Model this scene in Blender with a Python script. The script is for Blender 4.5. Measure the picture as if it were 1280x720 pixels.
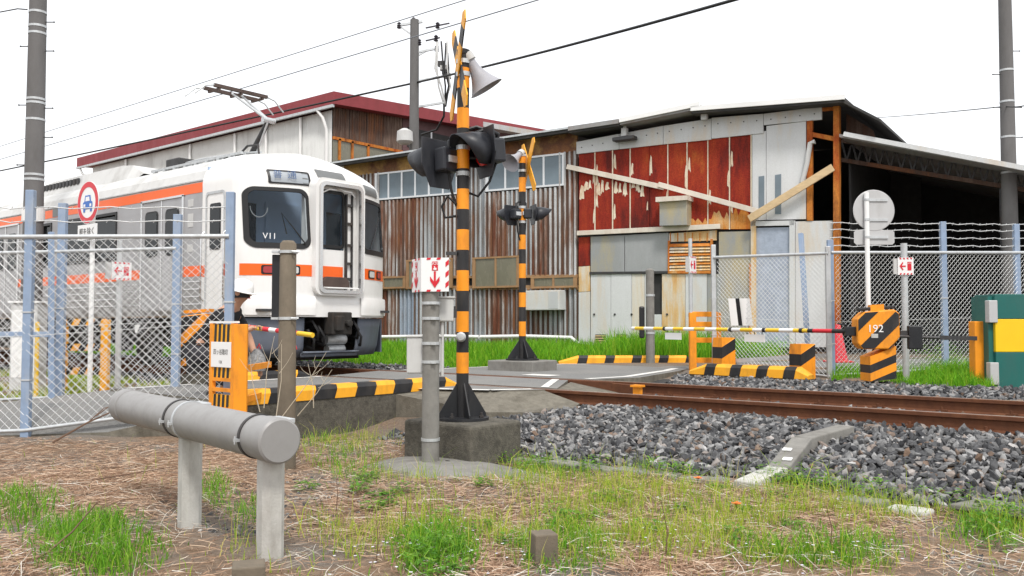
import bpy, bmesh, math, random
import numpy as np
from mathutils import Vector, Matrix

for o in list(bpy.data.objects): bpy.data.objects.remove(o)
S = bpy.context.scene
COL = S.collection
R = math.radians
random.seed(7)
rng = np.random.default_rng(11)

# ------------------------------------------------------------ camera
# world: x runs along the railway, y across it (away from the camera), z = 0 on the near rail head
FPX = 1100.0                                   # focal length in pixels of a 1280 px wide picture
PSI = math.atan(1340 / 1100.0)                 # heading away from the track direction
PIT = math.atan(45 / 1100.0)                   # small upward tilt
CH = 0.79
cam_d = bpy.data.cameras.new('camera')
cam = bpy.data.objects.new('camera', cam_d); COL.objects.link(cam)
cam_d.sensor_width = 36.0; cam_d.lens = FPX / 1280 * 36.0
cam_d.clip_start = 0.05; cam_d.clip_end = 3000
cam.location = (0, 0, CH)
cam.rotation_euler = (R(90) + PIT, 0, R(90) - PSI)
S.camera = cam

# ------------------------------------------------------------ sky, sun, exposure (bright overcast)
SUN_EL, SUN_AZ = 56.0, -38.0                   # azimuth measured from +x towards +y
W = bpy.data.worlds.new('World'); S.world = W; W.use_nodes = True
nt = W.node_tree; nt.nodes.clear()
sky = nt.nodes.new('ShaderNodeTexSky'); sky.sky_type = 'NISHITA'; sky.sun_disc = False
sky.sun_elevation = R(SUN_EL); sky.sun_rotation = R(90 - SUN_AZ)
sky.dust_density = 3.0
b1 = nt.nodes.new('ShaderNodeBackground'); b1.inputs[1].default_value = 0.1
nt.links.new(sky.outputs[0], b1.inputs[0])
tc = nt.nodes.new('ShaderNodeTexCoord'); cn = nt.nodes.new('ShaderNodeTexNoise')
cn.inputs['Scale'].default_value = 2.2; cn.inputs['Detail'].default_value = 4
cr = nt.nodes.new('ShaderNodeValToRGB')
cr.color_ramp.elements[0].color = (0.93, 0.94, 0.955, 1); cr.color_ramp.elements[1].color = (1, 1, 1, 1)
cr.color_ramp.elements[0].position = 0.3; cr.color_ramp.elements[1].position = 0.7
nt.links.new(tc.outputs['Generated'], cn.inputs['Vector']); nt.links.new(cn.outputs['Fac'], cr.inputs['Fac'])
b2 = nt.nodes.new('ShaderNodeBackground'); b2.inputs[1].default_value = 0.80
nt.links.new(cr.outputs[0], b2.inputs[0])
mx = nt.nodes.new('ShaderNodeMixShader'); mx.inputs[0].default_value = 0.85
nt.links.new(b1.outputs[0], mx.inputs[1]); nt.links.new(b2.outputs[0], mx.inputs[2])
wo = nt.nodes.new('ShaderNodeOutputWorld'); nt.links.new(mx.outputs[0], wo.inputs[0])
sd = bpy.data.lights.new('sun', 'SUN'); sd.energy = 1.5; sd.angle = R(10); sd.color = (1.0, 0.965, 0.91)
so = bpy.data.objects.new('sun', sd); COL.objects.link(so)
sdir = Vector((math.cos(R(SUN_EL)) * math.cos(R(SUN_AZ)), math.cos(R(SUN_EL)) * math.sin(R(SUN_AZ)), math.sin(R(SUN_EL))))
so.rotation_euler = (-sdir).to_track_quat('-Z', 'Y').to_euler(); so.location = (5, -5, 20)
S.view_settings.view_transform = 'Standard'; S.view_settings.look = 'None'
S.view_settings.exposure = 0.9; S.view_settings.gamma = 1.0
S.view_settings.use_curve_mapping = False

# ------------------------------------------------------------ pixel -> place helpers
FWD = Vector((-math.cos(PSI), math.sin(PSI), 0)); RT = Vector((math.sin(PSI), math.cos(PSI), 0)); UP = Vector((0, 0, 1))
CP = Vector((0, 0, CH))
def ray(px, py):
    a = (px - 640) / FPX; b = -(py - 360) / FPX
    f = FWD * math.cos(PIT) + UP * math.sin(PIT); u = UP * math.cos(PIT) - FWD * math.sin(PIT)
    return f + RT * a + u * b
def at_z(px, py, z): d = ray(px, py); return CP + d * ((z - CH) / d.z)
def at_y(px, py, y): d = ray(px, py); return CP + d * (y / d.y)
def at_x(px, py, x): d = ray(px, py); return CP + d * (x / d.x)
def at_d(px, py, Z): d = ray(px, py); return CP + d * (Z / d.dot(FWD))
def at_plane(px, py, p, n): d = ray(px, py); return CP + d * ((Vector(p) - CP).dot(n) / d.dot(n))

# ------------------------------------------------------------ objects
def tag(o, label=None, cat=None, group=None, kind=None):
    if label: o['label'] = label
    if cat: o['category'] = cat
    if group: o['group'] = group
    if kind: o['kind'] = kind
    return o
def thing(name, label, cat, loc=(0, 0, 0), rz=0.0, group=None):
    o = bpy.data.objects.new(name, None); COL.objects.link(o)
    o.location = loc; o.rotation_euler = (0, 0, rz); o.empty_display_size = 0.2
    return tag(o, label, cat, group)
def wmat(o):
    m = Matrix.Identity(4)
    while o is not None:
        m = (Matrix.Translation(o.location) @ o.rotation_euler.to_matrix().to_4x4()) @ m; o = o.parent
    return m
def copy_tree(o, parent=None):
    c = o.copy(); COL.objects.link(c)
    if parent is not None: c.parent = parent
    for ch in list(o.children): copy_tree(ch, c)
    return c

def frame_of(d):
    d = Vector(d).normalized()
    a = Vector((0, 0, 1)) if abs(d.z) < 0.95 else Vector((1, 0, 0))
    u = d.cross(a).normalized(); return d, u, u.cross(d).normalized()

class MB:
    """collects geometry; build() links it as one mesh object.  Coordinates are world unless local=True."""
    def __init__(s): s.v = []; s.f = []; s.m = []; s.mi = 0
    def add(s, vs, fs, mi=None):
        k = len(s.v); s.v += [tuple(p) for p in vs]
        for f in fs: s.f.append(tuple(i + k for i in f)); s.m.append(s.mi if mi is None else mi)
        return s
    def quad(s, a, b, c, d): return s.add([a, b, c, d], [(0, 1, 2, 3)])
    def hexa(s, p): return s.add(p, [(3, 2, 1, 0), (4, 5, 6, 7), (0, 1, 5, 4), (1, 2, 6, 5), (2, 3, 7, 6), (3, 0, 4, 7)])
    def box(s, x0, x1, y0, y1, z0, z1):
        return s.hexa([(x0, y0, z0), (x1, y0, z0), (x1, y1, z0), (x0, y1, z0), (x0, y0, z1), (x1, y0, z1), (x1, y1, z1), (x0, y1, z1)])
    def obox(s, c, ax, ay, az):
        """oriented box: centre and three half-axis vectors"""
        c = Vector(c); ax = Vector(ax); ay = Vector(ay); az = Vector(az)
        return s.hexa([c - ax - ay - az, c + ax - ay - az, c + ax + ay - az, c - ax + ay - az, c - ax - ay + az, c + ax - ay + az, c + ax + ay + az, c - ax + ay + az])
    def bar(s, a, b, w, h, up=(0, 0, 1)):
        a = Vector(a); b = Vector(b); d = (b - a); l = d.length; d = d / l; up = Vector(up)
        if abs(d.dot(up)) > 0.97: up = Vector((1, 0, 0))
        sd_ = d.cross(up).normalized(); u = sd_.cross(d)
        return s.obox((a + b) / 2, d * l / 2, sd_ * w / 2, u * h / 2)
    def prism(s, poly, off):
        off = Vector(off); n = len(poly); p = [Vector(q) for q in poly]
        nrm = Vector((0, 0, 0))
        for i in range(n): nrm += p[i].cross(p[(i + 1) % n])
        if nrm.dot(off) < 0: p = p[::-1]
        vs = p + [q + off for q in p]
        fs = [tuple(range(n))[::-1], tuple(range(n, 2 * n))] + [(i, (i + 1) % n, n + (i + 1) % n, n + i) for i in range(n)]
        return s.add(vs, fs)
    def tube(s, a, b, r0, r1=None, n=10, cap=True): return s.path([a, b], [r0, r0 if r1 is None else r1], n, cap)
    def path(s, pts, r, n=6, cap=True, close=False):
        pts = [Vector(p) for p in pts]; L = len(pts)
        rs = r if isinstance(r, (list, tuple)) else [r] * L
        _, u, _ = frame_of(pts[1] - pts[0]); vs = []
        for i, p in enumerate(pts):
            if close: d = pts[(i + 1) % L] - pts[i - 1]
            else: d = pts[min(i + 1, L - 1)] - pts[max(i - 1, 0)]
            d = d.normalized(); u = (u - d * u.dot(d))
            if u.length < 1e-6: u = frame_of(d)[1]
            u.normalize(); w = d.cross(u)
            for k in range(n):
                t = 2 * math.pi * k / n; vs.append(p + (u * math.cos(t) + w * math.sin(t)) * rs[i])
        fs = []
        for i in range(L if close else L - 1):
            j = (i + 1) % L
            for k in range(n): fs.append((i * n + k, i * n + (k + 1) % n, j * n + (k + 1) % n, j * n + k))
        if cap and not close: fs += [tuple(range(n))[::-1], tuple((L - 1) * n + k for k in range(n))]
        return s.add(vs, fs)
    def lathe(s, c, axis, prof, n=20):
        """prof: (radius, distance along the axis) pairs"""
        c = Vector(c); d, u, w = frame_of(axis); vs = []; fs = []
        for r_, h in prof:
            for k in range(n):
                t = 2 * math.pi * k / n; vs.append(c + d * h + (u * math.cos(t) + w * math.sin(t)) * max(r_, 1e-4))
        for i in range(len(prof) - 1):
            for k in range(n): fs.append((i * n + k, i * n + (k + 1) % n, (i + 1) * n + (k + 1) % n, (i + 1) * n + k))
        if prof[0][0] > 1e-3: fs.append(tuple(range(n))[::-1])
        if prof[-1][0] > 1e-3: fs.append(tuple((len(prof) - 1) * n + k for k in range(n)))
        return s.add(vs, fs)
    def grid(s, P, flip=False, keep=None):
        """P: rows of points"""
        nr, ncol = len(P), len(P[0]); vs = [p for row in P for p in row]; fs = []
        for i in range(nr - 1):
            for j in range(ncol - 1):
                if keep and not keep(i, j): continue
                q = (i * ncol + j, i * ncol + j + 1, (i + 1) * ncol + j + 1, (i + 1) * ncol + j)
                fs.append(q[::-1] if flip else q)
        return s.add(vs, fs)
    def build(s, name, mats, parent=None, local=False, smooth=None, bevel=0.0, segs=2):
        if not isinstance(mats, (list, tuple)): mats = [mats]
        vs = s.v
        if parent is not None and not local:
            inv = wmat(parent).inverted(); vs = [tuple(inv @ Vector(p)) for p in vs]
        me = bpy.data.meshes.new(name); me.from_pydata(vs, [], s.f)
        for m_ in mats: me.materials.append(m_)
        if any(s.m): me.polygons.foreach_set('material_index', s.m)
        if smooth is not None:
            me.polygons.foreach_set('use_smooth', [True] * len(me.polygons)); me.update(); me.set_sharp_from_angle(angle=R(smooth))
        me.update()
        o = bpy.data.objects.new(name, me); COL.objects.link(o)
        if parent is not None: o.parent = parent
        if bevel:
            b = o.modifiers.new('bevel', 'BEVEL'); b.width = bevel; b.segments = segs; b.limit_method = 'ANGLE'; b.angle_limit = R(40)
        return o

def text_part(name, txt, size, mat_, parent, origin, right, up, align='CENTER', sx=1.0):
    """flat lettering as a thin mesh"""
    cu = bpy.data.curves.new(name, 'FONT'); cu.body = txt; cu.size = size; cu.align_x = align; cu.align_y = 'CENTER'
    cu.resolution_u = 3
    ob = bpy.data.objects.new(name, cu); COL.objects.link(ob)
    bpy.context.view_layer.update()
    me = bpy.data.meshes.new_from_object(ob.evaluated_get(bpy.context.evaluated_depsgraph_get()))
    bpy.data.objects.remove(ob)
    rv = Vector(right).normalized(); uv = Vector(up).normalized(); org = Vector(origin)
    inv = wmat(parent).inverted() if parent else Matrix.Identity(4)
    for v in me.vertices: v.co = inv @ (org + rv * v.co.x * sx + uv * v.co.y)
    me.materials.clear(); me.materials.append(mat_); me.name = name
    o = bpy.data.objects.new(name, me); COL.objects.link(o)
    if parent: o.parent = parent
    return o

def np_mesh(name, verts, faces, mats, mat_idx=None, parent=None, smooth=False):
    """fast mesh from numpy arrays; faces (n, k) with constant k"""
    me = bpy.data.meshes.new(name); nv, nf, k = len(verts), len(faces), faces.shape[1]
    me.vertices.add(nv); me.vertices.foreach_set('co', np.asarray(verts, np.float32).ravel())
    me.loops.add(nf * k); me.loops.foreach_set('vertex_index', np.asarray(faces, np.int32).ravel())
    me.polygons.add(nf); me.polygons.foreach_set('loop_start', np.arange(0, nf * k, k, dtype=np.int32))
    for m_ in (mats if isinstance(mats, (list, tuple)) else [mats]): me.materials.append(m_)
    if mat_idx is not None: me.polygons.foreach_set('material_index', np.asarray(mat_idx, np.int32))
    me.polygons.foreach_set('use_smooth', np.full(nf, smooth))
    me.update(calc_edges=True); me.validate()
    o = bpy.data.objects.new(name, me); COL.objects.link(o)
    if parent is not None: o.parent = parent
    return o

# ------------------------------------------------------------ materials
def _nodes(name):
    m = bpy.data.materials.new(name); m.use_nodes = True
    t = m.node_tree; p = t.nodes['Principled BSDF']; return m, t, p
def _noise(t, scale, detail=4, rough=0.6, stretch=(1, 1, 1), kind='pos', off=0.0):
    if kind == 'pos': g = t.nodes.new('ShaderNodeNewGeometry'); out = g.outputs['Position']
    else: g = t.nodes.new('ShaderNodeTexCoord'); out = g.outputs['Object']
    mp = t.nodes.new('ShaderNodeMapping'); mp.inputs['Scale'].default_value = stretch; mp.inputs['Location'].default_value = (off, off * .7, off * .3)
    t.links.new(out, mp.inputs['Vector'])
    n = t.nodes.new('ShaderNodeTexNoise'); n.inputs['Scale'].default_value = scale; n.inputs['Detail'].default_value = detail; n.inputs['Roughness'].default_value = rough
    t.links.new(mp.outputs[0], n.inputs['Vector']); return n
def _ramp(t, src, stops):
    r = t.nodes.new('ShaderNodeValToRGB'); e = r.color_ramp.elements
    while len(e) < len(stops): e.new(0.5)
    for el, (pos, c) in zip(e, stops):
        el.position = pos; el.color = (*c, 1) if len(c) == 3 else c
    t.links.new(src, r.inputs['Fac']); return r
def _mix(t, fac, a, b):
    m = t.nodes.new('ShaderNodeMix'); m.data_type = 'RGBA'
    for sock, val in ((m.inputs[0], fac), (m.inputs[6], a), (m.inputs[7], b)):
        if hasattr(val, 'links') or isinstance(val, bpy.types.NodeSocket): t.links.new(val, sock)
        else: sock.default_value = val if isinstance(val, float) else (*val, 1)
    return m.outputs[2]
def _bump(t, p, src, strength, dist=0.02):
    b = t.nodes.new('ShaderNodeBump'); b.inputs['Strength'].default_value = strength; b.inputs['Distance'].default_value = dist
    t.links.new(src, b.inputs['Height']); t.links.new(b.outputs[0], p.inputs['Normal'])
def mat(name, col, rough=0.6, metal=0.0, var=0.18, scale=4.0, stretch=(1, 1, 1), dirt=None, dirt_amt=0.35, dirt_scale=1.3, dirt_stretch=(1, 1, .35), bump=0.0, bump_scale=60.0, spec=0.4):
    """paint / plastic / stone with mottling and dirt patches"""
    m, t, p = _nodes(name)
    p.inputs['Roughness'].default_value = rough; p.inputs['Metallic'].default_value = metal
    p.inputs['Specular IOR Level'].default_value = spec
    c = Vector(col)
    n = _noise(t, scale, 5, .65, stretch)
    r = _ramp(t, n.outputs['Fac'], [(0.25, tuple(c * (1 - var))), (0.75, tuple(min(1, q * (1 + var * .6)) for q in c))])
    out = r.outputs[0]
    if dirt is not None:
        n2 = _noise(t, dirt_scale, 7, .7, dirt_stretch, off=3.3)
        f = _ramp(t, n2.outputs['Fac'], [(0.48, (0, 0, 0)), (0.72, (dirt_amt,) * 3)])
        out = _mix(t, f.outputs[0], out, dirt)
        rr = _ramp(t, n2.outputs['Fac'], [(0.4, (rough,) * 3), (0.75, (min(1, rough + .25),) * 3)])
        t.links.new(rr.outputs[0], p.inputs['Roughness'])
    t.links.new(out, p.inputs['Base Color'])
    if bump:
        nb = _noise(t, bump_scale, 4, .6); _bump(t, p, nb.outputs['Fac'], bump)
    return m
def streaky(name, stops, scale=1.0, stretch=(5, 5, .45), rough=.75, metal=0.0, second=None, amt=.5, fine=.3):
    """rusting sheet metal: vertical streaks run through a colour ramp"""
    m, t, p = _nodes(name); p.inputs['Roughness'].default_value = rough; p.inputs['Metallic'].default_value = metal
    p.inputs['Specular IOR Level'].default_value = .25
    n = _noise(t, scale, 8, .72, stretch); n2 = _noise(t, .55, 3, .5, (1, 1, .8), off=9)
    a = t.nodes.new('ShaderNodeMath'); a.operation = 'MULTIPLY_ADD'; a.inputs[1].default_value = .65
    t.links.new(n2.outputs['Fac'], a.inputs[0]); b = t.nodes.new('ShaderNodeMath'); b.operation = 'MULTIPLY'; b.inputs[1].default_value = .65
    t.links.new(n.outputs['Fac'], b.inputs[0]); t.links.new(b.outputs[0], a.inputs[2])
    r = _ramp(t, a.outputs[0], stops); out = r.outputs[0]
    nf = _noise(t, 38, 5, .7); ff = _ramp(t, nf.outputs['Fac'], [(.35, (1 - fine,) * 3), (.65, (1, 1, 1))])
    mm = t.nodes.new('ShaderNodeMix'); mm.data_type = 'RGBA'; mm.blend_type = 'MULTIPLY'; mm.inputs[0].default_value = 1.0
    t.links.new(out, mm.inputs[6]); t.links.new(ff.outputs[0], mm.inputs[7]); t.links.new(mm.outputs[2], p.inputs['Base Color'])
    _bump(t, p, nf.outputs['Fac'], .12)
    return m
def island(name, stops, rough=.8, transl=0.0, extra_scale=None, spec=.2):
    """colour chosen per loose piece (stones, blades)"""
    m, t, p = _nodes(name); p.inputs['Roughness'].default_value = rough; p.inputs['Specular IOR Level'].default_value = spec
    g = t.nodes.new('ShaderNodeNewGeometry'); r = _ramp(t, g.outputs['Random Per Island'], stops); out = r.outputs[0]
    if extra_scale:
        n = _noise(t, extra_scale, 5, .7); f = _ramp(t, n.outputs['Fac'], [(.3, (.6, .6, .6)), (.7, (1.25, 1.25, 1.25))])
        mm = t.nodes.new('ShaderNodeMix'); mm.data_type = 'RGBA'; mm.blend_type = 'MULTIPLY'; mm.inputs[0].default_value = 1.0
        t.links.new(out, mm.inputs[6]); t.links.new(f.outputs[0], mm.inputs[7]); out = mm.outputs[2]
    t.links.new(out, p.inputs['Base Color'])
    if transl:
        tr = t.nodes.new('ShaderNodeBsdfTranslucent'); t.links.new(out, tr.inputs[0])
        mxs = t.nodes.new('ShaderNodeMixShader'); mxs.inputs[0].default_value = transl
        o = t.nodes['Material Output']; t.links.new(p.outputs[0], mxs.inputs[1]); t.links.new(tr.outputs[0], mxs.inputs[2]); t.links.new(mxs.outputs[0], o.inputs[0])
    return m
def glass(name, tint=(.8, .86, .88), rough=.03, opacity=.35, col=(.05, .06, .07)):
    """window pane: see-through with a reflecting face and a little dirt film"""
    m, t, p = _nodes(name); p.inputs['Roughness'].default_value = rough; p.inputs['Base Color'].default_value = (*col, 1)
    p.inputs['Specular IOR Level'].default_value = .6
    tr = t.nodes.new('ShaderNodeBsdfTransparent'); tr.inputs[0].default_value = (*tint, 1)
    mxs = t.nodes.new('ShaderNodeMixShader'); mxs.inputs[0].default_value = opacity
    o = t.nodes['Material Output']; t.links.new(tr.outputs[0], mxs.inputs[1]); t.links.new(p.outputs[0], mxs.inputs[2]); t.links.new(mxs.outputs[0], o.inputs[0])
    return m

DIRT = (.10, .075, .05)
M = {}
M['orange'] = mat('weathered orange paint', (.85, .30, .012), .5, var=.12, dirt=(.25, .10, .03), dirt_amt=.5, dirt_scale=5, bump=.05)
M['yellow'] = mat('amber yellow paint', (.88, .40, .02), .5, var=.10, dirt=(.30, .15, .04), dirt_amt=.45, dirt_scale=6, bump=.05)
M['black'] = mat('black paint', (.016, .016, .018), .5, var=.3, dirt=(.08, .07, .06), dirt_amt=.4, dirt_scale=6)
M['blackmetal'] = mat('black coated metal', (.014, .015, .018), .42, var=.3, dirt=(.06, .055, .05), dirt_amt=.35, dirt_scale=7)
M['white'] = mat('white paint', (.78, .78, .77), .5, var=.06, dirt=(.42, .40, .36), dirt_amt=.35, dirt_scale=4)
M['whiteclean'] = mat('clean white enamel', (.80, .80, .79), .4, var=.03)
M['red'] = mat('red enamel', (.62, .02, .035), .4, var=.08)
M['concrete'] = mat('weathered grey concrete', (.22, .212, .195), .9, var=.22, scale=9, dirt=(.11, .10, .085), dirt_amt=.7, dirt_scale=3, bump=.25, bump_scale=90)
M['concrete_pale'] = mat('pale concrete', (.50, .49, .46), .88, var=.15, scale=9, dirt=(.22, .20, .17), dirt_amt=.6, dirt_scale=4, bump=.2, bump_scale=80)
M['concrete_dark'] = mat('mossy dark concrete', (.115, .105, .085), .95, var=.45, scale=22, dirt=(.035, .032, .027), dirt_amt=.85, dirt_scale=6, dirt_stretch=(1, 1, 1), bump=.6, bump_scale=70)
M['concrete_brown'] = mat('brownish concrete pole', (.165, .135, .10), .9, var=.2, scale=8, dirt=(.09, .08, .06), dirt_amt=.6, dirt_scale=4, bump=.2)
M['pole_grey'] = mat('spun concrete pole', (.14, .136, .135), .85, var=.16, scale=5, stretch=(1, 1, .3), dirt=(.10, .095, .09), dirt_amt=.5, dirt_scale=2.5, bump=.08)
M['galv'] = mat('galvanised steel', (.55, .57, .58), .45, .55, var=.14, scale=12, dirt=(.30, .29, .28), dirt_amt=.4, dirt_scale=8)
M['wire'] = mat('galvanised wire', (.60, .61, .61), .5, .3, var=.12, scale=30)
M['steel_dark'] = mat('dark steel', (.06, .06, .062), .5, .4, var=.3, scale=10, dirt=(.10, .06, .035), dirt_amt=.4, dirt_scale=5)
M['bluepost'] = mat('pale blue grey post', (.26, .34, .47), .55, .15, var=.15, scale=8, dirt=(.40, .41, .42), dirt_amt=.6, dirt_scale=5)
M['greypipe'] = mat('grey plastic pipe', (.27, .265, .26), .42, var=.06, scale=3, dirt=(.20, .19, .18), dirt_amt=.4, dirt_scale=5, dirt_stretch=(1, 1, 1))
M['greybox'] = mat('light grey enclosure', (.52, .52, .51), .45, var=.06, dirt=(.30, .29, .27), dirt_amt=.35, dirt_scale=5)
M['cable'] = mat('black rubber cable', (.013, .013, .014), .6, var=.2)
M['wood_old'] = mat('weathered wood post', (.22, .165, .11), .9, var=.3, scale=6, stretch=(6, 6, .5), dirt=(.10, .08, .055), dirt_amt=.5, bump=.3, bump_scale=40)
# ============================================================ GROUND
def sstep(a, b, t):
    t = np.clip((t - a) / (b - a), 0, 1); return t * t * (3 - 2 * t)
NEAR_Y, FAR_Y, YC = 8.56, 9.69, 9.125          # rails and track centre line
def g(x, y):
    """ground height (numpy friendly)"""
    x = np.asarray(x, float); y = np.asarray(y, float)
    z = -0.43 + 0.018 * np.sin(x * 1.9 + .6) * np.sin(y * 2.3) + 0.012 * np.sin(x * 4.7 + y * 3.1)
    left = sstep(-7.6, -9.4, x)
    z = z + left * (0.07 + 0.20 * sstep(3.6, 6.4, y))
    z = z + sstep(6.35, 8.0, y) * (-0.235 - z)
    far = -0.235 + 0.20 * sstep(10.3, 11.5, y) + 0.09 * sstep(11.5, 14.5, y) + .05 * sstep(15, 22, y)
    return np.where(y > 9, far, z)

def ground_axis(lo, hi, f0, f1, fine, grow=1.25):
    a = list(np.arange(f0, f1 + 1e-6, fine)); s = fine
    while a[-1] < hi: s *= grow; a.append(a[-1] + s)
    s = fine
    while a[0] > lo: s *= grow; a.insert(0, a[0] - s)
    return np.array(a)
gx = ground_axis(-600, 400, -17, 1.5, .16); gy = ground_axis(-200, 900, 1.6, 20, .16)
GX, GY = np.meshgrid(gx, gy); GZ = g(GX, GY)
nv = GX.size; nx = len(gx)
idx = np.arange(nv).reshape(GX.shape)
fc = np.stack([idx[:-1, :-1].ravel(), idx[:-1, 1:].ravel(), idx[1:, 1:].ravel(), idx[1:, :-1].ravel()], 1)
def soil_material():
    m, t, p = _nodes('soil with straw and gravel'); p.inputs['Roughness'].default_value = .95; p.inputs['Specular IOR Level'].default_value = .1
    n = _noise(t, 26, 8, .75); n2 = _noise(t, 1.1, 4, .6, off=4); n3 = _noise(t, 130, 3, .6)
    soil = _ramp(t, n.outputs['Fac'], [(.28, (.09, .06, .042)), (.5, (.22, .15, .10)), (.72, (.36, .26, .18))]).outputs[0]
    grav = _ramp(t, n3.outputs['Fac'], [(.3, (.07, .065, .06)), (.55, (.19, .18, .165)), (.75, (.36, .35, .33))]).outputs[0]
    f = _ramp(t, n2.outputs['Fac'], [(.42, (0, 0, 0)), (.62, (.8, .8, .8))]).outputs[0]
    t.links.new(_mix(t, f, soil, grav), p.inputs['Base Color'])
    _bump(t, p, n.outputs['Fac'], .6, .04)
    return m
M['soil'] = soil_material()
tag(np_mesh('ground', np.stack([GX.ravel(), GY.ravel(), GZ.ravel()], 1), fc, M['soil'], smooth=True), kind='structure')

def asphalt_material():
    m, t, p = _nodes('worn asphalt'); p.inputs['Roughness'].default_value = .88; p.inputs['Specular IOR Level'].default_value = .25
    n = _noise(t, 140, 4, .7); n2 = _noise(t, .9, 6, .65, off=2)
    a = _ramp(t, n.outputs['Fac'], [(.3, (.10, .10, .10)), (.55, (.20, .20, .195)), (.75, (.31, .305, .295))]).outputs[0]
    f = _ramp(t, n2.outputs['Fac'], [(.4, (0, 0, 0)), (.7, (.6, .6, .6))]).outputs[0]
    t.links.new(_mix(t, f, a, (.25, .24, .225)), p.inputs['Base Color']); _bump(t, p, n.outputs['Fac'], .35, .01)
    return m
M['asphalt'] = asphalt_material()
M['paint_line'] = mat('worn white road paint', (.70, .69, .66), .7, var=.2, scale=14, dirt=(.24, .235, .22), dirt_amt=.85, dirt_scale=7, dirt_stretch=(1, 1, 1))
M['concrete_edge'] = mat('road side concrete', (.17, .155, .125), .95, var=.35, scale=12, dirt=(.07, .06, .045), dirt_amt=.8, dirt_scale=3, bump=.4, bump_scale=60)

# --- crossing road: raised strip over the track, bends left on this side and right on the other
def slab(name, outline, mat_top, mat_side, thick=.5, parent=None):
    mb = MB(); n = len(outline)
    top = [Vector(p) for p in outline]; bot = [p - Vector((0, 0, thick)) for p in top]
    mb.add(top, [tuple(range(n))], 0)
    for i in range(n):
        j = (i + 1) % n; mb.add([bot[i], bot[j], top[j], top[i]], [(0, 1, 2, 3)], 1)
    return mb.build(name, [mat_top, mat_side], parent)
road = thing('crossing_road', None, None, (-9.4, 9.1, 0)); road['kind'] = 'structure'
slab('asphalt_deck', [(-11.0, 5.4, -.02), (-7.95, 5.25, -.02), (-7.9, 7.6, 0), (-6.7, 8.1, 0), (-6.45, 8.49, 0), (-10.9, 8.49, 0)], M['asphalt'], M['concrete_edge'], .55, road)
slab('asphalt_deck', [(-10.7, 8.66, .004), (-6.4, 8.66, .004), (-6.9, 9.59, .045), (-10.6, 9.59, .045)], M['asphalt'], M['concrete_edge'], .3, road)
slab('asphalt_deck', [(-10.5, 9.77, .05), (-6.6, 9.77, .05), (-6.4, 10.6, .05), (-6.9, 12.6, .04), (-7.15, 13.35, .035), (-9.2, 14.2, .035), (-9.95, 13.5, .035), (-10.2, 11.8, .04)], M['asphalt'], M['concrete_edge'], .45, road)
slab('asphalt_apron', [(-7.94, 7.2, -.02), (-6.5, 7.5, -.20), (-5.75, 8.0, -.19), (-5.9, 8.42, -.13), (-6.47, 8.48, -.008), (-6.72, 8.09, -.01), (-7.91, 7.58, -.01)], M['concrete_edge'], M['concrete_edge'], .3, road)
slab('asphalt_apron', [(-6.42, 8.67, -.01), (-5.65, 8.67, -.15), (-5.75, 9.58, -.13), (-6.85, 9.58, .02)], M['concrete_edge'], M['concrete_edge'], .2, road)
# left: the lane goes on between the two fences
A0 = Vector((-7.95, 5.3, 0)); 
slab('lane_asphalt', [(-11.0, 5.55, -.03), (-7.98, 5.28, -.03), (-8.9, 4.35, -.31), (-10.4, 3.2, -.375), (-17, -2.0, -.40), (-19, 1.0, -.36), (-12.3, 4.6, -.22)], M['asphalt'], M['concrete_edge'], .3, road)
# right: yard paving beyond the far fence
slab('yard_asphalt', [(-9.9, 13.55, .02), (-9.2, 14.2, .03), (-7.15, 13.37, .03), (-6.5, 13.35, .06), (-4.5, 13.15, .06), (-3.3, 14.6, .06), (6, 15.4, .06), (9, 22.5, .12), (-3, 21.8, .12), (-6.2, 17.2, .08), (-7.8, 15.6, .06)], M['asphalt'], M['concrete_edge'], .25, road)
def line(pts, w, parent=road):
    mb = MB()
    for a, b in zip(pts[:-1], pts[1:]):
        a = Vector(a); b = Vector(b); d = (b - a).normalized(); s = Vector((-d.y, d.x, 0)) * w / 2
        mb.quad(a - s, b - s, b + s, a + s)
    return mb.build('painted_line', M['paint_line'], parent)
line([(-8.22, 5.3, -.013), (-8.15, 7.5, .001), (-6.9, 8.0, .005), (-6.6, 8.42, .005)], .14)
line([(-10.75, 5.5, -.013), (-10.65, 8.45, .005)], .14)
line([(-6.75, 9.82, .055), (-6.62, 10.6, .055), (-7.1, 12.6, .045), (-7.35, 13.3, .04)], .13)
line([(-10.3, 9.82, .055), (-10.05, 11.8, .046), (-9.78, 13.4, .04), (-9.15, 14.0, .04)], .13)
line([(-6.62, 8.70, .012), (-7.08, 9.55, .05)], .10)
line([(-8.0, 10.1, .056), (-7.5, 10.1, .056)], .3)

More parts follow.
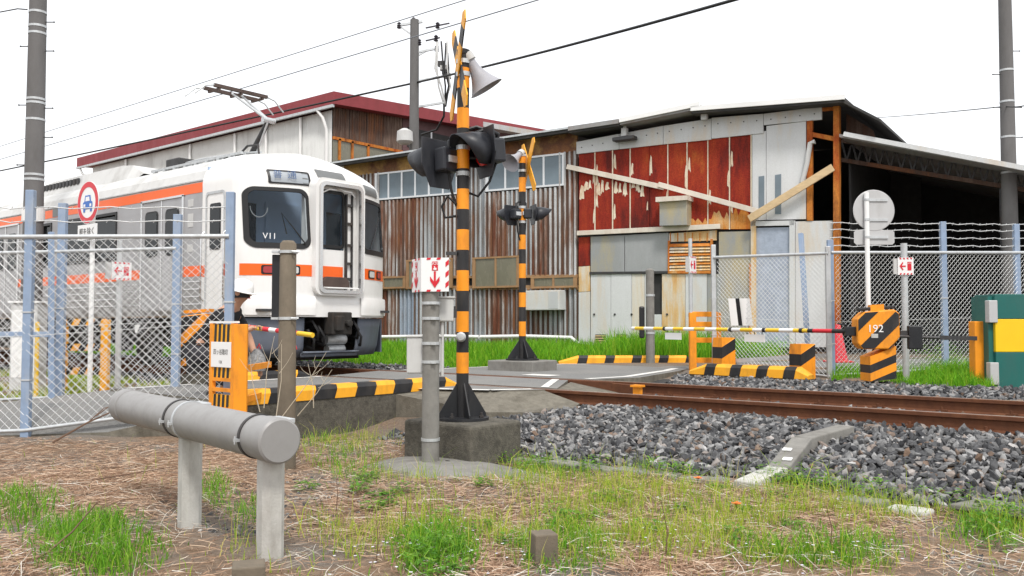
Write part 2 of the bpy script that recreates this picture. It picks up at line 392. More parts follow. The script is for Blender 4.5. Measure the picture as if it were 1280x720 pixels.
# --- striped kerbs
def kerb(label, p0, p1, w, h, seg, base_drop=0.0, taper=(True, True), shift=.5, yel=.5):
    p0 = Vector(p0); p1 = Vector(p1); d = (p1 - p0); L = d.length; d /= L; s = Vector((-d.y, d.x, 0))
    t = thing('striped_kerb', label, 'kerb', (p0 + p1) / 2)
    n = max(2, round(L / seg)); ch = .045
    prof = [(-w / 2, 0), (-w / 2, h - ch), (-w / 2 + ch * .8, h), (w / 2 - ch * .8, h), (w / 2, h - ch), (w / 2, 0)]
    def ring(q, hs=1.0):
        out = []
        for a, b in prof:
            off = shift * seg * .35 * (b / h) if 0 < q < L else 0
            out.append(p0 + d * min(L, max(0, q + off)) + s * a + Vector((0, 0, b * hs)))
        return out
    for i in range(n):
        e_ = (2 * yel - 1) * L / n; cut = lambda j: L * j / n + (e_ if j % 2 and j < n else 0); mb = MB(); qa, qb = cut(i), cut(i + 1)
        a = ring(qa, .35 if (i == 0 and taper[0]) else 1); b = ring(qb, .35 if (i == n - 1 and taper[1]) else 1)
        if i: a = [q + d * .004 for q in a]
        k = len(prof)
        mb.add(a + b, [(j, j + 1, k + j + 1, k + j) for j in range(k - 1)] + [tuple(range(k)), tuple(range(2 * k - 1, k - 1, -1))])
        mb.build('kerb_segment', M['yellow'] if i % 2 == 0 else M['black'], t)
    if base_drop:
        mb = MB(); z = Vector((0, 0, -base_drop)); e = w / 2 - .01
        c = [p0 - s * e, p1 - s * e, p1 + s * e, p0 + s * e]
        mb.hexa([q + z for q in c] + [q - Vector((0, 0, .003)) for q in c]); mb.build('kerb_footing', M['concrete_dark'], t)
    return t
kerb('yellow and black striped kerb on a dark concrete wall by the pedestal of the tall signal', (-7.82, 5.15, -.03), (-7.82, 8.35, -.03), .2, .15, .29, .42, (False, True))
kerb('yellow and black striped kerb below the stopped train', (-10.9, 6.5, -.02), (-10.8, 8.35, -.02), .2, .13, .3, .3, (False, True))
kerb('yellow and black striped kerb with scraped paint in front of the tall green grass', (-9.98, 13.55, .02), (-8.05, 15.25, .02), .22, .17, .26, .1, yel=.66)
kerb('yellow and black striped kerb under the lowered barrier arm beside the ballast', tuple(at_z(866, 467, .05)), tuple(at_z(1014, 474, .04)), .22, .16, .2, .14, yel=.6)

# ============================================================ TRACK
M['rail'] = mat('rusty rail steel', (.125, .046, .021), .75, .2, var=.3, scale=14, dirt=(.20, .085, .04), dirt_amt=.6, dirt_scale=6, bump=.15)
M['railtop'] = mat('worn rail head', (.42, .36, .32), .35, .7, var=.2, scale=20, dirt=(.25, .12, .07), dirt_amt=.5, dirt_scale=9)
track = thing('railway_track', 'rusty single railway track on grey ballast crossing the road', 'railway track', (-5, YC, -.15))
def rail(y, ztop, x0, x1, name='rail', hd=.0):
    """flat-bottomed rail section swept along x"""
    zt = ztop; hw, fw, web = .0325, .0635, .008
    prof = [(-fw, -.153), (fw, -.153), (fw, -.142), (web, -.125), (web, -.045), (hw, -.036), (hw, -.006), (hw - .008, 0), (-hw + .008, 0), (-hw, -.006), (-hw, -.036), (-web, -.045), (-web, -.125), (-fw, -.142)]
    mb = MB(); k = len(prof); xs = np.arange(x0, x1 + .01, 2.5); vs = [(x, y + a, zt + b) for x in xs for a, b in prof]
    for i in range(len(xs) - 1):
        for j in range(k):
            q = (i * k + j, (i + 1) * k + j, (i + 1) * k + (j + 1) % k, i * k + (j + 1) % k)
            mb.f.append(q); mb.m.append(1 if j == 7 else 0)
    mb.v += vs; mb.f += [tuple(range(k)), tuple((len(xs) - 1) * k + j for j in range(k))[::-1]]; mb.m += [0, 0]
    return mb.build(name, [M['rail'], M['railtop']], track, smooth=30)
CANT = .05
rail(NEAR_Y, 0, -60, 22.5); rail(FAR_Y, CANT, -60, 22.5)
for yy, zz, s in ((NEAR_Y, -.004, 1), (FAR_Y, CANT - .004, -1)):       # check rails inside the crossing, ends flared
    mb = MB(); off = .105 * s
    mb.bar((-11.1, yy + off, zz - .075), (-6.2, yy + off, zz - .075), .045, .15); mb.bar((-6.2, yy + off, zz - .075), (-5.75, yy + off + .1 * s, zz - .085), .045, .13)
    mb.build('check_rail', M['rail'], track, bevel=.006)
mb = MB(); mb.box(-5.72, -5.62, 9.30, 9.36, -.16, .02); mb.box(-5.74, -5.60, 9.27, 9.39, .02, .045); mb.build('track_marker', M['orange'], track)
smb = MB(); smb.box(-.12, .12, -1.0, 1.0, -.17, 0); 
proto = None
for i, x in enumerate(np.arange(-24, 6.5, .62)):
    if proto is None: proto = smb.build('sleeper', M['concrete_pale'], track, local=True, bevel=.02); o = proto
    else: o = proto.copy(); COL.objects.link(o); o.parent = track
    o.location = (x + 5, 0, -.005 + CANT / 2 * 0); o.rotation_euler = (math.atan2(CANT, 1.13), 0, 0)
    if -11.2 < x < -5.9: o.location.z -= .03
cmb = MB()
cmb.prism([(-.05, -.02, 0), (.05, -.02, 0), (.05, .025, 0), (.05, .0, .035), (-.05, .0, .035), (-.05, .025, 0)][:2] + [(.05, .03, 0), (-.05, .03, 0)], (0, 0, .028)); cmb.tube((0, .0, .02), (0, .0, .055), .015, n=6)
cp_ = None
for x in np.arange(-24, 6.5, .62):
    if -11 < x < -6: continue
    for yy, zz in ((NEAR_Y, -.15), (FAR_Y, -.15 + CANT)):
        for s_ in (-1, 1):
            if cp_ is None: cp_ = cmb.build('rail_clip', M['rail'], track, local=True); o = cp_
            else: o = cp_.copy(); COL.objects.link(o); o.parent = track
            o.location = (x + 5, yy - YC + s_ * .085, zz + .152)

# ballast ---------------------------------------------------------------
def bal_h(x, y):
    """surface of the ballast bed"""
    z = np.interp(y, [6.25, 6.45, 7.9, 8.35, 8.8, 9.4, 9.9, 10.35, 11.3, 12.1], [-.47, -.41, -.20, -.165, -.15, -.12, -.115, -.10, -.005, .0])
    return z
mb = MB()
for (xa, xb) in ((-30, -10.9), (-6.6, 24)):
    ys = [6.3, 6.6, 7.2, 7.9, 8.35, 8.8, 9.4, 9.9, 10.35, 11.0, 11.6]
    xs = np.linspace(xa, xb, 30)
    if xa < -12: ys = [7.3, 7.9, 8.35, 8.8, 9.4, 9.9, 10.35, 11.0, 11.6]
    mb.grid([[(x, y, float(bal_h(x, y)) - .025) for x in xs] for y in ys])
M['ballast_base'] = mat('ballast dust', (.045, .044, .043), .95, var=.5, scale=60, bump=.5, bump_scale=80)
tag(mb.build('ballast_bed', M['ballast_base'], smooth=60), kind='structure')

_ico = bmesh.new(); bmesh.ops.create_icosphere(_ico, subdivisions=1, radius=1.0)
ICO_V = np.array([v.co[:] for v in _ico.verts]); ICO_F = np.array([[v.index for v in f.verts] for f in _ico.faces]); _ico.free()
def stones(name, P, size, mats, flat=.68, label=None, cat=None):
    """P (n,3) centres; every stone an angular jittered icosahedron with its own turn"""
    n = len(P); K = 24; protos = []
    for k in range(K):
        q = ICO_V.copy(); 
        for _ in range(10):                                     # chop planes -> broken faces
            d = rng.normal(size=3); d /= np.linalg.norm(d); h = rng.uniform(.42, .75); e = q @ d; q = q - np.outer(np.clip(e - h, 0, None), d)
        q = q * np.array([rng.uniform(.9, 1.55), rng.uniform(.6, 1.0), rng.uniform(.4, .75)]); protos.append(q)
    protos = np.array(protos); pk = rng.integers(0, K, n)
    A = rng.normal(size=(n, 4)); A /= np.linalg.norm(A, axis=1, keepdims=True); a, b, c, d = A.T
    Rm = np.stack([np.stack([1 - 2 * (c * c + d * d), 2 * (b * c - a * d), 2 * (b * d + a * c)], 1), np.stack([2 * (b * c + a * d), 1 - 2 * (b * b + d * d), 2 * (c * d - a * b)], 1), np.stack([2 * (b * d - a * c), 2 * (c * d + a * b), 1 - 2 * (b * b + c * c)], 1)], 1)
    sz = rng.uniform(size[0], size[1], n)[:, None, None]
    V = np.einsum('nij,nkj->nki', Rm, protos[pk]) * sz * np.array([1, 1, flat + .25]) + P[:, None, :]
    m = len(ICO_V); Fc = (ICO_F[None] + (np.arange(n) * m)[:, None, None]).reshape(-1, 3)
    o = np_mesh(name, V.reshape(-1, 3), Fc, mats)
    return tag(o, label, cat, kind='stuff')
M['ballast'] = island('crushed stone', [(0, (.045, .046, .05)), (.35, (.095, .096, .10)), (.62, (.17, .17, .172)), (.86, (.30, .298, .295)), (.93, (.17, .11, .075)), (1, (.44, .435, .43))], .85, extra_scale=25)
def scatter(n, x0, x1, y0, y1, ok=None):
    x = rng.uniform(x0, x1, n); y = rng.uniform(y0, y1, n)
    if ok is not None: k = ok(x, y); x, y = x[k], y[k]
    return x, y
P = []
def not_deck(x, y): return ~((x > -8.1) & (x < -5.55) & (y < 9.6) & (y > 6.6) & (x < -5.6 - (8.6 - y) * .55)) & ~((x < -5.75) & (y > 8.4) & (y < 10.2)) & ~((x < -5.9 - (y - 10.2) * .35) & (y >= 10.2))
x, y = scatter(13000, -7.0, 2.4, 6.35, 8.52, not_deck); P.append(np.stack([x, y, bal_h(x, y) + rng.uniform(-.02, .022, len(x))], 1))
x, y = scatter(3600, -6.0, 2.5, 8.62, 9.64, not_deck); P.append(np.stack([x, y, bal_h(x, y) + rng.uniform(-.03, .0, len(x))], 1))
x, y = scatter(8200, -6.6, 1.8, 9.75, 12.05, not_deck); P.append(np.stack([x, y, bal_h(x, y) + rng.uniform(-.02, .02, len(x))], 1))
x, y = scatter(6500, -19, -11.0, 7.4, 11.6); P.append(np.stack([x, y, bal_h(x, y) + rng.uniform(-.02, .02, len(x))], 1))
P = np.concatenate(P)
stones('ballast_stones', P, (.034, .062), M['ballast'], label='grey crushed stone ballast heaped along the rusty rails', cat='ballast')
x, y = scatter(1500, -7.5, 1.5, 5.95, 6.5); Pn = [np.stack([x, y, g(x, y) + .005], 1)]
x, y = scatter(5000, -6.2, 1.2, 2.6, 5.2); k = np.sin(x * 1.7 + 1) * np.sin(y * 2.1 + x * .6) > .05; x, y = x[k], y[k]; Pn.append(np.stack([x, y, g(x, y) + .002], 1))
stones('gravel', np.concatenate(Pn), (.008, .022), M['ballast'], label='scattered small grey gravel among the dry grass', cat='gravel')
# ============================================================ TRAIN
M['steel_body'] = mat('brushed stainless body', (.42, .42, .43), .42, .5, var=.06, scale=2, stretch=(.4, 1, 6), dirt=(.30, .28, .26), dirt_amt=.3, dirt_scale=1.5)
M['train_white'] = mat('white cab paint', (.76, .755, .74), .28, var=.03, scale=2, dirt=(.55, .52, .48), dirt_amt=.3, dirt_scale=2.2, spec=.5)
M['train_orange'] = mat('orange livery stripe', (.86, .13, .012), .35, var=.05)
M['train_grey'] = mat('blue grey skirt paint', (.13, .15, .19), .5, var=.12, dirt=(.10, .085, .07), dirt_amt=.5, dirt_scale=3)
M['roof_grey'] = mat('train roof', (.55, .55, .54), .6, var=.08, dirt=(.25, .24, .22), dirt_amt=.5, dirt_scale=2)
M['under'] = mat('sooty underframe', (.028, .026, .024), .8, var=.4, scale=8, dirt=(.09, .06, .04), dirt_amt=.5, dirt_scale=4)
M['rubber'] = mat('black window gasket', (.012, .012, .013), .45, var=.2)
M['chrome'] = mat('bright steel frame', (.62, .62, .62), .25, .85, var=.08)
M['cabin_blue'] = mat('blue grey cab wall', (.42, .54, .72), .6, var=.1)
M['cabin_beige'] = mat('beige interior', (.32, .24, .17), .7, var=.15)
M['glass_train'] = glass('train windscreen', (.88, .93, .96), .02, .16)
M['glass_dark'] = glass('tinted side window', (.30, .33, .36), .03, .55, (.03, .035, .04))
M['lens_red'] = mat('red lens', (.35, .01, .015), .15, var=.1, spec=.7)
M['lens_clear'] = mat('frosted lens', (.55, .56, .55), .2, var=.1, spec=.7)
M['display'] = mat('roller display', (.33, .36, .39), .4, var=.05)
M['display_dark'] = mat('dark display', (.14, .145, .145), .35, var=.2)
M['ink_blue'] = mat('blue print', (.05, .10, .22), .6, var=.1)
M['ink_red'] = mat('red print', (.60, .015, .03), .5, var=.05)
M['ink_black'] = mat('black print', (.012, .012, .012), .6, var=.1)
M['carbon'] = mat('carbon strip', (.10, .07, .06), .6, .3, var=.3)

train = thing('train', 'silver commuter train with white cab and orange stripes halted at the crossing', 'train', (-12, YC, 0))
HW = 1.475
def tw(z):
    if z <= 2.98: return HW - max(0, 1.25 - z) * .03
    return HW * max(0.0, 1 - ((z - 2.98) / .66) ** 2.4) ** (1 / 2.3)
XB = -12.66                                              # white cab begins here
def FX(y, z):
    """front surface of the cab"""
    w = max(tw(z), .05); t = min(abs(y - YC) / w, 1.0)
    x = -11.13 - .10 * max(0, min(1, (z - 1.95) / 1.0)) - (.85 * ((z - 2.98) / .66) ** 2.2 if z > 2.98 else 0)
    if t > .34: x -= .50 * ((t - .34) / .66) ** 1.5
    if t > .9: x -= .12 * ((t - .9) / .1) ** 2.5
    if z < 1.2: x += .03
    return max(x, XB + .01)
ts = sorted(set([round(v, 4) for v in list(np.linspace(-1, 1, 57))] + [-.985, .985, -.97, .97, .995, -.995]))
zs = list(np.linspace(.9, 2.98, 33)) + [2.98 + .655 * math.sin(R(a)) for a in np.linspace(4, 88, 16)]
WIN_L = (YC - 1.405, YC - .515, 1.95, 2.90); WIN_R = (YC + .515, YC + 1.43, 1.95, 2.90)
def in_rect(y, z, r, m): return r[0] + m < y < r[1] - m and r[2] + m < z < r[3] - m
rows = []; yz = []
for z in zs:
    w = tw(z); row = [Vector((XB, YC - w, z))]
    row += [Vector((FX(YC + t * w, z), YC + t * w, z)) for t in ts] + [Vector((XB, YC + w, z))]; rows.append(row)
def keep(i, j):
    c = (rows[i][j] + rows[i][j + 1] + rows[i + 1][j] + rows[i + 1][j + 1]) / 4
    if c.x < -12.3: return True
    return not any(in_rect(c.y, c.z, r_, .06) for r_ in (WIN_L, WIN_R)) and not in_rect(c.y, c.z, (YC - .41, YC + .41, 1.32, 2.99), .0)
mb = MB(); mb.grid(rows, keep=keep); cab = mb.build('cab_shell', M['train_white'], train, smooth=38)

def nrm(y, z):
    e = .01; a = Vector((FX(y + e, z) - FX(y - e, z), 2 * e, 0)); b = Vector((FX(y, z + e) - FX(y, z - e), 0, 2 * e)); return a.cross(b).normalized()
def cols(y0, y1, z0, z1, r_, ny):
    out = []
    for k in range(ny + 1):
        u = k / ny; y = y0 + (y1 - y0) * (.5 - .5 * math.cos(math.pi * u)); d = min(y - y0, y1 - y); dz = 0
        if d < r_: dz = r_ - math.sqrt(max(0, r_ * r_ - (r_ - d) ** 2))
        out.append((y, z0 + dz, z1 - dz))
    return out
def patch(name, y0, y1, z0, z1, r_, off, m_, parent=train, ny=20, nz=8):
    P_ = []
    cs = cols(y0, y1, z0, z1, r_, ny)
    for i in range(nz + 1):
        P_.append([Vector((FX(y, a + (b - a) * i / nz), y, a + (b - a) * i / nz)) + nrm(y, a + (b - a) * i / nz) * off for y, a, b in cs])
    mb = MB(); mb.grid(P_); return mb.build(name, m_, parent, smooth=50)
def ring(name, o_, i_, ro, ri, off, depth, m_, parent=train, n=10):
    """rounded rectangular frame lying on the front"""
    def loop(r4, rad):
        y0, y1, z0, z1 = r4; pts = []
        for cy, cz, a0 in ((y1 - rad, z0 + rad, -90), (y1 - rad, z1 - rad, 0), (y0 + rad, z1 - rad, 90), (y0 + rad, z0 + rad, 180)):
            for k in range(n + 1):
                a = R(a0 + 90 * k / n); pts.append((cy + rad * math.cos(a), cz + rad * math.sin(a)))
        # extra points on the long edges so the frame follows the curve
        out = []
        for a, b in zip(pts, pts[1:] + pts[:1]):
            out.append(a); L = math.hypot(b[0] - a[0], b[1] - a[1])
            if L > .12:
                for q in range(1, 8): out.append((a[0] + (b[0] - a[0]) * q / 8, a[1] + (b[1] - a[1]) * q / 8))
        return out
    A = loop(o_, ro); B = loop(i_, ri); mb = MB(); n_ = len(A)
    S_ = lambda q, f: Vector((FX(*q), q[0], q[1])) + nrm(*q) * f
    vs = [S_(q, off) for q in A] + [S_(q, off) for q in B] + [S_(q, off - depth) for q in A] + [S_(q, off - depth) for q in B]
    fs = []
    for k in range(n_):
        j = (k + 1) % n_
        fs += [(k, j, n_ + j, n_ + k), (2 * n_ + k, 2 * n_ + j, j, k), (n_ + k, n_ + j, 3 * n_ + j, 3 * n_ + k)]
    mb.add(vs, fs); return mb.build(name, m_, parent, smooth=50)
for nm_, w_ in (('windscreen', WIN_L), ('windscreen', WIN_R)):
    g_ = patch(nm_, w_[0] + .03, w_[1] - .03, w_[2] + .03, w_[3] - .03, .10, .004, M['glass_train'])
    ring('window_gasket', w_, (w_[0] + .06, w_[1] - .05, w_[2] + .085, w_[3] - .06), .15, .11, .012, .03, M['rubber'], g_)
# stripes on the front, either side of the gangway door
patch('orange_stripe', YC - 1.44, YC - .50, 1.53, 1.71, .0, .004, M['train_orange'], nz=2)
patch('orange_stripe', YC + .50, YC + 1.44, 1.53, 1.71, .0, .004, M['train_orange'], nz=2)
for s in (-1, 1):
    for k, (yy, m_) in enumerate(((1.10, M['lens_red']), (.80, M['lens_clear']))):
        l_ = patch('headlight', YC + s * yy - .11, YC + s * yy + .11, 1.55, 1.69, .02, .012, M['rubber'], nz=2, ny=6)
        patch('lamp_lens', YC + s * yy - .085, YC + s * yy + .085, 1.57, 1.67, .02, .020, m_, l_, nz=2, ny=6)
# lower white lip
patch('front_lip', YC - 1.40, YC - .46, .93, 1.20, .02, .03, M['train_white'], nz=3); patch('front_lip', YC + .46, YC + 1.40, .93, 1.20, .02, .03, M['train_white'], nz=3)
# destination displays
d1 = patch('destination_display', YC - 1.06, YC - .49, 2.98, 3.16, .03, .008, M['display'])
ring('display_frame', (YC - 1.085, YC - .465, 2.96, 3.18), (YC - 1.05, YC - .50, 2.985, 3.155), .03, .02, .012, .02, M['rubber'], d1)
patch('display_end', YC - .60, YC - .51, 2.99, 3.15, .01, .009, M['display_dark'], d1, nz=2)
o_ = Vector((FX(YC - .86, 3.09), YC - .86, 3.09)) + nrm(YC - .86, 3.09) * .02
rv_ = Vector((FX(YC - .75, 3.09) - FX(YC - 1.0, 3.09), .25, 0)); uv_ = nrm(YC - .86, 3.09).cross(rv_)
for ch_, s_ in (('普', -.5), ('通', .5)): text_part('lettering', ch_, .15, M['ink_blue'], d1, o_ + nrm(YC - .86, 3.09) * .012 + rv_.normalized() * s_ * .22, rv_, uv_)
d2 = patch('destination_display', YC - .30, YC + .28, 3.13, 3.27, .02, .010, M['display_dark'])
patch('destination_display', YC + .66, YC + 1.18, 2.97, 3.13, .02, .010, M['display_dark'])
o_ = Vector((FX(YC - 1.1, 2.13), YC - 1.1, 2.13)) + nrm(YC - 1.1, 2.13) * .02
text_part('lettering', 'V11', .13, M['whiteclean'], train, o_, Vector((FX(YC - 1.0, 2.13) - FX(YC - 1.2, 2.13), .2, 0)), (0, 0, 1))
# wipers
for ya, za, yb, zb in ((-.62, 2.02, -.95, 2.5), (.72, 2.05, 1.15, 2.62)):
    mb = MB(); q = [Vector((FX(YC + y_, z_), YC + y_, z_)) + Vector((.04, 0, 0)) for y_, z_ in ((ya, za), ((ya + yb) / 2, (za + zb) / 2), (yb, zb))]
    q.append(q[2] + Vector((0, .1 * (1 if ya < 0 else -1), -.32)))
    mb.path(q, .011, 5); mb.build('wiper', M['rubber'], train)
# gangway door with its heavy rounded frame
def plate(y0, y1, z0, z1, rad, n=8):
    pts = []
    for cy, cz, a0 in ((y1 - rad, z0 + rad, -90), (y1 - rad, z1 - rad, 0), (y0 + rad, z1 - rad, 90), (y0 + rad, z0 + rad, 180)):
        for k in range(n + 1): a = R(a0 + 90 * k / n); pts.append((cy + rad * math.cos(a), cz + rad * math.sin(a)))
    return pts
def frame3(mb, x0, x1, o_, i_):
    n_ = len(o_); vs = [(x1, *p) for p in o_] + [(x1, *p) for p in i_] + [(x0, *p) for p in o_] + [(x0, *p) for p in i_]
    fs = []
    for k in range(n_):
        j = (k + 1) % n_; fs += [(k, j, n_ + j, n_ + k), (2 * n_ + k, 2 * n_ + j, j, k), (n_ + k, n_ + j, 3 * n_ + j, 3 * n_ + k)]
    mb.add(vs, fs)
mb = MB(); frame3(mb, -11.40, -11.035, plate(YC - .50, YC + .50, 1.24, 3.10, .15), plate(YC - .425, YC + .425, 1.30, 3.02, .10))
gd = mb.build('gangway_frame', M['train_white'], train, smooth=40)
mb = MB(); frame3(mb, -11.06, -10.995, plate(YC - .44, YC + .44, 1.275, 3.04, .115), plate(YC - .39, YC + .39, 1.33, 2.985, .085)); mb.build('gangway_seal', M['chrome'], gd, smooth=40)
mb = MB(); mb.box(-11.20, -11.16, YC - .42, YC + .42, 1.31, 1.98); mb.box(-11.20, -11.16, YC - .42, YC - .37, 1.98, 3.0); mb.box(-11.20, -11.16, YC + .17, YC + .42, 1.98, 3.0); mb.box(-11.2, -11.16, YC - .37, YC + .17, 2.88, 3.0)
dr = mb.build('gangway_door', M['train_white'], train, bevel=.006)
mb = MB(); mb.box(-11.158, -11.152, YC - .42, YC + .14, 1.53, 1.71); mb.build('orange_stripe', M['train_orange'], dr)
mb = MB(); frame3(mb, -11.165, -11.145, plate(YC - .40, YC + .16, 2.0, 2.93, .07), plate(YC - .36, YC + .12, 2.05, 2.88, .05)); mb.build('window_gasket', M['rubber'], dr)
mb = MB(); mb.box(-11.178, -11.172, YC - .38, YC + .15, 1.97, 2.9); mb.build('door_glass', M['glass_train'], dr)
mb = MB(); mb.box(-11.155, -11.10, YC + .17, YC + .19, 1.34, 2.9); mb.box(-11.155, -11.13, YC + .30, YC + .33, 1.34, 2.9)
for z_ in (1.5, 1.75, 2.05, 2.4, 2.7): mb.box(-11.15, -11.11, YC + .19, YC + .30, z_, z_ + .04)
mb.build('folded_gangway_plate', M['steel_dark'], dr)
mb = MB(); mb.prism([(-11.15, YC - .34, 1.36), (-11.15, YC + .22, 1.36), (-11.15, YC + .22, 1.46), (-11.15, YC + .14, 1.54), (-11.15, YC - .24, 1.54), (-11.15, YC - .34, 1.46)], (.08, 0, 0)); mb.build('foot_plate', M['carbon'], dr, bevel=.008)
mb = MB()
for s in (-1, 1): mb.path([(-11.14, YC + .0 + s * .04, 2.98), (-11.06, YC + s * .08, 2.93), (-11.06, YC + s * .22, 2.93), (-11.10, YC + s * .34, 2.86)], .012, 6)
mb.path([(-11.12, YC - .3, 1.37), (-10.99, YC - .3, 1.36), (-10.99, YC + .33, 1.36), (-11.12, YC + .33, 1.37)], .014, 6); mb.build('grab_rail', M['whiteclean'], dr, smooth=60)
# cab interior seen through the glass
mb = MB(); mb.box(-12.64, -12.60, YC - 1.4, YC + 1.4, 1.0, 3.3); bk = mb.build('cab_bulkhead', M['cabin_blue'], train)
mb = MB(); mb.box(-12.59, -12.57, YC - .35, YC + .35, 1.0, 2.85); mb.build('bulkhead_door', M['cabin_blue'], bk)
mb = MB()
for y0 in (-1.25, -.85, .55, .95): mb.box(-12.595, -12.58, YC + y0, YC + y0 + .32, 1.9, 2.8)
mb.build('bulkhead_panel', M['glass_dark'], bk)
mb = MB(); mb.box(-11.95, -11.75, YC - 1.2, YC - .5, 1.0, 1.9); mb.box(-11.95, -11.8, YC + .55, YC + 1.15, 1.0, 1.9); mb.build('driver_desk', M['steel_dark'], train, bevel=.02)
mb = MB(); mb.box(-12.45, -12.37, YC - .98, YC - .66, 1.5, 2.15); mb.box(-12.4, -12.05, YC - .98, YC - .66, 1.45, 1.55); mb.build('driver_seat', M['under'], train, bevel=.04)
mb = MB(); mb.box(-12.55, -11.3, YC - 1.3, YC + 1.3, .98, 1.02); mb.build('cab_floor', M['steel_dark'], train)
mb = MB(); mb.path([(-11.75, YC - 1.05 + .16 * math.cos(a), 2.62 - .16 * abs(math.sin(a))) for a in np.linspace(0, math.pi, 9)], .008, 5); mb.build('fan_guard', M['whiteclean'], train)
# skirt and coupler
def skirt(y0, y1, z0, z1, name='skirt'):
    P_ = []
    for z in np.linspace(z0, z1, 5):
        P_.append([Vector((FX(y, 1.3) - .05 - .10 * (z1 - z) - (.05 if z < .33 else 0), YC + (y - YC) * (1 - .06 * (z1 - z)), z)) for y in np.linspace(y0, y1, 14)])
    mb = MB(); mb.grid(P_); o = mb.build(name, M['train_grey'], train, smooth=50)
    so_ = o.modifiers.new('solid', 'SOLIDIFY'); so_.thickness = .03; so_.offset = -1
skirt(YC - 1.44, YC - .58, .27, .88); skirt(YC + .50, YC + 1.44, .27, .88); skirt(YC - .60, YC + .52, .27, .36, 'skirt_bar')
for s in (-1, 1):
    mb = MB(); mb.box(-12.9, FX(YC + s * 1.4, 1.3) - .03, YC + s * 1.40 - .015, YC + s * 1.40 + .015, .30, .88)
    mb.build('skirt_side', M['train_grey'], train)
mb = MB(); mb.box(-12.4, -11.75, YC - 1.0, YC + 1.0, .2, .9); mb.build('buffer_beam', M['under'], train)
cb = MB(); cb.box(-11.8, -11.15, YC - .12, YC + .12, .68, .92); cb.box(-11.2, -10.98, YC - .2, YC + .2, .62, .98); cb.box(-11.02, -10.90, YC - .17, YC - .02, .68, .92); cb.tube((-11.0, YC + .1, .8), (-10.9, YC + .1, .8), .06, n=10)
cp2 = cb.build('coupler', M['under'], train, bevel=.02)
mb = MB(); mb.tube((-11.35, YC - .05, .54), (-11.35, YC + .34, .54), .085, n=14); mb.tube((-11.35, YC - .02, .38), (-11.35, YC + .32, .38), .07, n=14); mb.build('air_cylinder', M['galv'], train, smooth=40)
mb = MB()
for dy, zz in ((-.42, .8), (-.3, .72), (.4, .82), (.46, .7), (-.5, .66)):
    mb.path([(-11.5, YC + dy, zz), (-11.2, YC + dy, zz + .03), (-11.12, YC + dy + .05, zz - .12), (-11.2, YC + dy + .1, zz - .26), (-11.5, YC + dy + .1, zz - .2)], .024, 7)
mb.bar((-11.4, YC - .6, .60), (-11.4, YC + .5, .62), .06, .07); mb.build('brake_hose', M['cable'], train, smooth=50)
mb = MB(); mb.bar((-11.3, YC - .1, .29), (-11.3, YC + .4, .31), .05, .05); mb.build('step_bar', M['galv'], train)

# --- body behind the cab
prof = [(-HW + .06, .92), (-HW, 1.05)] + [(-HW, z) for z in (1.5, 2.0, 2.5, 2.98)] + [(-tw(z), z) for z in (3.1, 3.25, 3.4, 3.5, 3.58, 3.62)]
prof = prof + [(0, 3.64)] + [(-a, b) for a, b in prof[::-1]]
mb = MB(); xs = [-33.0, XB + .004]; k = len(prof)
DOORS = [-13.88, -20.3, -26.7]; WN = [(-17.75, -15.45), (-19.35, -18.1), (-24.2, -21.7)]
def side_open(x, z): return any(a + .05 < x < b - .05 for a, b in WN) and 1.98 < z < 2.74
# near side as a grid so the windows are real openings; the rest is a plain sweep
gx_ = sorted(set([-33.0, XB + .004] + [v for a, b in WN for v in (a, b)])); gz_ = [.92, 1.05, 1.95, 2.77, 2.98]
P_ = [[(x, YC - (HW if z > 1 else HW - .05), z) for x in gx_] for z in gz_]
mb.grid(P_, keep=lambda i, j: not (i == 2 and any(abs(gx_[j] - a) < 1e-6 for a, b in WN)))
i0 = 5
for a in range(i0, k - 1):
    (y0, z0), (y1, z1) = prof[a], prof[a + 1]
    mb.add([(xs[0], YC + y0, z0), (xs[1], YC + y0, z0), (xs[1], YC + y1, z1), (xs[0], YC + y1, z1)], [(0, 1, 2, 3)], 1 if z0 > 2.97 and z1 > 2.97 else 0)
body = mb.build('body_shell', [M['steel_body'], M['roof_grey']], train, smooth=30)
mb = MB(); mb.box(-33, XB, YC - 1.42, YC + 1.42, .9, .94); mb.box(-33, XB, YC + .2, YC + .24, .94, 3.4); mb.build('saloon_interior', M['cabin_beige'], train)
def side_plate(name, x0, x1, z0, z1, off, th, m_, parent=train, rad=0.0, bevel=0.0):
    mb = MB(); y = YC - HW - off
    if rad:
        pts = plate(x0, x1, z0, z1, rad, 5); mb.prism([(a, y + th, b) for a, b in pts], (0, -th, 0))
    else: mb.box(x0, x1, y, y + th, z0, z1)
    return mb.build(name, m_, parent, bevel=bevel)
XF = XB + .80
side_plate('orange_stripe', -33, XB, 2.89, 3.05, .004, .006, M['train_orange'])
sx = [-33] + [v for d in DOORS[::-1] for v in (d - .70, d + .70)] + [XB + .02]
for a, b in zip(sx[::2], sx[1::2]): side_plate('orange_stripe', a, b, 1.55, 1.72, .004, .006, M['train_orange'])
side_plate('orange_stripe', XB + .02, -11.86, 1.535, 1.715, .003, .005, M['train_orange'])
for zz in (1.10, 1.22, 1.34, 1.46):                     # pressed ribs low on the side
    for a, b in zip(sx[::2], sx[1::2]): side_plate('body_rib', a, b, zz, zz + .018, .008, .01, M['chrome'])
side_plate('cant_rail_gutter', -33, XB, 3.075, 3.095, .012, .03, M['galv'])
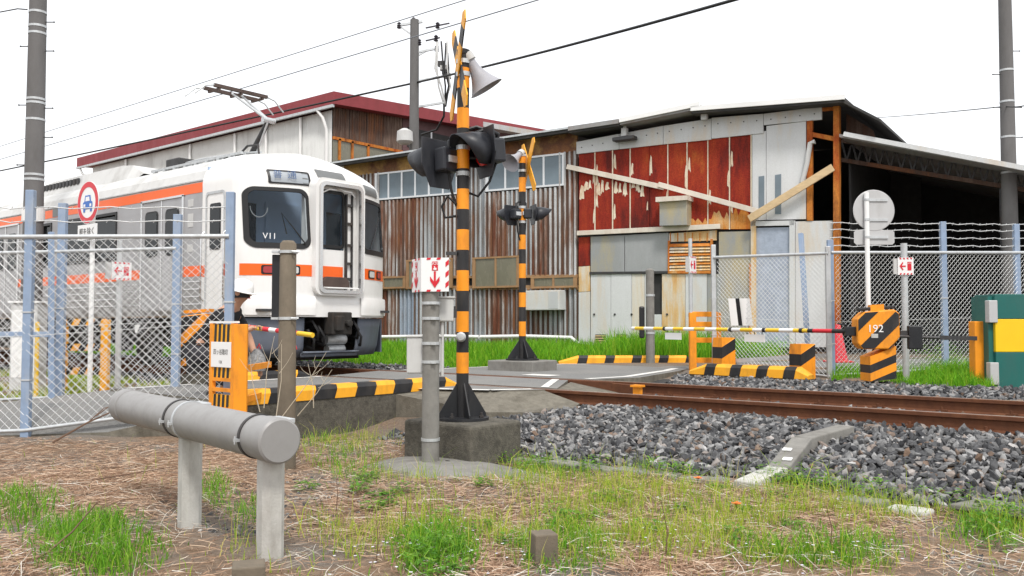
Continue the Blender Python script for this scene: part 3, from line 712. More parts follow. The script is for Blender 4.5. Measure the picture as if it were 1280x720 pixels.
for d in DOORS:
    dd = side_plate('passenger_door', d - .65, d + .65, 1.02, 2.86, .004, .012, M['steel_body'], rad=.06)
    mb = MB(); y = YC - HW - .012
    for a, b in ((d - .69, d - .64), (d + .64, d + .69)): mb.box(a, b, y - .012, y + .02, 1.02, 2.90)
    mb.box(d - .69, d + .69, y - .012, y + .02, 2.86, 2.905); mb.box(d - .012, d + .012, y - .008, y + .01, 1.03, 2.86); mb.build('door_frame', M['rubber'] if d < -30 else M['chrome'], dd, bevel=.008)
    for a, b in ((d - .54, d - .12), (d + .12, d + .54)):
        w_ = side_plate('door_window', a, b, 1.92, 2.70, .014, .008, M['rubber'], dd, rad=.08)
        side_plate('pane', a + .03, b - .03, 1.95, 2.67, .018, .004, M['glass_dark'], w_, rad=.06)
for a, b in WN:
    w_ = side_plate('side_window', a + .04, b - .04, 1.99, 2.73, -.03, .006, M['glass_dark'])
    mb = MB(); y = YC - HW
    mb.box(a - .02, b + .02, y - .015, y + .05, 1.92, 1.97); mb.box(a - .02, b + .02, y - .015, y + .05, 2.75, 2.80); mb.box(a - .02, a + .03, y - .015, y + .05, 1.97, 2.75); mb.box(b - .03, b + .02, y - .015, y + .05, 1.97, 2.75)
    m2 = (a + b) / 2 + .25
    mb.box(m2 - .02, m2 + .02, y - .005, y + .04, 1.97, 2.75); mb.build('window_frame', M['rubber'], w_)
    mb = MB(); mb.box(a + .1, b - .1, YC - 1.2, YC - .8, 1.2, 1.9); mb.build('bench_seat', M['cabin_blue'], train)
for zz in (2.68, 2.35, 1.95): side_plate('side_marker', -13.08, -12.92, zz, zz + (.12 if zz != 2.35 else .22), .006, .01, M['greybox'], bevel=.004)
side_plate('side_destination_display', -18.05, -17.75, 2.90, 3.06, .008, .01, M['display_dark'])
# crew door in the white part
cd = side_plate('crew_door', -12.52, -12.02, 1.0, 2.84, .004, .01, M['train_white'], rad=.05)
mb = MB(); y = YC - HW - .016; frame3_pts = plate(-12.54, -12.0, .98, 2.87, .07); inn = plate(-12.505, -12.035, 1.02, 2.83, .05); n_ = len(inn)
mb.add([(a, y, b) for a, b in frame3_pts] + [(a, y, b) for a, b in inn], [(k_, n_ + k_, n_ + (k_ + 1) % n_, (k_ + 1) % n_) for k_ in range(n_)]); mb.build('door_seal', M['galv'], cd)
w_ = side_plate('door_window', -12.42, -12.12, 1.95, 2.68, .012, .008, M['rubber'], cd, rad=.04); side_plate('pane', -12.40, -12.14, 1.97, 2.66, .016, .004, M['glass_dark'], w_, rad=.03)
for x_ in (-12.60, -11.97):
    mb = MB(); mb.path([(x_, YC - HW + .01, 1.15), (x_, YC - HW - .05, 1.2), (x_, YC - HW - .05, 2.2), (x_, YC - HW + .01, 2.25)], .012, 6)
    mb.build('grab_rail', M['chrome'], cd, smooth=60)
# underfloor
mb = MB(); mb.box(-33, -12.9, YC - 1.25, YC + 1.25, .78, .92); mb.build('underframe', M['under'], train)
for x0, x1, zz in ((-19.2, -17.6, .3), (-21.4, -19.6, .28), (-23.5, -21.8, .35), (-25.2, -24.0, .3), (-17.3, -16.6, .42)):
    mb = MB(); mb.box(x0, x1, YC - 1.33, YC - .5, zz, .8)
    for q in np.arange(x0 + .15, x1 - .1, .3): mb.box(q, q + .2, YC - 1.345, YC - 1.32, zz + .08, .72)
    mb.build('underfloor_box', M['under'], train, bevel=.012)
for cx in (-14.9, -28.5):
    for dx in (-1.05, 1.05):
        mb = MB()
        for yy, s in ((NEAR_Y, -1), (FAR_Y, 1)):
            zc = .43 + (CANT if s > 0 else 0) * 0
            mb.lathe((cx + dx, yy - .065, zc), (0, 1, 0), [(.10, 0), (.36, .0), (.36, .02), (.425, .03), (.415, .12), (.455 - .03, .135), (.10, .14)], 28)
        mb.tube((cx + dx, NEAR_Y, .43), (cx + dx, FAR_Y, .43), .08, n=10); mb.build('wheelset', M['steel_dark'], train, smooth=35)
    for s in (-1, 1):
        mb = MB(); yy = YC + s * .92
        mb.prism([(cx - 1.5, yy, .5), (cx - .6, yy, .4), (cx + .6, yy, .4), (cx + 1.5, yy, .5), (cx + 1.5, yy, .65), (cx + .6, yy, .62), (cx - .6, yy, .62), (cx - 1.5, yy, .65)], (0, s * .12, 0))
        for dx in (-1.05, 1.05): mb.box(cx + dx - .16, cx + dx + .16, yy - .02, yy + s * .2 + .02, .3, .58)
        mb.tube((cx, yy, .5), (cx, yy, .88), .22, n=14)
        mb.build('bogie_frame', M['under'], train, bevel=.01)
# roof gear
mb = MB(); pts = [(-20.6, 0), (-20.3, .18), (-19.6, .24), (-16.6, .24), (-16.2, .20), (-15.8, 0)]
for (xa, ha), (xb, hb) in zip(pts[:-1], pts[1:]):
    mb.add([(xa, YC - .95, 3.5), (xb, YC - .95, 3.5), (xb, YC - .8, 3.62 + hb), (xa, YC - .8, 3.62 + ha), (xa, YC + .95, 3.5), (xb, YC + .95, 3.5), (xb, YC + .8, 3.62 + hb), (xa, YC + .8, 3.62 + ha)], [(0, 1, 2, 3), (3, 2, 6, 7), (4, 7, 6, 5)])
ac = mb.build('air_conditioner', M['roof_grey'], train, smooth=50)
for q in np.arange(-20.1, -18.2, .16):
    mb = MB(); mb.box(q, q + .09, YC - .905, YC - .87, 3.66, 3.78); mb.build('vent_slat', M['steel_dark'], ac)
mb = MB(); mb.box(-15.2, -14.75, YC - .7, YC - .3, 3.55, 3.82); mb.build('roof_box', M['steel_dark'], train, bevel=.02)
mb = MB(); mb.box(-15.5, -12.6, YC - .82, YC - .78, 3.60, 3.64); mb.box(-15.5, -12.7, YC + .5, YC + .54, 3.62, 3.66)
for q in np.arange(-15.4, -12.7, .35): mb.box(q, q + .05, YC - .84, YC - .76, 3.48, 3.61); mb.tube((q, YC - .5, 3.6), (q, YC - .5, 3.72), .04, n=8)
mb.path([(-15.3, YC - .55, 3.72), (-14.2, YC - .55, 3.74), (-13.2, YC - .5, 3.72), (-12.5, YC - .5, 3.66)], .02, 6); mb.build('roof_walkway', M['galv'], train)
pg = MB(); 
pg.box(-13.9, -13.1, YC - .5, YC - .44, 3.62, 3.72); pg.box(-13.9, -13.1, YC + .44, YC + .5, 3.62, 3.72); pg.box(-13.6, -13.5, YC - .5, YC + .5, 3.68, 3.74)
pan = pg.build('pantograph', M['steel_dark'], train)
mb = MB(); mb.tube((-13.62, YC, 3.72), (-13.02, YC, 4.36), .055, .045, 10); mb.build('lower_arm', M['steel_dark'], pan, smooth=50)
mb = MB(); mb.tube((-13.02, YC, 4.36), (-14.0, YC - .1, 4.98), .03, .02, 8); mb.tube((-13.02, YC, 4.36), (-14.0, YC + .1, 4.98), .03, .02, 8); mb.tube((-13.35, YC - .05, 3.72), (-12.98, YC - .05, 4.30), .018, n=6); mb.tube((-13.02, YC - .12, 4.36), (-13.02, YC + .12, 4.36), .05, n=10); mb.build('upper_arm', M['galv'], pan, smooth=50)
mb = MB()
for dx in (-.16, .16): mb.box(-14.02 + dx - .03, -14.02 + dx + .03, YC - .55, YC + .55, 4.99, 5.05)
for dy in (-.45, 0, .45): mb.box(-14.2, -13.84, YC + dy - .02, YC + dy + .02, 4.95, 4.99)
mb.build('collector_head', M['carbon'], pan)
mb = MB()
for dx in (-.16, .16):
    for s in (-1, 1):
        mb = MB(); mb.path([(-14.02 + dx, YC + s * .55, 5.02), (-14.02 + dx, YC + s * .72, 4.98), (-14.02 + dx, YC + s * .92, 4.80)], .013, 6)
        mb.build('horn', M['galv'], pan)
mb = MB(); mb.box(-12.95, -12.72, YC + .30, YC + .62, 3.55, 3.75); mb.build('warning_lamp', M['red'], train, bevel=.02)
mb = MB(); mb.path([(-13.1, YC - .6, 3.6), (-12.75, YC - .6, 3.78), (-12.45, YC - .6, 3.76), (-12.4, YC - .6, 3.5)], .02, 6); mb.build('roof_conduit', M['steel_dark'], train)
# ============================================================ CROSSING SIGNALS
M['visor'] = mat('black signal visor', (.02, .022, .028), .38, var=.25, dirt=(.07, .07, .075), dirt_amt=.35, dirt_scale=6)
M['lamp_red'] = mat('unlit red signal lens', (.50, .01, .012), .2, var=.12, spec=.7)
M['horn_grey'] = mat('grey horn', (.34, .34, .37), .45, var=.08, dirt=(.28, .27, .27), dirt_amt=.4, dirt_scale=6)
def cam_dir(r_, f_, u_): return (RT * r_ + FWD * f_ + UP * u_).normalized()
def signal_head(root, c, d, size=.215):
    """hooded lamp: housing, backboard, lens, visor looking along d"""
    c = Vector(c); d = Vector(d).normalized(); u = UP; s_ = d.cross(u).normalized(); u = s_.cross(d)
    mb = MB(); mb.obox(c - d * .10, d * .07, s_ * size * .45, u * size * .5); h = mb.build('signal_housing', M['visor'], root, bevel=.02)
    mb = MB(); w = size
    pl = [(-w * .95, w * .95), (w * .95, w * .95), (w * 1.0, -w * .15), (w * .55, -w * 1.1), (-w * .55, -w * 1.1), (-w * 1.0, -w * .15)]
    mb.prism([c + s_ * a + u * b for a, b in pl], d * .012); mb.build('backboard', M['visor'], h, bevel=.004)
    mb = MB(); mb.lathe(c, d, [(size * .62, .012), (size * .62, .035), (size * .5, .055), (size * .2, .07), (0, .072)], 20); mb.build('lamp_lens', M['lamp_red'], h, smooth=40)
    mb = MB(); P_ = []; n = 18
    for k in range(n + 1):                                   # hood: longest on top, cut away below
        a = R(-50 + 280 * k / n); rr = size * .78; top = max(0, math.sin(a)); L = .05 + .27 * ((1 + math.sin(a)) / 2) ** .6
        base = c + (s_ * math.cos(a) + u * math.sin(a)) * rr; tip = c + (s_ * math.cos(a) * .98 + u * (math.sin(a) * .98)) * rr + d * L - u * (.02 * top)
        P_.append([base + d * .012, (base + tip) / 2 + (s_ * math.cos(a) + u * math.sin(a)) * .012, tip])
    mb.grid(P_); v = mb.build('visor', M['visor'], h, smooth=60); so_ = v.modifiers.new('solid', 'SOLIDIFY'); so_.thickness = .008
    mb = MB(); mb.obox(c - d * .175, d * .012, s_ * .05, u * .03); mb.build('housing_catch', M['galv'], h)
    return h
def crossing_signal(label, base, height, band0, band, heads, horn_c, horn_d, buck_c, buck_n, r_=.057, first='yellow', plate_r=.24, buck_mats=('yellow', 'black'), hsize=.22):
    base = Vector(base); t = thing('crossing_signal', label, 'crossing signal', base)
    z = base.z; segs = [(z, z + band0, 'black')]; q = z + band0; c = first
    while q < z + height - .02: segs.append((q, min(q + band, z + height), c)); q += band; c = 'black' if c != 'black' else 'orange'
    for a, b, c in segs:
        mb = MB(); mb.tube((base.x, base.y, a), (base.x, base.y, b), r_ if c != 'black' else r_ - .0015, n=20); mb.build('pole_band', M[c], t, smooth=40)
    mb = MB(); mb.lathe((base.x, base.y, z + height), (0, 0, 1), [(r_ + .004, -.02), (r_ + .004, .02), (r_ * .5, .035), (0, .038)], 18); mb.build('pole_cap', M['blackmetal'], t, smooth=40)
    mb = MB(); mb.lathe(base, (0, 0, 1), [(plate_r, 0), (plate_r, .022), (0, .024)], 32); pl = mb.build('base_plate', M['blackmetal'], t, smooth=40)
    for k in range(4):
        a = R(20 + 90 * k); d = RT * math.cos(a) + FWD * math.sin(a)
        mb = MB(); s_ = d.cross(UP) * .006
        mb.prism([base + d * (r_ - .005) + UP * .022 - s_, base + d * (plate_r * .93) + UP * .022 - s_, base + d * (plate_r * .93) + UP * .05 - s_, base + d * (r_ - .005) + UP * .33 - s_], s_ * 2); mb.build('gusset', M['blackmetal'], pl)
        d2 = RT * math.cos(a + R(45)) + FWD * math.sin(a + R(45)); q = base + d2 * plate_r * .8
        mb = MB(); mb.tube(q + UP * .02, q + UP * .07, .012, n=6); mb.tube(q + UP * .024, q + UP * .045, .022, n=6); mb.build('anchor_bolt', M['steel_dark'], pl)
    for c, d in heads:
        h = signal_head(t, c, d, hsize); cc = Vector(c) - Vector(d).normalized() * .12; ax = Vector((base.x, base.y, cc.z))
        mb = MB(); mb.path([ax + UP * .18, ax + (cc - ax) * .4 + UP * .22, cc + UP * .17, cc + UP * .06], .017, 7)
        mb.path([ax - UP * .07, cc - UP * .06], .014, 7); mb.build('bracket', M['blackmetal'], t, smooth=50)
        mb = MB(); mb.path([cc - UP * .1, cc - UP * .28 + (ax - cc) * .2, ax - UP * .42 + (cc - ax) * .45, ax - UP * .38 + (cc - ax) * .1], .013, 6); mb.build('cable', M['cable'], t, smooth=60)
    hc = Vector(horn_c); hd = Vector(horn_d).normalized()
    mb = MB(); mb.lathe(hc, hd, [(.045, -.02), (.05, .02), (.055, .07), (.075, .13), (.11, .20), (.155, .27), (.165, .275), (.15, .268), (.10, .19), (.05, .08), (.0, .07)], 26); hn = mb.build('horn_speaker', M['horn_grey'], t, smooth=45)
    mb = MB(); mb.lathe(hc, hd, [(.0, -.10), (.06, -.09), (.065, -.02), (.04, -.015)], 18); mb.build('horn_driver', M['greybox'], hn, smooth=40)
    mb = MB(); mb.bar(hc - hd * .04, Vector((base.x, base.y, hc.z + .02)), .03, .03); mb.build('horn_bracket', M['galv'], hn)
    bc = Vector(buck_c); n_ = Vector(buck_n).normalized(); s_ = n_.cross(UP).normalized()
    for k, a in enumerate((52, 128)):
        d = s_ * math.cos(R(a)) + UP * math.sin(R(a)); w = d.cross(n_); L, W_ = .54, .075
        b_ = None
        for q0, q1, m_ in ((-1, -.52, buck_mats[0]), (-.52, -.1, buck_mats[1]), (-.1, .42, buck_mats[0]), (.42, .72, buck_mats[1]), (.72, 1, buck_mats[0])):
            mb = MB(); pts = [(q0, -1), (q1, -1), (q1, 1), (q0, 1)]
            if q1 == 1: pts = [(q0, -1), (.9, -1), (1, 0), (.9, 1), (q0, 1)]
            if q0 == -1: pts = [(-.9, -1), (q1, -1), (q1, 1), (-.9, 1), (-1, 0)]
            mb.prism([bc + n_ * (.016 * k) + d * a_ * L + w * b * W_ for a_, b in pts], n_ * .012)
            if b_ is None: b_ = mb.build('crossbuck_board', M[m_], t)
            else: mb.build('board_band', M[m_], b_)
    for zz in (bc.z - .06, hc.z, heads[0][0][2] + .12, heads[0][0][2] - .12):
        mb = MB(); mb.lathe((base.x, base.y, zz), (0, 0, 1), [(r_ + .001, -.02), (r_ + .008, -.02), (r_ + .008, .02), (r_ + .001, .02)], 18); mb.build('clamp_band', M['galv'], t)
    return t
SB = at_d(578, 524, 8.0)
def off(b, r_, f_, z): return Vector((b.x, b.y, 0)) + RT * r_ + FWD * f_ + UP * z
zc = lambda py, Z: CH + (405 - py) * Z / FPX
s1 = crossing_signal('tall black and orange striped crossing signal bolted to the dark concrete block', SB, zc(62, 8) - SB.z, zc(466, 8) - SB.z, .186,
    [(off(SB, -.22, .06, zc(200, 8)), cam_dir(-.74, .66, -.04)), (off(SB, .20, -.02, zc(188, 8)), cam_dir(-.86, -.48, -.08))],
    off(SB, .07, .02, zc(74, 8)), cam_dir(.52, .1, -.85), off(SB, -.055, -.02, zc(82, 8)), RT + FWD * .26, first='orange', buck_mats=('yellow', 'black'))
mb = MB(); mb.lathe(off(SB, -.01, -.07, zc(421, 8)), -FWD, [(0, -.03), (.04, -.03), (.045, .02), (.03, .035), (0, .037)], 16); mb.build('round_plate', M['galv'], s1, smooth=40)
mb = MB(); mb.path([off(SB, -.06, -.02, zc(255, 8)), off(SB, -.14, -.02, zc(245, 8)), off(SB, -.19, -.02, zc(258, 8)), off(SB, -.16, -.02, zc(272, 8)), off(SB, -.06, -.02, zc(270, 8))], .013, 6); mb.build('cable_loop', M['cable'], s1, smooth=60)
mb = MB(); mb.path([off(SB, .3, .05, zc(178, 8)), off(SB, .32, .0, zc(166, 8)), off(SB, .22, -.03, zc(160, 8)), off(SB, .06, -.03, zc(170, 8))], .022, 7); mb.build('conduit', M['blackmetal'], s1, smooth=60)
mb = MB(); mb.obox(off(SB, -.10, -.03, zc(317, 8)), RT * .05, FWD * .02, UP * .015); mb.build('bolt_lug', M['steel_dark'], s1)

FB = at_d(653, 450, 14.3)
Zf = 14.3
s2 = crossing_signal('slimmer striped crossing signal with yellow crossbuck standing in the grass by the workshop', FB, zc(192, Zf) - FB.z, zc(420, Zf) - FB.z, .235,
    [(off(FB, -.17, -.02, zc(268, Zf)), cam_dir(-.62, .78, 0)), (off(FB, .17, .02, zc(267, Zf)), cam_dir(.95, .30, -.02))],
    off(FB, -.05, -.05, zc(193, Zf)), cam_dir(-.55, -.6, -.6), off(FB, .08, -.02, zc(208, Zf)), RT + FWD * .32, first='orange', r_=.058, plate_r=.27, buck_mats=('yellow', 'yellow'), hsize=.16)
# foundations
def block(label, c, hx, hy, z0, z1, rot=0.0, m_='concrete_dark', bev=.02, name='concrete_foundation'):
    mb = MB(); d = Vector((math.cos(rot), math.sin(rot), 0)); e = Vector((-d.y, d.x, 0))
    c = Vector(c); nu = 7
    mb.obox(Vector((c.x, c.y, (z0 + z1) / 2)), d * hx, e * hy, UP * (z1 - z0) / 2)
    return tag(mb.build(name, M[m_], bevel=bev, segs=3), label, 'foundation')
block('dark pitted concrete block under the tall striped signal', SB, .43, .33, -.62, SB.z - .002, R(-2), bev=.035)
block('flat grey concrete slab under the signal in the far grass', FB, .44, .36, -.2, FB.z - .002, R(4), 'concrete', .02)
# rough concrete spill round the emergency post
mb = MB(); cpt = Vector((-5.15, 5.42, 0)); P_ = []
for k, rr in enumerate((0.02, .3, .5, .62, .74)):
    P_.append([(cpt.x + math.cos(a) * rr * (1.45 + .14 * math.sin(3 * a + 1)), cpt.y + math.sin(a) * rr * (.85 + .1 * math.sin(4 * a)), -.36 - .11 * (rr / .74) ** 2.2 - (.05 if k == 4 else 0)) for a in np.linspace(0, 2 * math.pi, 33)])
mb.grid(P_, flip=True); tag(mb.build('concrete_pad', M['concrete'], smooth=60), 'uneven grey concrete pad round the emergency button post', 'concrete pad')

# ============================================================ EMERGENCY BUTTON POST
EB = at_d(538, 581, 7.5); Ze = 7.5
def ez(py): return CH + (405 - py) * Ze / FPX
t = thing('emergency_button_post', 'concrete post with red and white SOS arrow sign and grey boxes beside the tall signal', 'emergency post', (EB.x, EB.y, EB.z))
mb = MB(); mb.tube((EB.x, EB.y, EB.z - .2), (EB.x, EB.y, ez(355)), .076, .070, 20); mb.build('post', M['concrete'], t, smooth=40)
M['sos_white'] = mat('white reflective sheet', (.78, .78, .78), .35, var=.03)
def sos_panel(parent, o_, r_, w, h, side=1):
    """white panel with hatched red border, SOS pictogram and a down arrow; o_ = centre, r_ = right"""
    r_ = Vector(r_).normalized(); n_ = r_.cross(UP); o_ = Vector(o_)
    mb = MB(); mb.obox(o_ - n_ * .004, r_ * w / 2, n_ * .004, UP * h / 2); p = mb.build('sign_panel', M['sos_white'], parent, bevel=.002)
    P2 = lambda a, b, f=.003: o_ + r_ * a * w / 2 + UP * b * h / 2 + n_ * f
    mb = MB(); bw = .10 * h / w
    for k in range(3):
        for s_ in (side,):
            b0 = -.80 + .62 * k; a0, a1 = (s_ * 1.0, s_ * (1 - 2 * bw)) if s_ > 0 else (-(1 - 2 * bw), -1.0)
            lo, hi = min(a0, a1), max(a0, a1)
            mb.quad(P2(lo, b0), P2(hi, b0 + .18), P2(hi, b0 + .46), P2(lo, b0 + .28))
    for k in range(2):
        for s_ in (-1, 1):
            a0 = -.62 + .72 * k + .3 * (side < 0); lo, hi = (.88, 1.0) if s_ > 0 else (-1.0, -.88)
            mb.quad(P2(a0, lo), P2(a0 + .28, lo), P2(a0 + .34, hi), P2(a0 + .06, hi))
    tag(mb.build('hatched_border', M['ink_red'], p), kind='stuff')
    mb = MB(); mb.quad(P2(-.22, .24), P2(.22, .24), P2(.22, .78), P2(-.22, .78)); pc = mb.build('pictogram', M['ink_red'], p)
    text_part('lettering', 'SOS', h * .125, M['sos_white'], pc, P2(0, .66, .006), r_, UP)
    mb = MB(); mb.prism([P2(-.05, .50, .004), P2(.01, .50, .004), P2(.01, .42, .004), P2(.12, .40, .004), P2(.12, .28, .004), P2(-.08, .28, .004), P2(-.13, .36, .004), P2(-.05, .38, .004)], n_ * .002); mb.build('pointing_hand', M['sos_white'], pc)
    mb = MB(); mb.prism([P2(-.07, .20), P2(.07, .20), P2(.07, -.40), P2(.34, -.10), P2(.34, -.36), P2(0, -.78), P2(-.34, -.36), P2(-.34, -.10), P2(-.07, -.40)], n_ * .002); mb.build('arrow', M['ink_red'], p)
    return p
hh = ez(323) - ez(365); zc_ = (ez(323) + ez(365)) / 2
rA = (RT + FWD * -.12).normalized(); rB = (RT * .42 - FWD * .9).normalized()
cA = off(EB, .04, -.085, zc_); wA = 35 * Ze / FPX
sos_panel(t, cA, rA, wA, hh)
ed = cA - rA * wA / 2; wB = .24; sos_panel(t, ed - rB * wB / 2, rB, wB, hh, -1)
mb = MB(); pts = [cA + rA * wA / 2, cA - rA * wA / 2, ed - rB * wB, cA + rA * wA / 2 + FWD * .2]; mb.prism([p + UP * (hh / 2 - .02) for p in [pts[0] + FWD * .006, pts[1] + FWD * .01, pts[2] + FWD * .012 + RT * .01, pts[3]]], UP * .01); mb.build('sign_top_plate', M['greybox'], t)
def encl(parent, c, hx, hy, hz, m_='greybox'):
    mb = MB(); mb.obox(c, RT * hx, FWD * hy, UP * hz); b = mb.build('control_box', M[m_], parent, bevel=.012)
    mb = MB(); mb.obox(Vector(c) + UP * (hz + .004), RT * (hx + .01), FWD * (hy + .01), UP * .008); mb.build('box_lid', M[m_], b, bevel=.004)
    return b
b1_ = encl(t, off(EB, .075, .10, (ez(372) + ez(402)) / 2), .115, .06, (ez(372) - ez(402)) / 2)
mb = MB(); mb.obox(off(EB, .195, .07, ez(392)), RT * .02, FWD * .02, UP * .035); mb.tube(off(EB, .195, .07, ez(392)) + UP * .03, off(EB, .195, .07, ez(392)) + UP * .065, .012, n=8); mb.build('padlock', M['steel_dark'], b1_)
b2_ = encl(t, off(EB, -.065, .10, (ez(421) + ez(467)) / 2), .145, .07, (ez(421) - ez(467)) / 2)
for py in (379, 398, 429, 452, 548):
    mb = MB(); mb.lathe((EB.x, EB.y, ez(py)), (0, 0, 1), [(.074, -.012), (.080, -.012), (.080, .012), (.074, .012)], 18); cl_ = mb.build('steel_strap', M['galv'], t)
    if py < 460:
        mb = MB(); mb.obox(off(EB, .03, -.085, ez(py)), RT * .02, FWD * .012, UP * .012); mb.build('strap_bolt', M['galv'], cl_)
mb = MB(); mb.tube(off(EB, .09, .08, ez(402)), off(EB, .09, .08, ez(470)), .016, n=8); mb.build('conduit', M['greybox'], t, smooth=50)

# ============================================================ PIPE RAIL ON POSTS (near left)
pa, pb = at_d(158, 507, 6.2), at_d(348, 551, 4.5); pd = (pb - pa).normalized(); PR = .112
t = thing('pipe_barrier', 'thick grey pipe strapped to two white square concrete posts', 'pipe barrier', (-4.4, 2.8, -.43))
mb = MB(); mb.tube(pa, pb, PR, n=40); pp = mb.build('pipe', M['greypipe'], t, smooth=40)
for e, s_ in ((pa, -1), (pb, 1)):
    mb = MB(); mb.lathe(e, pd * s_, [(PR + .0015, -.12), (PR + .005, -.118), (PR + .005, .012), (PR - .006, .022), (0, .024)], 40); mb.build('end_cap', M['greypipe'], pp, smooth=35)
for k, (px, py) in enumerate(((238, 663), (337, 703))):
    L = (pb - pa).length; q = pa + pd * L * (.34 if k == 0 else .88)
    q = at_d(px, 600, 5.42 if k == 0 else 4.62); q = pa + pd * ((q - pa).dot(Vector((pd.x, pd.y, 0)).normalized()))
    w = .062; n_ = Vector((-pd.y, pd.x, 0)).normalized(); d_ = Vector((pd.x, pd.y, 0)).normalized(); c = Vector((q.x, q.y, 0)) + n_ * .03
    mb = MB(); mb.obox(c + UP * ((q.z - .03 - .8) / 2), d_ * w, n_ * w, UP * ((q.z - .03 + .8) / 2)); po = mb.build('post', M['concrete_pale'], t, bevel=.03, segs=1)
    mb = MB(); mb.obox(Vector((q.x, q.y, q.z + .088)) + n_ * .07, d_ * .09, n_ * .05, UP * .012); mb.build('bracket_plate', M['galv'], po, bevel=.003)
    for dd in (-.07, .07) if k == 0 else (-.08,):
        c2 = q + d_ * dd; c2.z = (pa + pd * ((c2 - pa).dot(pd))).z
        mb = MB(); mb.lathe(c2, pd, [(PR + .001, -.012), (PR + .006, -.012), (PR + .006, .012), (PR + .001, .012)], 40); bd = mb.build('steel_band', M['galv'] if dd > 0 else M['steel_dark'], pp, smooth=35)
        mb = MB(); fr = -n_ * 1; mb.obox(c2 + fr * (PR + .012) - UP * .01, pd * .014, fr * .012, UP * .008); mb.tube(c2 + fr * (PR + .02) - UP * .03, c2 + fr * (PR + .02) + UP * .01, .006, n=6); mb.build('band_bolt', M['galv'], bd)

# ============================================================ SINGLE POSTS
Zp = 7.6; PB = at_d(358, 528, Zp); 
t = thing('concrete_post', 'brown round-topped concrete post with a black box strapped behind it', 'post', (PB.x, PB.y, -.43))
ztop = CH + (405 - 300) * Zp / FPX; rr = .077
mb = MB(); mb.lathe((PB.x, PB.y, 0), (0, 0, 1), [(rr + .006, -.6), (rr, .2), (rr - .008, ztop - .03), (rr * .6, ztop - .005), (0, ztop)], 20); mb.build('post', M['concrete_brown'], t, smooth=50)
mb = MB(); a, b = CH + (405 - 318) * Zp / FPX, CH + (405 - 396) * Zp / FPX; mb.obox(off(PB, -.085, .03, (a + b) / 2), RT * .055, FWD * .03, UP * (a - b) / 2); mb.build('black_box', M['blackmetal'], t, bevel=.006)
for py in (315, 398):
    z = CH + (405 - py) * Zp / FPX; mb = MB(); mb.lathe((PB.x, PB.y, z), (0, 0, 1), [(rr - .006, -.012), (rr + .004, -.012), (rr + .004, .012), (rr - .006, .012)], 18); mb.tube(off(PB, .05, -.08, z), off(PB, .11, -.06, z), .008, n=6); mb.obox(off(PB, -.10, -.02, z), RT * .03, FWD * .03, UP * .01); mb.build('steel_strap', M['galv'], t)
def stake(label, px, py_top, Z, w, h, m_='wood_old'):
    p = at_d(px, py_top, Z); mb = MB(); mb.obox(p - UP * h / 2, (RT + FWD * .3).normalized() * w, (FWD - RT * .3).normalized() * w, UP * h / 2)
    return tag(mb.build('boundary_stake', M[m_], bevel=.008), label, 'stake')
stake('short square concrete stake alone in the yellow green grass', 679, 665, 4.5, .06, .5, 'concrete_brown')
stake('low stone stake at the foot of the pipe barrier post', 311, 704, 4.2, .075, .25, 'concrete_brown')

# cable trough climbing the ballast and the buried duct edge
t = thing('cable_trough', 'bent concrete cable trough cover climbing the ballast slope', 'cable trough', (-2.9, 7, -.35))
ct = [at_z(930, 605, -.38), at_z(973, 586, -.33), at_z(1003, 549, -.19), at_z(1058, 534, -.13)]
for k, (a, b) in enumerate(zip(ct[:-1], ct[1:])):
    mb = MB(); mb.bar(a - UP * .04, b - UP * .04, .17, .12); mb.build('trough_cover', M['concrete'] if k else M['concrete_pale'], t, bevel=.012)
for k in range(2):
    q = ct[1] + (ct[2] - ct[1]) * (.2 + .3 * k) + UP * .03; mb = MB(); d = (ct[2] - ct[1]).normalized(); s_ = d.cross(UP).normalized(); mb.obox(q + s_ * .03 * (1 - 2 * k), d * .03, s_ * .035, d.cross(s_) * .004); mb.build('white_tag', M['whiteclean'], t)
t = thing('buried_duct', 'half buried line of concrete duct covers along the foot of the ballast', 'duct', (-3, 6.2, -.43))
dp = [at_z(px, py, -.42) for px, py in ((612, 573), (690, 579), (770, 588), (850, 597), (915, 604), (985, 616), (1050, 625), (1110, 634), (1165, 642))]
for k, (a, b) in enumerate(zip(dp[:-1], dp[1:])):
    d = (b - a).normalized(); mb = MB(); mb.bar(a + d * .01 + UP * random.uniform(-.05, -.015), b - d * .01 + UP * random.uniform(-.05, -.015), .17, .12); mb.build('duct_cover', M['concrete_pale'] if k in (4, 5, 7) else M['concrete'], t, bevel=.015)
mb = MB(); q = at_z(1240, 637, -.41); mb.prism([q + Vector(v) for v in ((-.22, -.16, 0), (.2, -.2, 0), (.26, .1, 0), (-.1, .2, 0))], (0, 0, .035)); tag(mb.build('stone_slab', M['concrete'], bevel=.01), 'flat grey slab lying in weeds beside the ballast', 'slab')

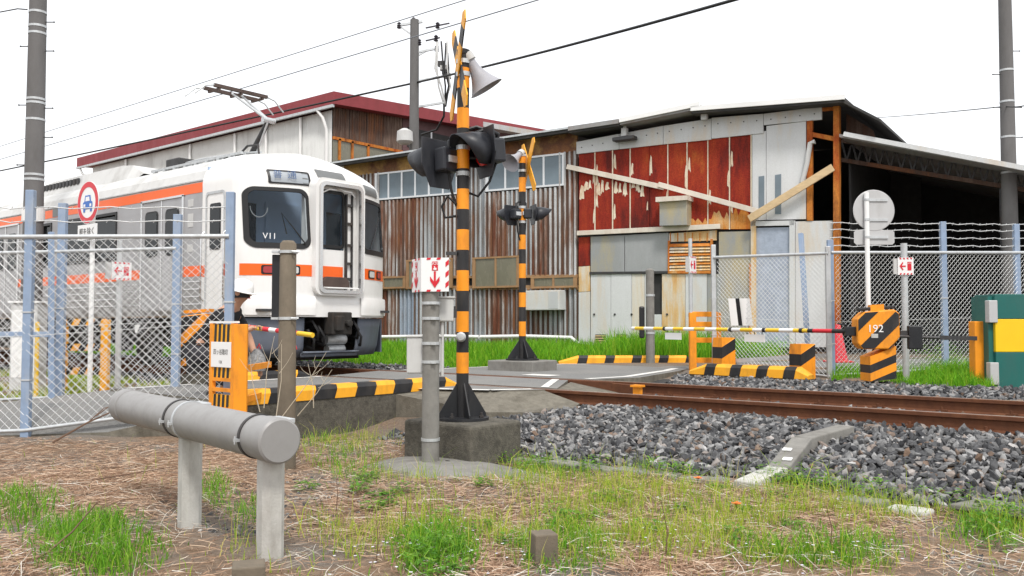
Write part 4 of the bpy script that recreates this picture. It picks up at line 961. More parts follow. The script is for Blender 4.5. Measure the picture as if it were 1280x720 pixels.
# ============================================================ CROSSING NAME BOARD (orange guard panel)
t = thing('crossing_name_board', 'orange and black striped guard board carrying a white name plate', 'name board', (-7.6, 4.9, -.2))
Zb = 8.55
b0, b1 = at_d(262, 404, Zb + .25), at_d(293, 412, Zb - .05); e0, e1 = at_d(264, 512, Zb + .25), at_d(291, 516, Zb - .05)
zt, zb_ = b0.z, -.12
r_ = Vector((b1.x - b0.x, b1.y - b0.y, 0)); wb = r_.length; r_.normalize(); n_ = r_.cross(UP)
Q = lambda a, z_, f=0.0: Vector((b0.x, b0.y, 0)) + r_ * (a * wb) + UP * z_ + n_ * f
H_ = zt - zb_
for a0, a1 in ((0, .14), (.86, 1.0)):
    mb = MB(); mb.prism([Q(a0, zb_), Q(a1, zb_), Q(a1, zt), Q(a0, zt)], -n_ * .04); mb.build('upright', M['orange'], t, bevel=.004)
mb = MB(); mb.prism([Q(-.02, zt), Q(1.02, zt), Q(1.02, zt + .02), Q(-.02, zt + .02)], -n_ * .05); mb.build('top_rail', M['whiteclean'], t)
def band(z0_, z1_, n):
    mb = MB(); mb.prism([Q(.14, z0_, -.008), Q(.86, z0_, -.008), Q(.86, z1_, -.008), Q(.14, z1_, -.008)], -n_ * .015); pn = mb.build('striped_panel', M['yellow'], t)
    for k in range(n):
        a = .18 + .68 * (k + .0) / n; mb = MB(); mb.prism([Q(a, z0_, -.006), Q(a + .34 / n, z0_, -.006), Q(a + .34 / n + .02, z1_, -.006), Q(a + .02, z1_, -.006)], n_ * .003); mb.build('black_stripe', M['black'], pn)
band(zt - .20 * H_, zt - .01, 4); band(zt - .60 * H_, zt - .47 * H_, 4); band(zb_ + .10 * H_, zb_ + .24 * H_, 4)
mb = MB(); mb.prism([Q(.10, zt - .47 * H_, .002), Q(.90, zt - .47 * H_, .002), Q(.90, zt - .20 * H_, .002), Q(.10, zt - .20 * H_, .002)], n_ * .006); npl = mb.build('name_plate', M['whiteclean'], t, bevel=.002)
text_part('lettering', '四ッ谷踏切', .062, M['ink_black'], npl, Q(.5, zt - .31 * H_, .011), r_, UP, sx=.85)
text_part('lettering', '12K', .04, M['ink_black'], npl, Q(.5, zt - .415 * H_, .011), r_, UP)
for z_ in (zt - .62 * H_, zb_ + .27 * H_, zb_ + .07 * H_):
    mb = MB(); mb.prism([Q(.14, z_), Q(.86, z_), Q(.86, z_ + .035), Q(.14, z_ + .035)], -n_ * .03); mb.build('cross_rail', M['orange'], t)
# returning side frame seen edge on at its right
mb = MB(); d2 = (RT * .98 + FWD * .1).normalized(); c = Q(1.0, 0); w2 = .125
mb.prism([c + d2 * .0 + UP * zb_ + n_ * .005, c + d2 * w2 + UP * zb_ + n_ * .005, c + d2 * w2 + UP * (zt - .01) + n_ * .005, c + UP * (zt - .01) + n_ * .005], FWD * .04); mb.build('side_upright', M['orange'], t, bevel=.006)
for z_ in (.06, .36):
    mb = MB(); mb.bar(c + d2 * .1 + UP * z_ + FWD * .03, c + d2 * .1 + UP * z_ + FWD * .9, .03, .06); mb.build('side_rail', M['orange'], t)

# ============================================================ BARRIER MACHINES AND ARMS
def striped_arm(parent, pts_cols, r_=.03):
    for (a, b, m_) in pts_cols:
        mb = MB(); mb.tube(a, b, r_, n=12); mb.build('arm_band', M[m_], parent, smooth=40)
# right machine
GM = at_z(1098, 486, -.05)
t = thing('barrier_machine', 'black and amber striped barrier machine numbered 192 beside the gravel', 'barrier machine', GM)
Zg = (GM - CP).dot(FWD); gp = FPX / Zg; gz = lambda py: CH + (405 - py) / gp
mb = MB(); mb.obox(GM + UP * .03, RT * .19, FWD * .17, UP * .05); mb.build('base', M['concrete_dark'], t, bevel=.03)
wcol = 16 / gp
zt0, zb0 = gz(434), gz(474)
for k in range(4):
    mb = MB(); za, zb2 = zb0 + (zt0 - zb0) * (k / 4 - .12) , zb0 + (zt0 - zb0) * ((k + 1) / 4 - .12)
    lo = lambda z_, s_: min(max(z_ + s_ * .07, zb0 - .02), zt0 + .03)
    c4 = [(-1, -1), (1, -1), (1, 1), (-1, 1)]
    mb.hexa([GM * 1 + RT * a * wcol + FWD * b * wcol + UP * (lo(za, a) - GM.z) for a, b in c4] + [GM + RT * a * wcol + FWD * b * wcol + UP * (lo(zb2, a) - GM.z) for a, b in c4]); mb.build('column_band', M['black'] if k % 2 == 0 else M['orange'], t)
# cabinet: octagon front with diagonal stripes
cx_ = GM + RT * (-4 / gp) ; fr = (RT * -.12 - FWD).normalized(); rs = UP.cross(fr).normalized() * 1
rs = (RT - FWD * .12).normalized(); c0 = Vector((cx_.x, cx_.y, 0)) + fr * .2
oct_ = [(-25, 0), (-25, 17), (-16, 26), (19, 29), (25, 24), (25, -5), (14, -20), (-19, -20), (-25, -13)]
zc0 = gz(416)
OP = lambda a, b, f=0.0: c0 + rs * (a / gp) + UP * (zc0 + b / gp) + fr * f
mb = MB(); mb.prism([OP(a, b) for a, b in oct_], -fr * .30); mc = mb.build('cabinet', M['orange'], t, bevel=.018)
def clip_band(poly, s0, s1):
    """part of the polygon with s0 <= (a+b) stripe coordinate <= s1"""
    def clip(pl, fn):
        out = []
        for i in range(len(pl)):
            p, q = pl[i], pl[(i + 1) % len(pl)]; fp, fq = fn(p), fn(q)
            if fp >= 0: out.append(p)
            if (fp >= 0) != (fq >= 0): u = fp / (fp - fq); out.append((p[0] + (q[0] - p[0]) * u, p[1] + (q[1] - p[1]) * u))
        return out
    co = lambda p: p[1] - p[0]
    return clip(clip(poly, lambda p: co(p) - s0), lambda p: s1 - co(p))
inner = [(a * .96, b * .96) for a, b in oct_]
for s0, s1 in ((-60, -30), (-14, 6), (26, 60)):
    pl = clip_band(inner, s0, s1)
    if len(pl) > 2: mb = MB(); mb.prism([OP(a, b, .001) for a, b in pl], fr * .003); mb.build('black_stripe', M['black'], mc)
text_part('lettering', '192', 13 / gp, M['whiteclean'], mc, OP(-4, 5, .008), rs, UP)
mb = MB(); mb.prism([OP(-9, -6, .004), OP(-1, -6, .004), OP(-1, -1, .004), OP(-9, -1, .004)], fr * .003); mb.build('data_plate', M['concrete_pale'], mc)
mb = MB(); mb.prism([OP(-22, 27, -.05), OP(22, 30, -.05), OP(22, 34, -.05), OP(-22, 31, -.05)], -fr * .12); mb.build('top_hood', M['black'], mc, bevel=.01)
mb = MB(); mb.prism([OP(-8, 27, -.045), OP(8, 28, -.045), OP(8, 35.5, -.045), OP(-8, 34.5, -.045)], -fr * .13); mb.build('hood_band', M['orange'], mc)
mb = MB(); mb.obox(OP(36, 0, -.16), rs * .07, fr * .03, UP * .03); mb.tube(OP(24, -4, -.12), OP(75, -6, -.12), .02, n=8); mb.build('counterweight_shaft', M['steel_dark'], t)
mb = MB(); mb.prism([OP(38, -20, -.10), OP(55, -20, -.10), OP(55, 9, -.10), OP(38, 9, -.10)], -fr * .09); mb.build('counterweight', M['blackmetal'], t, bevel=.015)
mb = MB(); mb.prism([OP(75, -8, -.10), OP(118, -9, -.10), OP(118, -4, -.10), OP(75, -3, -.10)], -fr * .03); mb.build('counter_arm', M['steel_dark'], t)
root_ = OP(-25, 2, -.12)
mb = MB(); mb.obox(root_ - rs * .05, rs * .08, fr * .05, UP * .06); mb.tube(root_ - rs * .1 + UP * .08, root_ - rs * .22 + UP * .1, .012, n=6); mb.build('arm_clamp', M['blackmetal'], t, bevel=.012)
tip = Vector((-8.15, 13.25, root_.z + .02)); ad_ = tip - (root_ - rs * .1); a_ = root_ - rs * .1
cuts = [(0, .05, 'black'), (.05, .12, 'red'), (.12, .14, 'black')]; q = .14; c = 0
while q < .995: nq = min(1, q + .056); cuts.append((q, nq, ('yellow_p', 'whiteclean')[c % 2])); q = nq; c += 1
M['yellow_p'] = mat('yellow arm paint', (.82, .52, .03), .45, var=.06)
mbm = [(a_ + ad_ * u, a_ + ad_ * v, m_) for u, v, m_ in cuts]; striped_arm(t, mbm, .028)
for u in (.16, .46, .31, .80): mb = MB(); mb.tube(a_ + ad_ * u, a_ + ad_ * (u + .012), .034, n=12); mb.build('arm_clip', M['black'], t)
for u in (.36, .76):
    q = a_ + ad_ * u; d = ad_.normalized(); mb = MB(); L = .30
    mb.obox(q - UP * .12, d * L * .9 / 2 * 1.5, d.cross(UP) * .006, UP * .055); pl = mb.build('hanging_plate', M['whiteclean'], t)
    for v in (-.15, 0, .15): mb = MB(); mb.tube(q + d * v - UP * .07, q + d * v + UP * .02, .006, n=5); mb.build('plate_hook', M['black'], pl)

# left machine with the arm across the lane
LM = at_z(246, 484, -.06); Zl = (LM - CP).dot(FWD); lp = FPX / Zl; lz = lambda py: CH + (405 - py) / lp
t = thing('barrier_machine', 'orange and black striped barrier machine behind the wire fence near the train', 'barrier machine', LM)
mb = MB(); mb.obox(LM + UP * .06, RT * .17, FWD * .16, UP * .12); mb.build('base', M['concrete_dark'], t, bevel=.03)
mb = MB(); mb.obox(LM + UP * .3, RT * .11, FWD * .11, UP * .22); mb.build('column', M['black'], t, bevel=.01)
c0 = LM + FWD * -.1; rs = RT; fr = -FWD; gp_ = lp; zc0 = lz(425)
OP = lambda a, b, f=0.0: Vector((c0.x, c0.y, 0)) + rs * (a / gp_) + UP * (zc0 + b / gp_) + fr * f
oct2 = [(-18, 30), (12, 33), (18, 26), (18, -22), (10, -32), (-18, -32)]
mb = MB(); mb.prism([OP(a, b) for a, b in oct2], -fr * .3); mc = mb.build('cabinet', M['orange'], t, bevel=.015)
inner = [(a * .96, b * .96) for a, b in oct2]
for s0, s1 in ((-45, -26), (-10, 8), (24, 44)):
    pl = clip_band(inner, s0, s1)
    if len(pl) > 2: mb = MB(); mb.prism([OP(a, b, .001) for a, b in pl], fr * .003); mb.build('black_stripe', M['black'], mc)
mb = MB(); mb.prism([OP(-16, 33, -.04), OP(16, 35, -.04), OP(16, 39, -.04), OP(-16, 37, -.04)], -fr * .2); mb.build('top_hood', M['orange'], mc)
a_ = OP(18, 22, -.1); tp_ = at_y(391, 419, 6.75); ad_ = tp_ - a_
cuts = [(0, .2, 'black')] + [(.2 + .8 * k / 12, .2 + .8 * (k + 1) / 12, ('yellow_p', 'red', 'whiteclean', 'red')[k % 4] if k < 10 else 'yellow_p') for k in range(12)]
striped_arm(t, [(a_ + ad_ * u, a_ + ad_ * v, m_) for u, v, m_ in cuts], .03)
mb = MB(); q = a_ + ad_ * .72; d = ad_.normalized(); mb.prism([q - UP * .04, q + d * .22 - UP * .04, q + d * .28 - UP * .20, q + d * .1 - UP * .16], d.cross(UP) * .004); fl = mb.build('hanging_flag', M['red'], t)
mb = MB(); mb.prism([q + d * .06 - UP * .05 - d.cross(UP) * .002, q + d * .12 - UP * .05 - d.cross(UP) * .002, q + d * .2 - UP * .17 - d.cross(UP) * .002, q + d * .14 - UP * .16 - d.cross(UP) * .002], -d.cross(UP) * .003); mb.build('flag_stripe', M['whiteclean'], fl)

# ============================================================ DELINEATORS, FRAMES, CABINETS, SMALL SIGNS (far side)
def delineator(label, px, py_b, py_t, Z, w):
    p = at_d(px, py_b, Z); h = (py_b - py_t) * Z / FPX; t = thing('striped_delineator', label, 'delineator', p, group=None)
    d = (RT + FWD * .4).normalized(); e = (FWD - RT * .4).normalized(); w = w * Z / FPX / 2
    zz = [0, .42, .82, 1.0]; sl = .07
    for k, m_ in enumerate(('orange', 'black', 'orange')):
        mb = MB(); c4 = [(-1, -1), (1, -1), (1, 1), (-1, 1)]
        za = [p + d * a * w + e * b * w + UP * (h * zz[k] + (sl * a if 0 < k else -.15)) for a, b in c4]
        zb2 = [p + d * a * w * (1 if k < 2 else .92) + e * b * w * (1 if k < 2 else .92) + UP * (h * zz[k + 1] + (sl * a if k < 2 else 0)) for a, b in c4]
        mb.hexa(za + zb2); mb.build('block_band', M[m_], t)
delineator('orange block with black band and pointed top next to the orange guard frame', 905, 457, 422, 14.1, 20)
delineator('orange block with black bands at the fence end of the striped kerb', 1003, 466, 430, 12.75, 22)
def frame_guard(label, pts, m_='orange', striped=False, posts=((0, 1), (1, 1)), rails=(0.05, .45, .95), Z=13.6, th=.05):
    (x0, x1, yt, yb) = pts; a = at_d(x0, yb, Z); b = at_d(x1, yb, Z); h = (yb - yt) * Z / FPX
    t = thing('guard_frame', label, 'guard frame', (a + b) / 2); d = (b - a); L = d.length; d.normalize()
    for u in (0, 1) if posts == 'both' else (1,) if posts == 'right' else (0, 1):
        c = a + d * L * u; mb = MB(); mb.obox(c + UP * (h / 2 - .08), d * th, FWD * th, UP * (h / 2 + .08)); mb.build('upright', M[m_], t, bevel=.006)
    for u in rails:
        z_ = a.z + h * u
        if not striped:
            mb = MB(); mb.bar(a + UP * (h * u), b + UP * (h * u), .03, .085); mb.build('rail', M[m_], t, bevel=.004)
        else:
            n = 6; r_ = None
            for k in range(n):
                mb = MB(); q0 = a + d * L * k / n; q1 = a + d * L * (k + 1) / n; sh = d * .05
                mb.prism([q0 + UP * (h * u - .05), q1 + UP * (h * u - .05), q1 + sh * (k < n - 1) + UP * (h * u + .05), q0 + sh * (k > 0) + UP * (h * u + .05)], FWD * .025); mb.build('rail_band', M['yellow' if k % 2 else 'black'], t)
    return t
frame_guard('orange steel guard frame at the end of the wire fence', (866, 897, 391, 457), Z=14.7, rails=(.1, .48, .78, .97), posts='both', th=.055)
frame_guard('yellow and black striped guard rails behind the left wire fence', (78, 131, 400, 482), m_='yellow', striped=True, posts='both', rails=(.22, .58, .96), Z=12.4, th=.05)
# far grey post, slim pole with small sign
p = at_d(813, 450, 16.6); t = thing('concrete_post', 'plain grey square-topped concrete post in the tall green grass', 'post', p)
h = (450 - 338) * 16.6 / FPX; mb = MB(); mb.tube(p - UP * .2, p + UP * h, .085, .078, 16); mb.lathe(p + UP * h, (0, 0, 1), [(.078, 0), (.05, .03), (0, .04)], 16); mb.build('post', M['concrete'], t, smooth=40)
for f in (.3, .72): mb = MB(); mb.lathe(p + UP * h * f, (0, 0, 1), [(.08, -.02), (.09, -.02), (.09, .02), (.08, .02)], 16); mb.build('steel_strap', M['galv'], t)
mb = MB(); mb.obox(p + UP * h * .42 - RT * .16 - FWD * .02, RT * .05, FWD * .04, UP * .3); mb.build('black_box', M['blackmetal'], t, bevel=.03)
def small_sos(label, px, py_b, py_t, Z, spy, r_, w, h, arrow='left', tube_r=.03):
    p = at_d(px, py_b, Z); zt = CH + (405 - py_t) * Z / FPX; t = thing('sign_pole', label, 'sign pole', p)
    mb = MB(); mb.tube(p - UP * .25, (p.x, p.y, zt), tube_r, n=12); mb.build('pole', M['galv'], t, smooth=40)
    c = Vector((p.x, p.y, CH + (405 - spy) * Z / FPX)); n_ = Vector(r_).normalized().cross(UP); r_ = Vector(r_).normalized(); c += n_ * (tube_r + .012)
    mb = MB(); mb.obox(c, r_ * w / 2, n_ * .004, UP * h / 2); s_ = mb.build('sign_panel', M['sos_white'], t)
    Q2 = lambda a, b, f=.006: c + r_ * a * w / 2 + UP * b * h / 2 + n_ * f
    mb = MB(); mb.prism([Q2(-.8, 0), Q2(-.4, .5), Q2(-.3, .4), Q2(-.5, .08), Q2(0, .08), Q2(0, -.08), Q2(-.5, -.08), Q2(-.3, -.4), Q2(-.4, -.5)], n_ * .002); mb.build('arrow', M['ink_red'], s_)
    mb = MB(); mb.quad(Q2(.2, -.5), Q2(.72, -.5), Q2(.72, .5), Q2(.2, .5)); pc = mb.build('pictogram', M['ink_red'], s_)
    text_part('lettering', 'SOS', w * .12, M['sos_white'], pc, Q2(.46, .32, .009), r_, UP)
    for k in range(4):
        for e in (-1, 1):
            mb = MB(); a = -.8 + k * .45; mb.prism([Q2(a, e * .98), Q2(a + .2, e * .98), Q2(a + .28, e * .8), Q2(a + .08, e * .8)], n_ * .002); mb.build('border_mark', M['ink_red'], s_)
    mb = MB(); mb.obox(c - r_ * w * .62 - n_ * .03, r_ * w * .12, n_ * .02, UP * h * .45); mb.build('sign_back_box', M['greybox'], t)
    return t
small_sos('grey pole in front of the far fence with a white left-arrow SOS panel', 1133, 480, 304, 12.2, 333, RT - FWD * .1, .21, .24, tube_r=.045)
small_sos('thin grey pole with a small white sign beside the rusty louvre', 864, 452, 298, 15.6, 331, RT * .6 + FWD * .8, .26, .3, tube_r=.035)
small_sos('thin grey pole with small white sign between the left fence and the train', 147, 482, 300, 12.8, 339, RT * .6 + FWD * .8, .3, .26, tube_r=.04)
# round sign seen from behind
p = at_d(1087, 482, 11.9); Zs = 11.9; t = thing('road_sign', 'round sign and plate seen from behind on a white pole', 'road sign', p)
zq = lambda py: CH + (405 - py) * Zs / FPX
mb = MB(); mb.tube(p - UP * .2, (p.x, p.y, zq(240)), .032, n=14); mb.build('pole', M['whiteclean'], t, smooth=40)
M['sign_back'] = mat('bare aluminium sign back', (.50, .50, .50), .5, .35, var=.05, dirt=(.36, .35, .34), dirt_amt=.4, dirt_scale=4)
mb = MB(); c = off(p, .115, .045, zq(262)); mb.lathe(c, FWD, [(.275, -.004), (.283, 0), (.283, .004), (0, .006)], 40); mb.lathe(c, FWD, [(0, -.0045), (.275, -.004)], 40); sg = mb.build('round_plate', M['sign_back'], t, smooth=40)
mb = MB(); mb.lathe(c + FWD * .008, FWD, [(.28, 0), (0, .001)], 40); mb.build('sign_face', M['red'], sg)
c2 = off(p, .115, .045, zq(296)); mb = MB(); hw_, hh_ = .275, .10; pts = [(-hw_ + .03, -hh_), (hw_ - .03, -hh_), (hw_, -hh_ + .03), (hw_, hh_ - .03), (hw_ - .03, hh_), (-hw_ + .03, hh_), (-hw_, hh_ - .03), (-hw_, -hh_ + .03)]
mb.prism([c2 + RT * a + UP * b for a, b in pts], FWD * .006); mb.build('lower_plate', M['sign_back'], t)
for py in (249, 274, 296):
    z_ = zq(py); mb = MB(); mb.obox(off(p, .14, .034, z_), RT * .16, FWD * .008, UP * .018); br = mb.build('sign_channel', M['galv'], t)
    mb = MB(); mb.lathe(Vector((p.x, p.y, z_)), UP, [(.033, -.015), (.038, -.015), (.038, .015), (.033, .015)], 14); mb.build('clamp_band', M['galv'], br)
# green and yellow relay cabinet at the right edge
a = at_z(1246, 489, -.05); Zc = (a - CP).dot(FWD); hC = 121 * Zc / FPX
t = thing('equipment_cabinet', 'dark green cabinet with a wide yellow band on the ballast edge', 'cabinet', a + RT * .35)
M['cab_green'] = mat('dark green enamel', (.012, .115, .10), .35, var=.06, dirt=(.05, .09, .08), dirt_amt=.3, dirt_scale=4)
M['cab_yellow'] = mat('yellow enamel band', (.80, .52, .01), .35, var=.05)
fr = -FWD; d = RT
for k, (u0, u1, m_) in enumerate(((0, .40, 'cab_green'), (.40, .742, 'cab_yellow'), (.742, 1.0, 'cab_green'))):
    mb = MB(); q0, q1 = a + UP * (u0 * hC + (.002 if k else 0)), a + UP * u1 * hC; mb.obox((q0 + q1) / 2 + d * .5 + FWD * .25, d * .5, FWD * .25, UP * (q1 - q0).z / 2); mb.build('cabinet_panel', M[m_], t, bevel=.008)
mb = MB(); mb.obox(a + UP * (hC * .52) + d * -.03 + FWD * .25, d * .032, FWD * .2, UP * hC * .46); mb.build('cabinet_flange', M['cab_green'], t)
for u in (.18, .82): mb = MB(); mb.obox(a + UP * hC * u + d * -.03 + FWD * .03, d * .055, FWD * .05, UP * hC * .115); mb.build('mounting_bracket', M['sign_back'], t, bevel=.008)
p = at_d(1224, 476, 11.3); t = thing('orange_bollard', 'square orange steel post beside the green and yellow cabinet', 'bollard', p)
h = (476 - 402) * 11.3 / FPX; mb = MB(); mb.obox(p + UP * (h / 2 - .1), RT * .085, FWD * .08, UP * (h / 2 + .1)); mb.build('post', M['orange'], t, bevel=.012)
mb = MB(); mb.obox(p + UP * (h - .04) + RT * .12, RT * .06, FWD * .04, UP * .035); mb.obox(p + UP * (h * .6) + RT * .12, RT * .06, FWD * .04, UP * .09); mb.build('lug', M['orange'], t)
# traffic cone behind the fence
p = at_d(1048, 453, 14.4); t = thing('traffic_cone', 'faded red traffic cone standing in the yard behind the fence', 'traffic cone', p)
M['cone_red'] = mat('faded red plastic', (.72, .04, .06), .5, var=.1); hC = 48 * 14.4 / FPX
mb = MB(); mb.lathe(p, UP, [(.15, .03), (.04, hC - .02), (.028, hC), (0, hC)], 20); mb.build('cone', M['cone_red'], t, smooth=50); mb = MB(); mb.obox(p + UP * .015, RT * .19, FWD * .19, UP * .015); mb.build('cone_base', M['cone_red'], t, bevel=.01)
# no-vehicle sign at the left
p = at_d(112, 492, 12.2); Zs = 12.2; t = thing('road_sign', 'round red ringed sign with a blue car on a white pole by the train', 'road sign', p)
zq = lambda py: CH + (405 - py) * Zs / FPX
mb = MB(); mb.tube(p - UP * .2, (p.x, p.y, zq(238)), .032, n=14); mb.build('pole', M['whiteclean'], t, smooth=40)
n_ = (-FWD * .79 - RT * .62).normalized(); r_ = UP.cross(n_).normalized(); c = off(p, 0, 0, zq(253)) + n_ * .045 - RT * .03
mb = MB(); mb.lathe(c, n_, [(0, -.006), (.30, -.006), (.30, 0), (0, .001)], 40); sg = mb.build('sign_disc', M['whiteclean'], t)
mb = MB(); mb.lathe(c, n_, [(.215, .003), (.29, .003)], 40); mb.f.pop(); mb.m.pop(); mb.f.pop(); mb.m.pop(); mb.build('red_ring', M['red'], sg)
SQ = lambda a, b, f=.004: c + r_ * a + UP * b + n_ * f
M['ink_carblue'] = mat('blue print on sign', (.05, .16, .50), .5, var=.05)
mb = MB(); mb.prism([SQ(-.13, -.09), SQ(.13, -.09), SQ(.13, .0), SQ(.09, .02), SQ(.07, .10), SQ(-.07, .10), SQ(-.09, .02), SQ(-.13, .0)], n_ * .002); cr_ = mb.build('car_symbol', M['ink_carblue'], sg)
mb = MB(); mb.prism([SQ(-.06, .02, .007), SQ(.06, .02, .007), SQ(.048, .08, .007), SQ(-.048, .08, .007)], n_ * .001); mb.build('car_window', M['whiteclean'], cr_)
for s_ in (-1, 1):
    mb = MB(); mb.prism([SQ(s_ * .06, -.06, .007), SQ(s_ * .11, -.06, .007), SQ(s_ * .11, -.02, .007), SQ(s_ * .06, -.02, .007)], n_ * .001); mb.build('car_lamp', M['whiteclean'], cr_)
    mb = MB(); mb.prism([SQ(s_ * .07, -.13, .004), SQ(s_ * .12, -.13, .004), SQ(s_ * .12, -.09, .004), SQ(s_ * .07, -.09, .004)], n_ * .002); mb.build('car_tyre', M['ink_carblue'], cr_)
c = off(p, -.03, 0, zq(290)) + n_ * .045; mb = MB(); mb.obox(c, r_ * .27, n_ * .004, UP * .105); sp = mb.build('lower_plate', M['whiteclean'], t)
text_part('lettering', '軽を除く', .11, M['ink_black'], sp, c + n_ * .008, r_, UP)
# ============================================================ WORKSHOPS ALONG THE FAR SIDE
GALV = (.46, .47, .48)
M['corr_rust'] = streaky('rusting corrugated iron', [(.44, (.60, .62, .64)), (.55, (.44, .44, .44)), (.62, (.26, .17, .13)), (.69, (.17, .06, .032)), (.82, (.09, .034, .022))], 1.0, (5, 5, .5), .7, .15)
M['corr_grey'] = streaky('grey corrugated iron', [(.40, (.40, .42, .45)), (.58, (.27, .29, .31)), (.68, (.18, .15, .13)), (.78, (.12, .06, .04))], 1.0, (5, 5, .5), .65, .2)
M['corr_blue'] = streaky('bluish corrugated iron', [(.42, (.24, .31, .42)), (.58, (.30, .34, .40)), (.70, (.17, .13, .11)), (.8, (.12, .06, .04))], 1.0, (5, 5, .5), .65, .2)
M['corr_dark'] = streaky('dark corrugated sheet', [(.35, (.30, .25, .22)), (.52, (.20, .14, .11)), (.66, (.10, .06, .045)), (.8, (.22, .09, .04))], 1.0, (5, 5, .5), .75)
M['corr_rust_crest'] = streaky('galvanised lit crest', [(.50, (.66, .68, .70)), (.62, (.52, .52, .52)), (.72, (.26, .17, .13)), (.82, (.17, .06, .032))], 1.0, (5, 5, .5), .6, .15)  # crest copies are lightened: light on the ribs put into the colour
M['corr_grey_crest'] = streaky('grey lit crest', [(.50, (.52, .54, .56)), (.66, (.40, .41, .42)), (.78, (.24, .18, .15))], 1.0, (5, 5, .5), .6, .2)
M['corr_blue_crest'] = streaky('bluish lit crest', [(.50, (.36, .44, .56)), (.66, (.40, .43, .48)), (.78, (.2, .15, .13))], 1.0, (5, 5, .5), .6, .2)
M['rust_red'] = streaky('red rusted sheet', [(.42, (.07, .014, .012)), (.56, (.14, .017, .012)), (.66, (.30, .026, .013)), (.78, (.40, .05, .016)), (.92, (.55, .16, .03))], 1.1, (3.2, 3.2, .7), .8, fine=.45)
M['rust_orange'] = streaky('orange rust', [(.36, (.36, .05, .014)), (.52, (.54, .12, .022)), (.66, (.66, .26, .05)), (.84, (.70, .52, .28))], 1.0, (4, 4, .6), .8)
M['rust_post'] = streaky('rusty steel post', [(.38, (.18, .035, .012)), (.52, (.40, .085, .016)), (.64, (.60, .22, .04)), (.8, (.16, .045, .018))], 1.6, (2, 2, 1), .8)
M['peel'] = mat('peeling cream paint', (.70, .62, .48), .8, var=.15, scale=12, dirt=(.45, .20, .08), dirt_amt=.7, dirt_scale=6)
M['sheet_white'] = streaky('whitewashed metal sheet', [(.45, (.67, .68, .69)), (.66, (.60, .61, .61)), (.78, (.62, .55, .46)), (.90, (.60, .36, .16))], .8, (3, 3, .5), .7, fine=.1)
M['sheet_white2'] = streaky('whitewashed sheet with rust runs', [(.42, (.68, .68, .66)), (.58, (.66, .60, .50)), (.66, (.68, .46, .22)), (.78, (.58, .26, .06))], 1.3, (3.5, 3.5, .35), .7, fine=.12)
M['sheet_grey'] = streaky('dull grey sheet', [(.35, (.38, .39, .40)), (.6, (.30, .31, .31)), (.75, (.42, .36, .22))], .9, (2, 2, .7), .55, fine=.08)
M['tarp'] = mat('blue grey tarpaulin', (.36, .41, .50), .6, var=.2, scale=5, dirt=(.26, .30, .38), dirt_amt=.5, dirt_scale=4, bump=.5, bump_scale=9)
M['plank'] = mat('bare plank', (.62, .46, .27), .8, var=.2, scale=3, stretch=(2, 2, 6), dirt=(.40, .28, .15), dirt_amt=.4)
M['plank_white'] = mat('whitish plank', (.66, .60, .52), .8, var=.12, scale=4, dirt=(.40, .24, .15), dirt_amt=.4, dirt_scale=3)
M['fascia'] = streaky('rusted fascia', [(.35, (.50, .25, .06)), (.5, (.34, .15, .06)), (.62, (.17, .08, .05)), (.75, (.50, .30, .10))], 1.2, (1, 1, 1), .8)
M['roof_edge'] = mat('dark roofing felt edge', (.045, .045, .045), .85, var=.3, dirt=(.15, .13, .11), dirt_amt=.4)
M['roof_sheet'] = mat('weathered roof sheet', (.30, .30, .30), .7, .2, var=.15, dirt=(.22, .12, .07), dirt_amt=.5)
M['alu'] = mat('aluminium sash', (.66, .67, .68), .4, .4, var=.06)
M['pane_pale'] = mat('frosted workshop pane', (.17, .215, .25), .4, var=.25, scale=.9, dirt=(.25, .28, .30), dirt_amt=.6, dirt_scale=1.2, spec=.3)
M['pane_olive'] = mat('dusty brown pane', (.17, .16, .115), .2, var=.15, scale=2, dirt=(.24, .21, .14), dirt_amt=.5, dirt_scale=3, spec=.6)
M['wood_frame'] = mat('weathered timber frame', (.34, .20, .10), .85, var=.25, scale=5, dirt=(.20, .10, .05), dirt_amt=.5)
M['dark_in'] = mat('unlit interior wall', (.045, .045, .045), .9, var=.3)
M['red_roof'] = mat('dark red roof sheet', (.24, .035, .042), .55, var=.12, dirt=(.17, .05, .05), dirt_amt=.4, dirt_scale=2)
M['mauve'] = mat('brownish mauve siding', (.13, .07, .072), .75, var=.15, scale=3, dirt=(.09, .055, .055), dirt_amt=.5)
M['side_white'] = streaky('pale grey ribbed siding', [(.40, (.80, .81, .80)), (.66, (.74, .75, .74)), (.84, (.55, .55, .54))], .9, (3, 3, .4), .6, fine=.1)

ROT = R(7.6)
FU = Vector((math.cos(ROT), math.sin(ROT), 0))           # along the facade, to the right
FN = Vector((math.sin(ROT), -math.cos(ROT), 0))          # out of the facade, to the camera
_c = at_y(1046, 300, 19.8); FO = Vector((_c.x, _c.y, 0))
def fp(px, py, o_=0.0): return at_plane(px, py, FO + FN * o_, FN)
def fs(px, py):
    p = fp(px, py) - FO; return p.dot(FU), p.z
def FW_(s, z, o_=0.0): return FO + FU * s + FN * o_ + UP * z
def fpoly(mb, pts, o0, o1):
    """solid plate on the facade from pixel corners, between offsets o0 (back) and o1 (front)"""
    q = [FW_(*fs(*p), o0) for p in pts]; mb.prism(q, FN * (o1 - o0)); return mb
def frect(mb, s0, s1, z0, z1, o0, o1): return mb.prism([FW_(s0, z0, o0), FW_(s1, z0, o0), FW_(s1, z1, o0), FW_(s0, z1, o0)], FN * (o1 - o0))
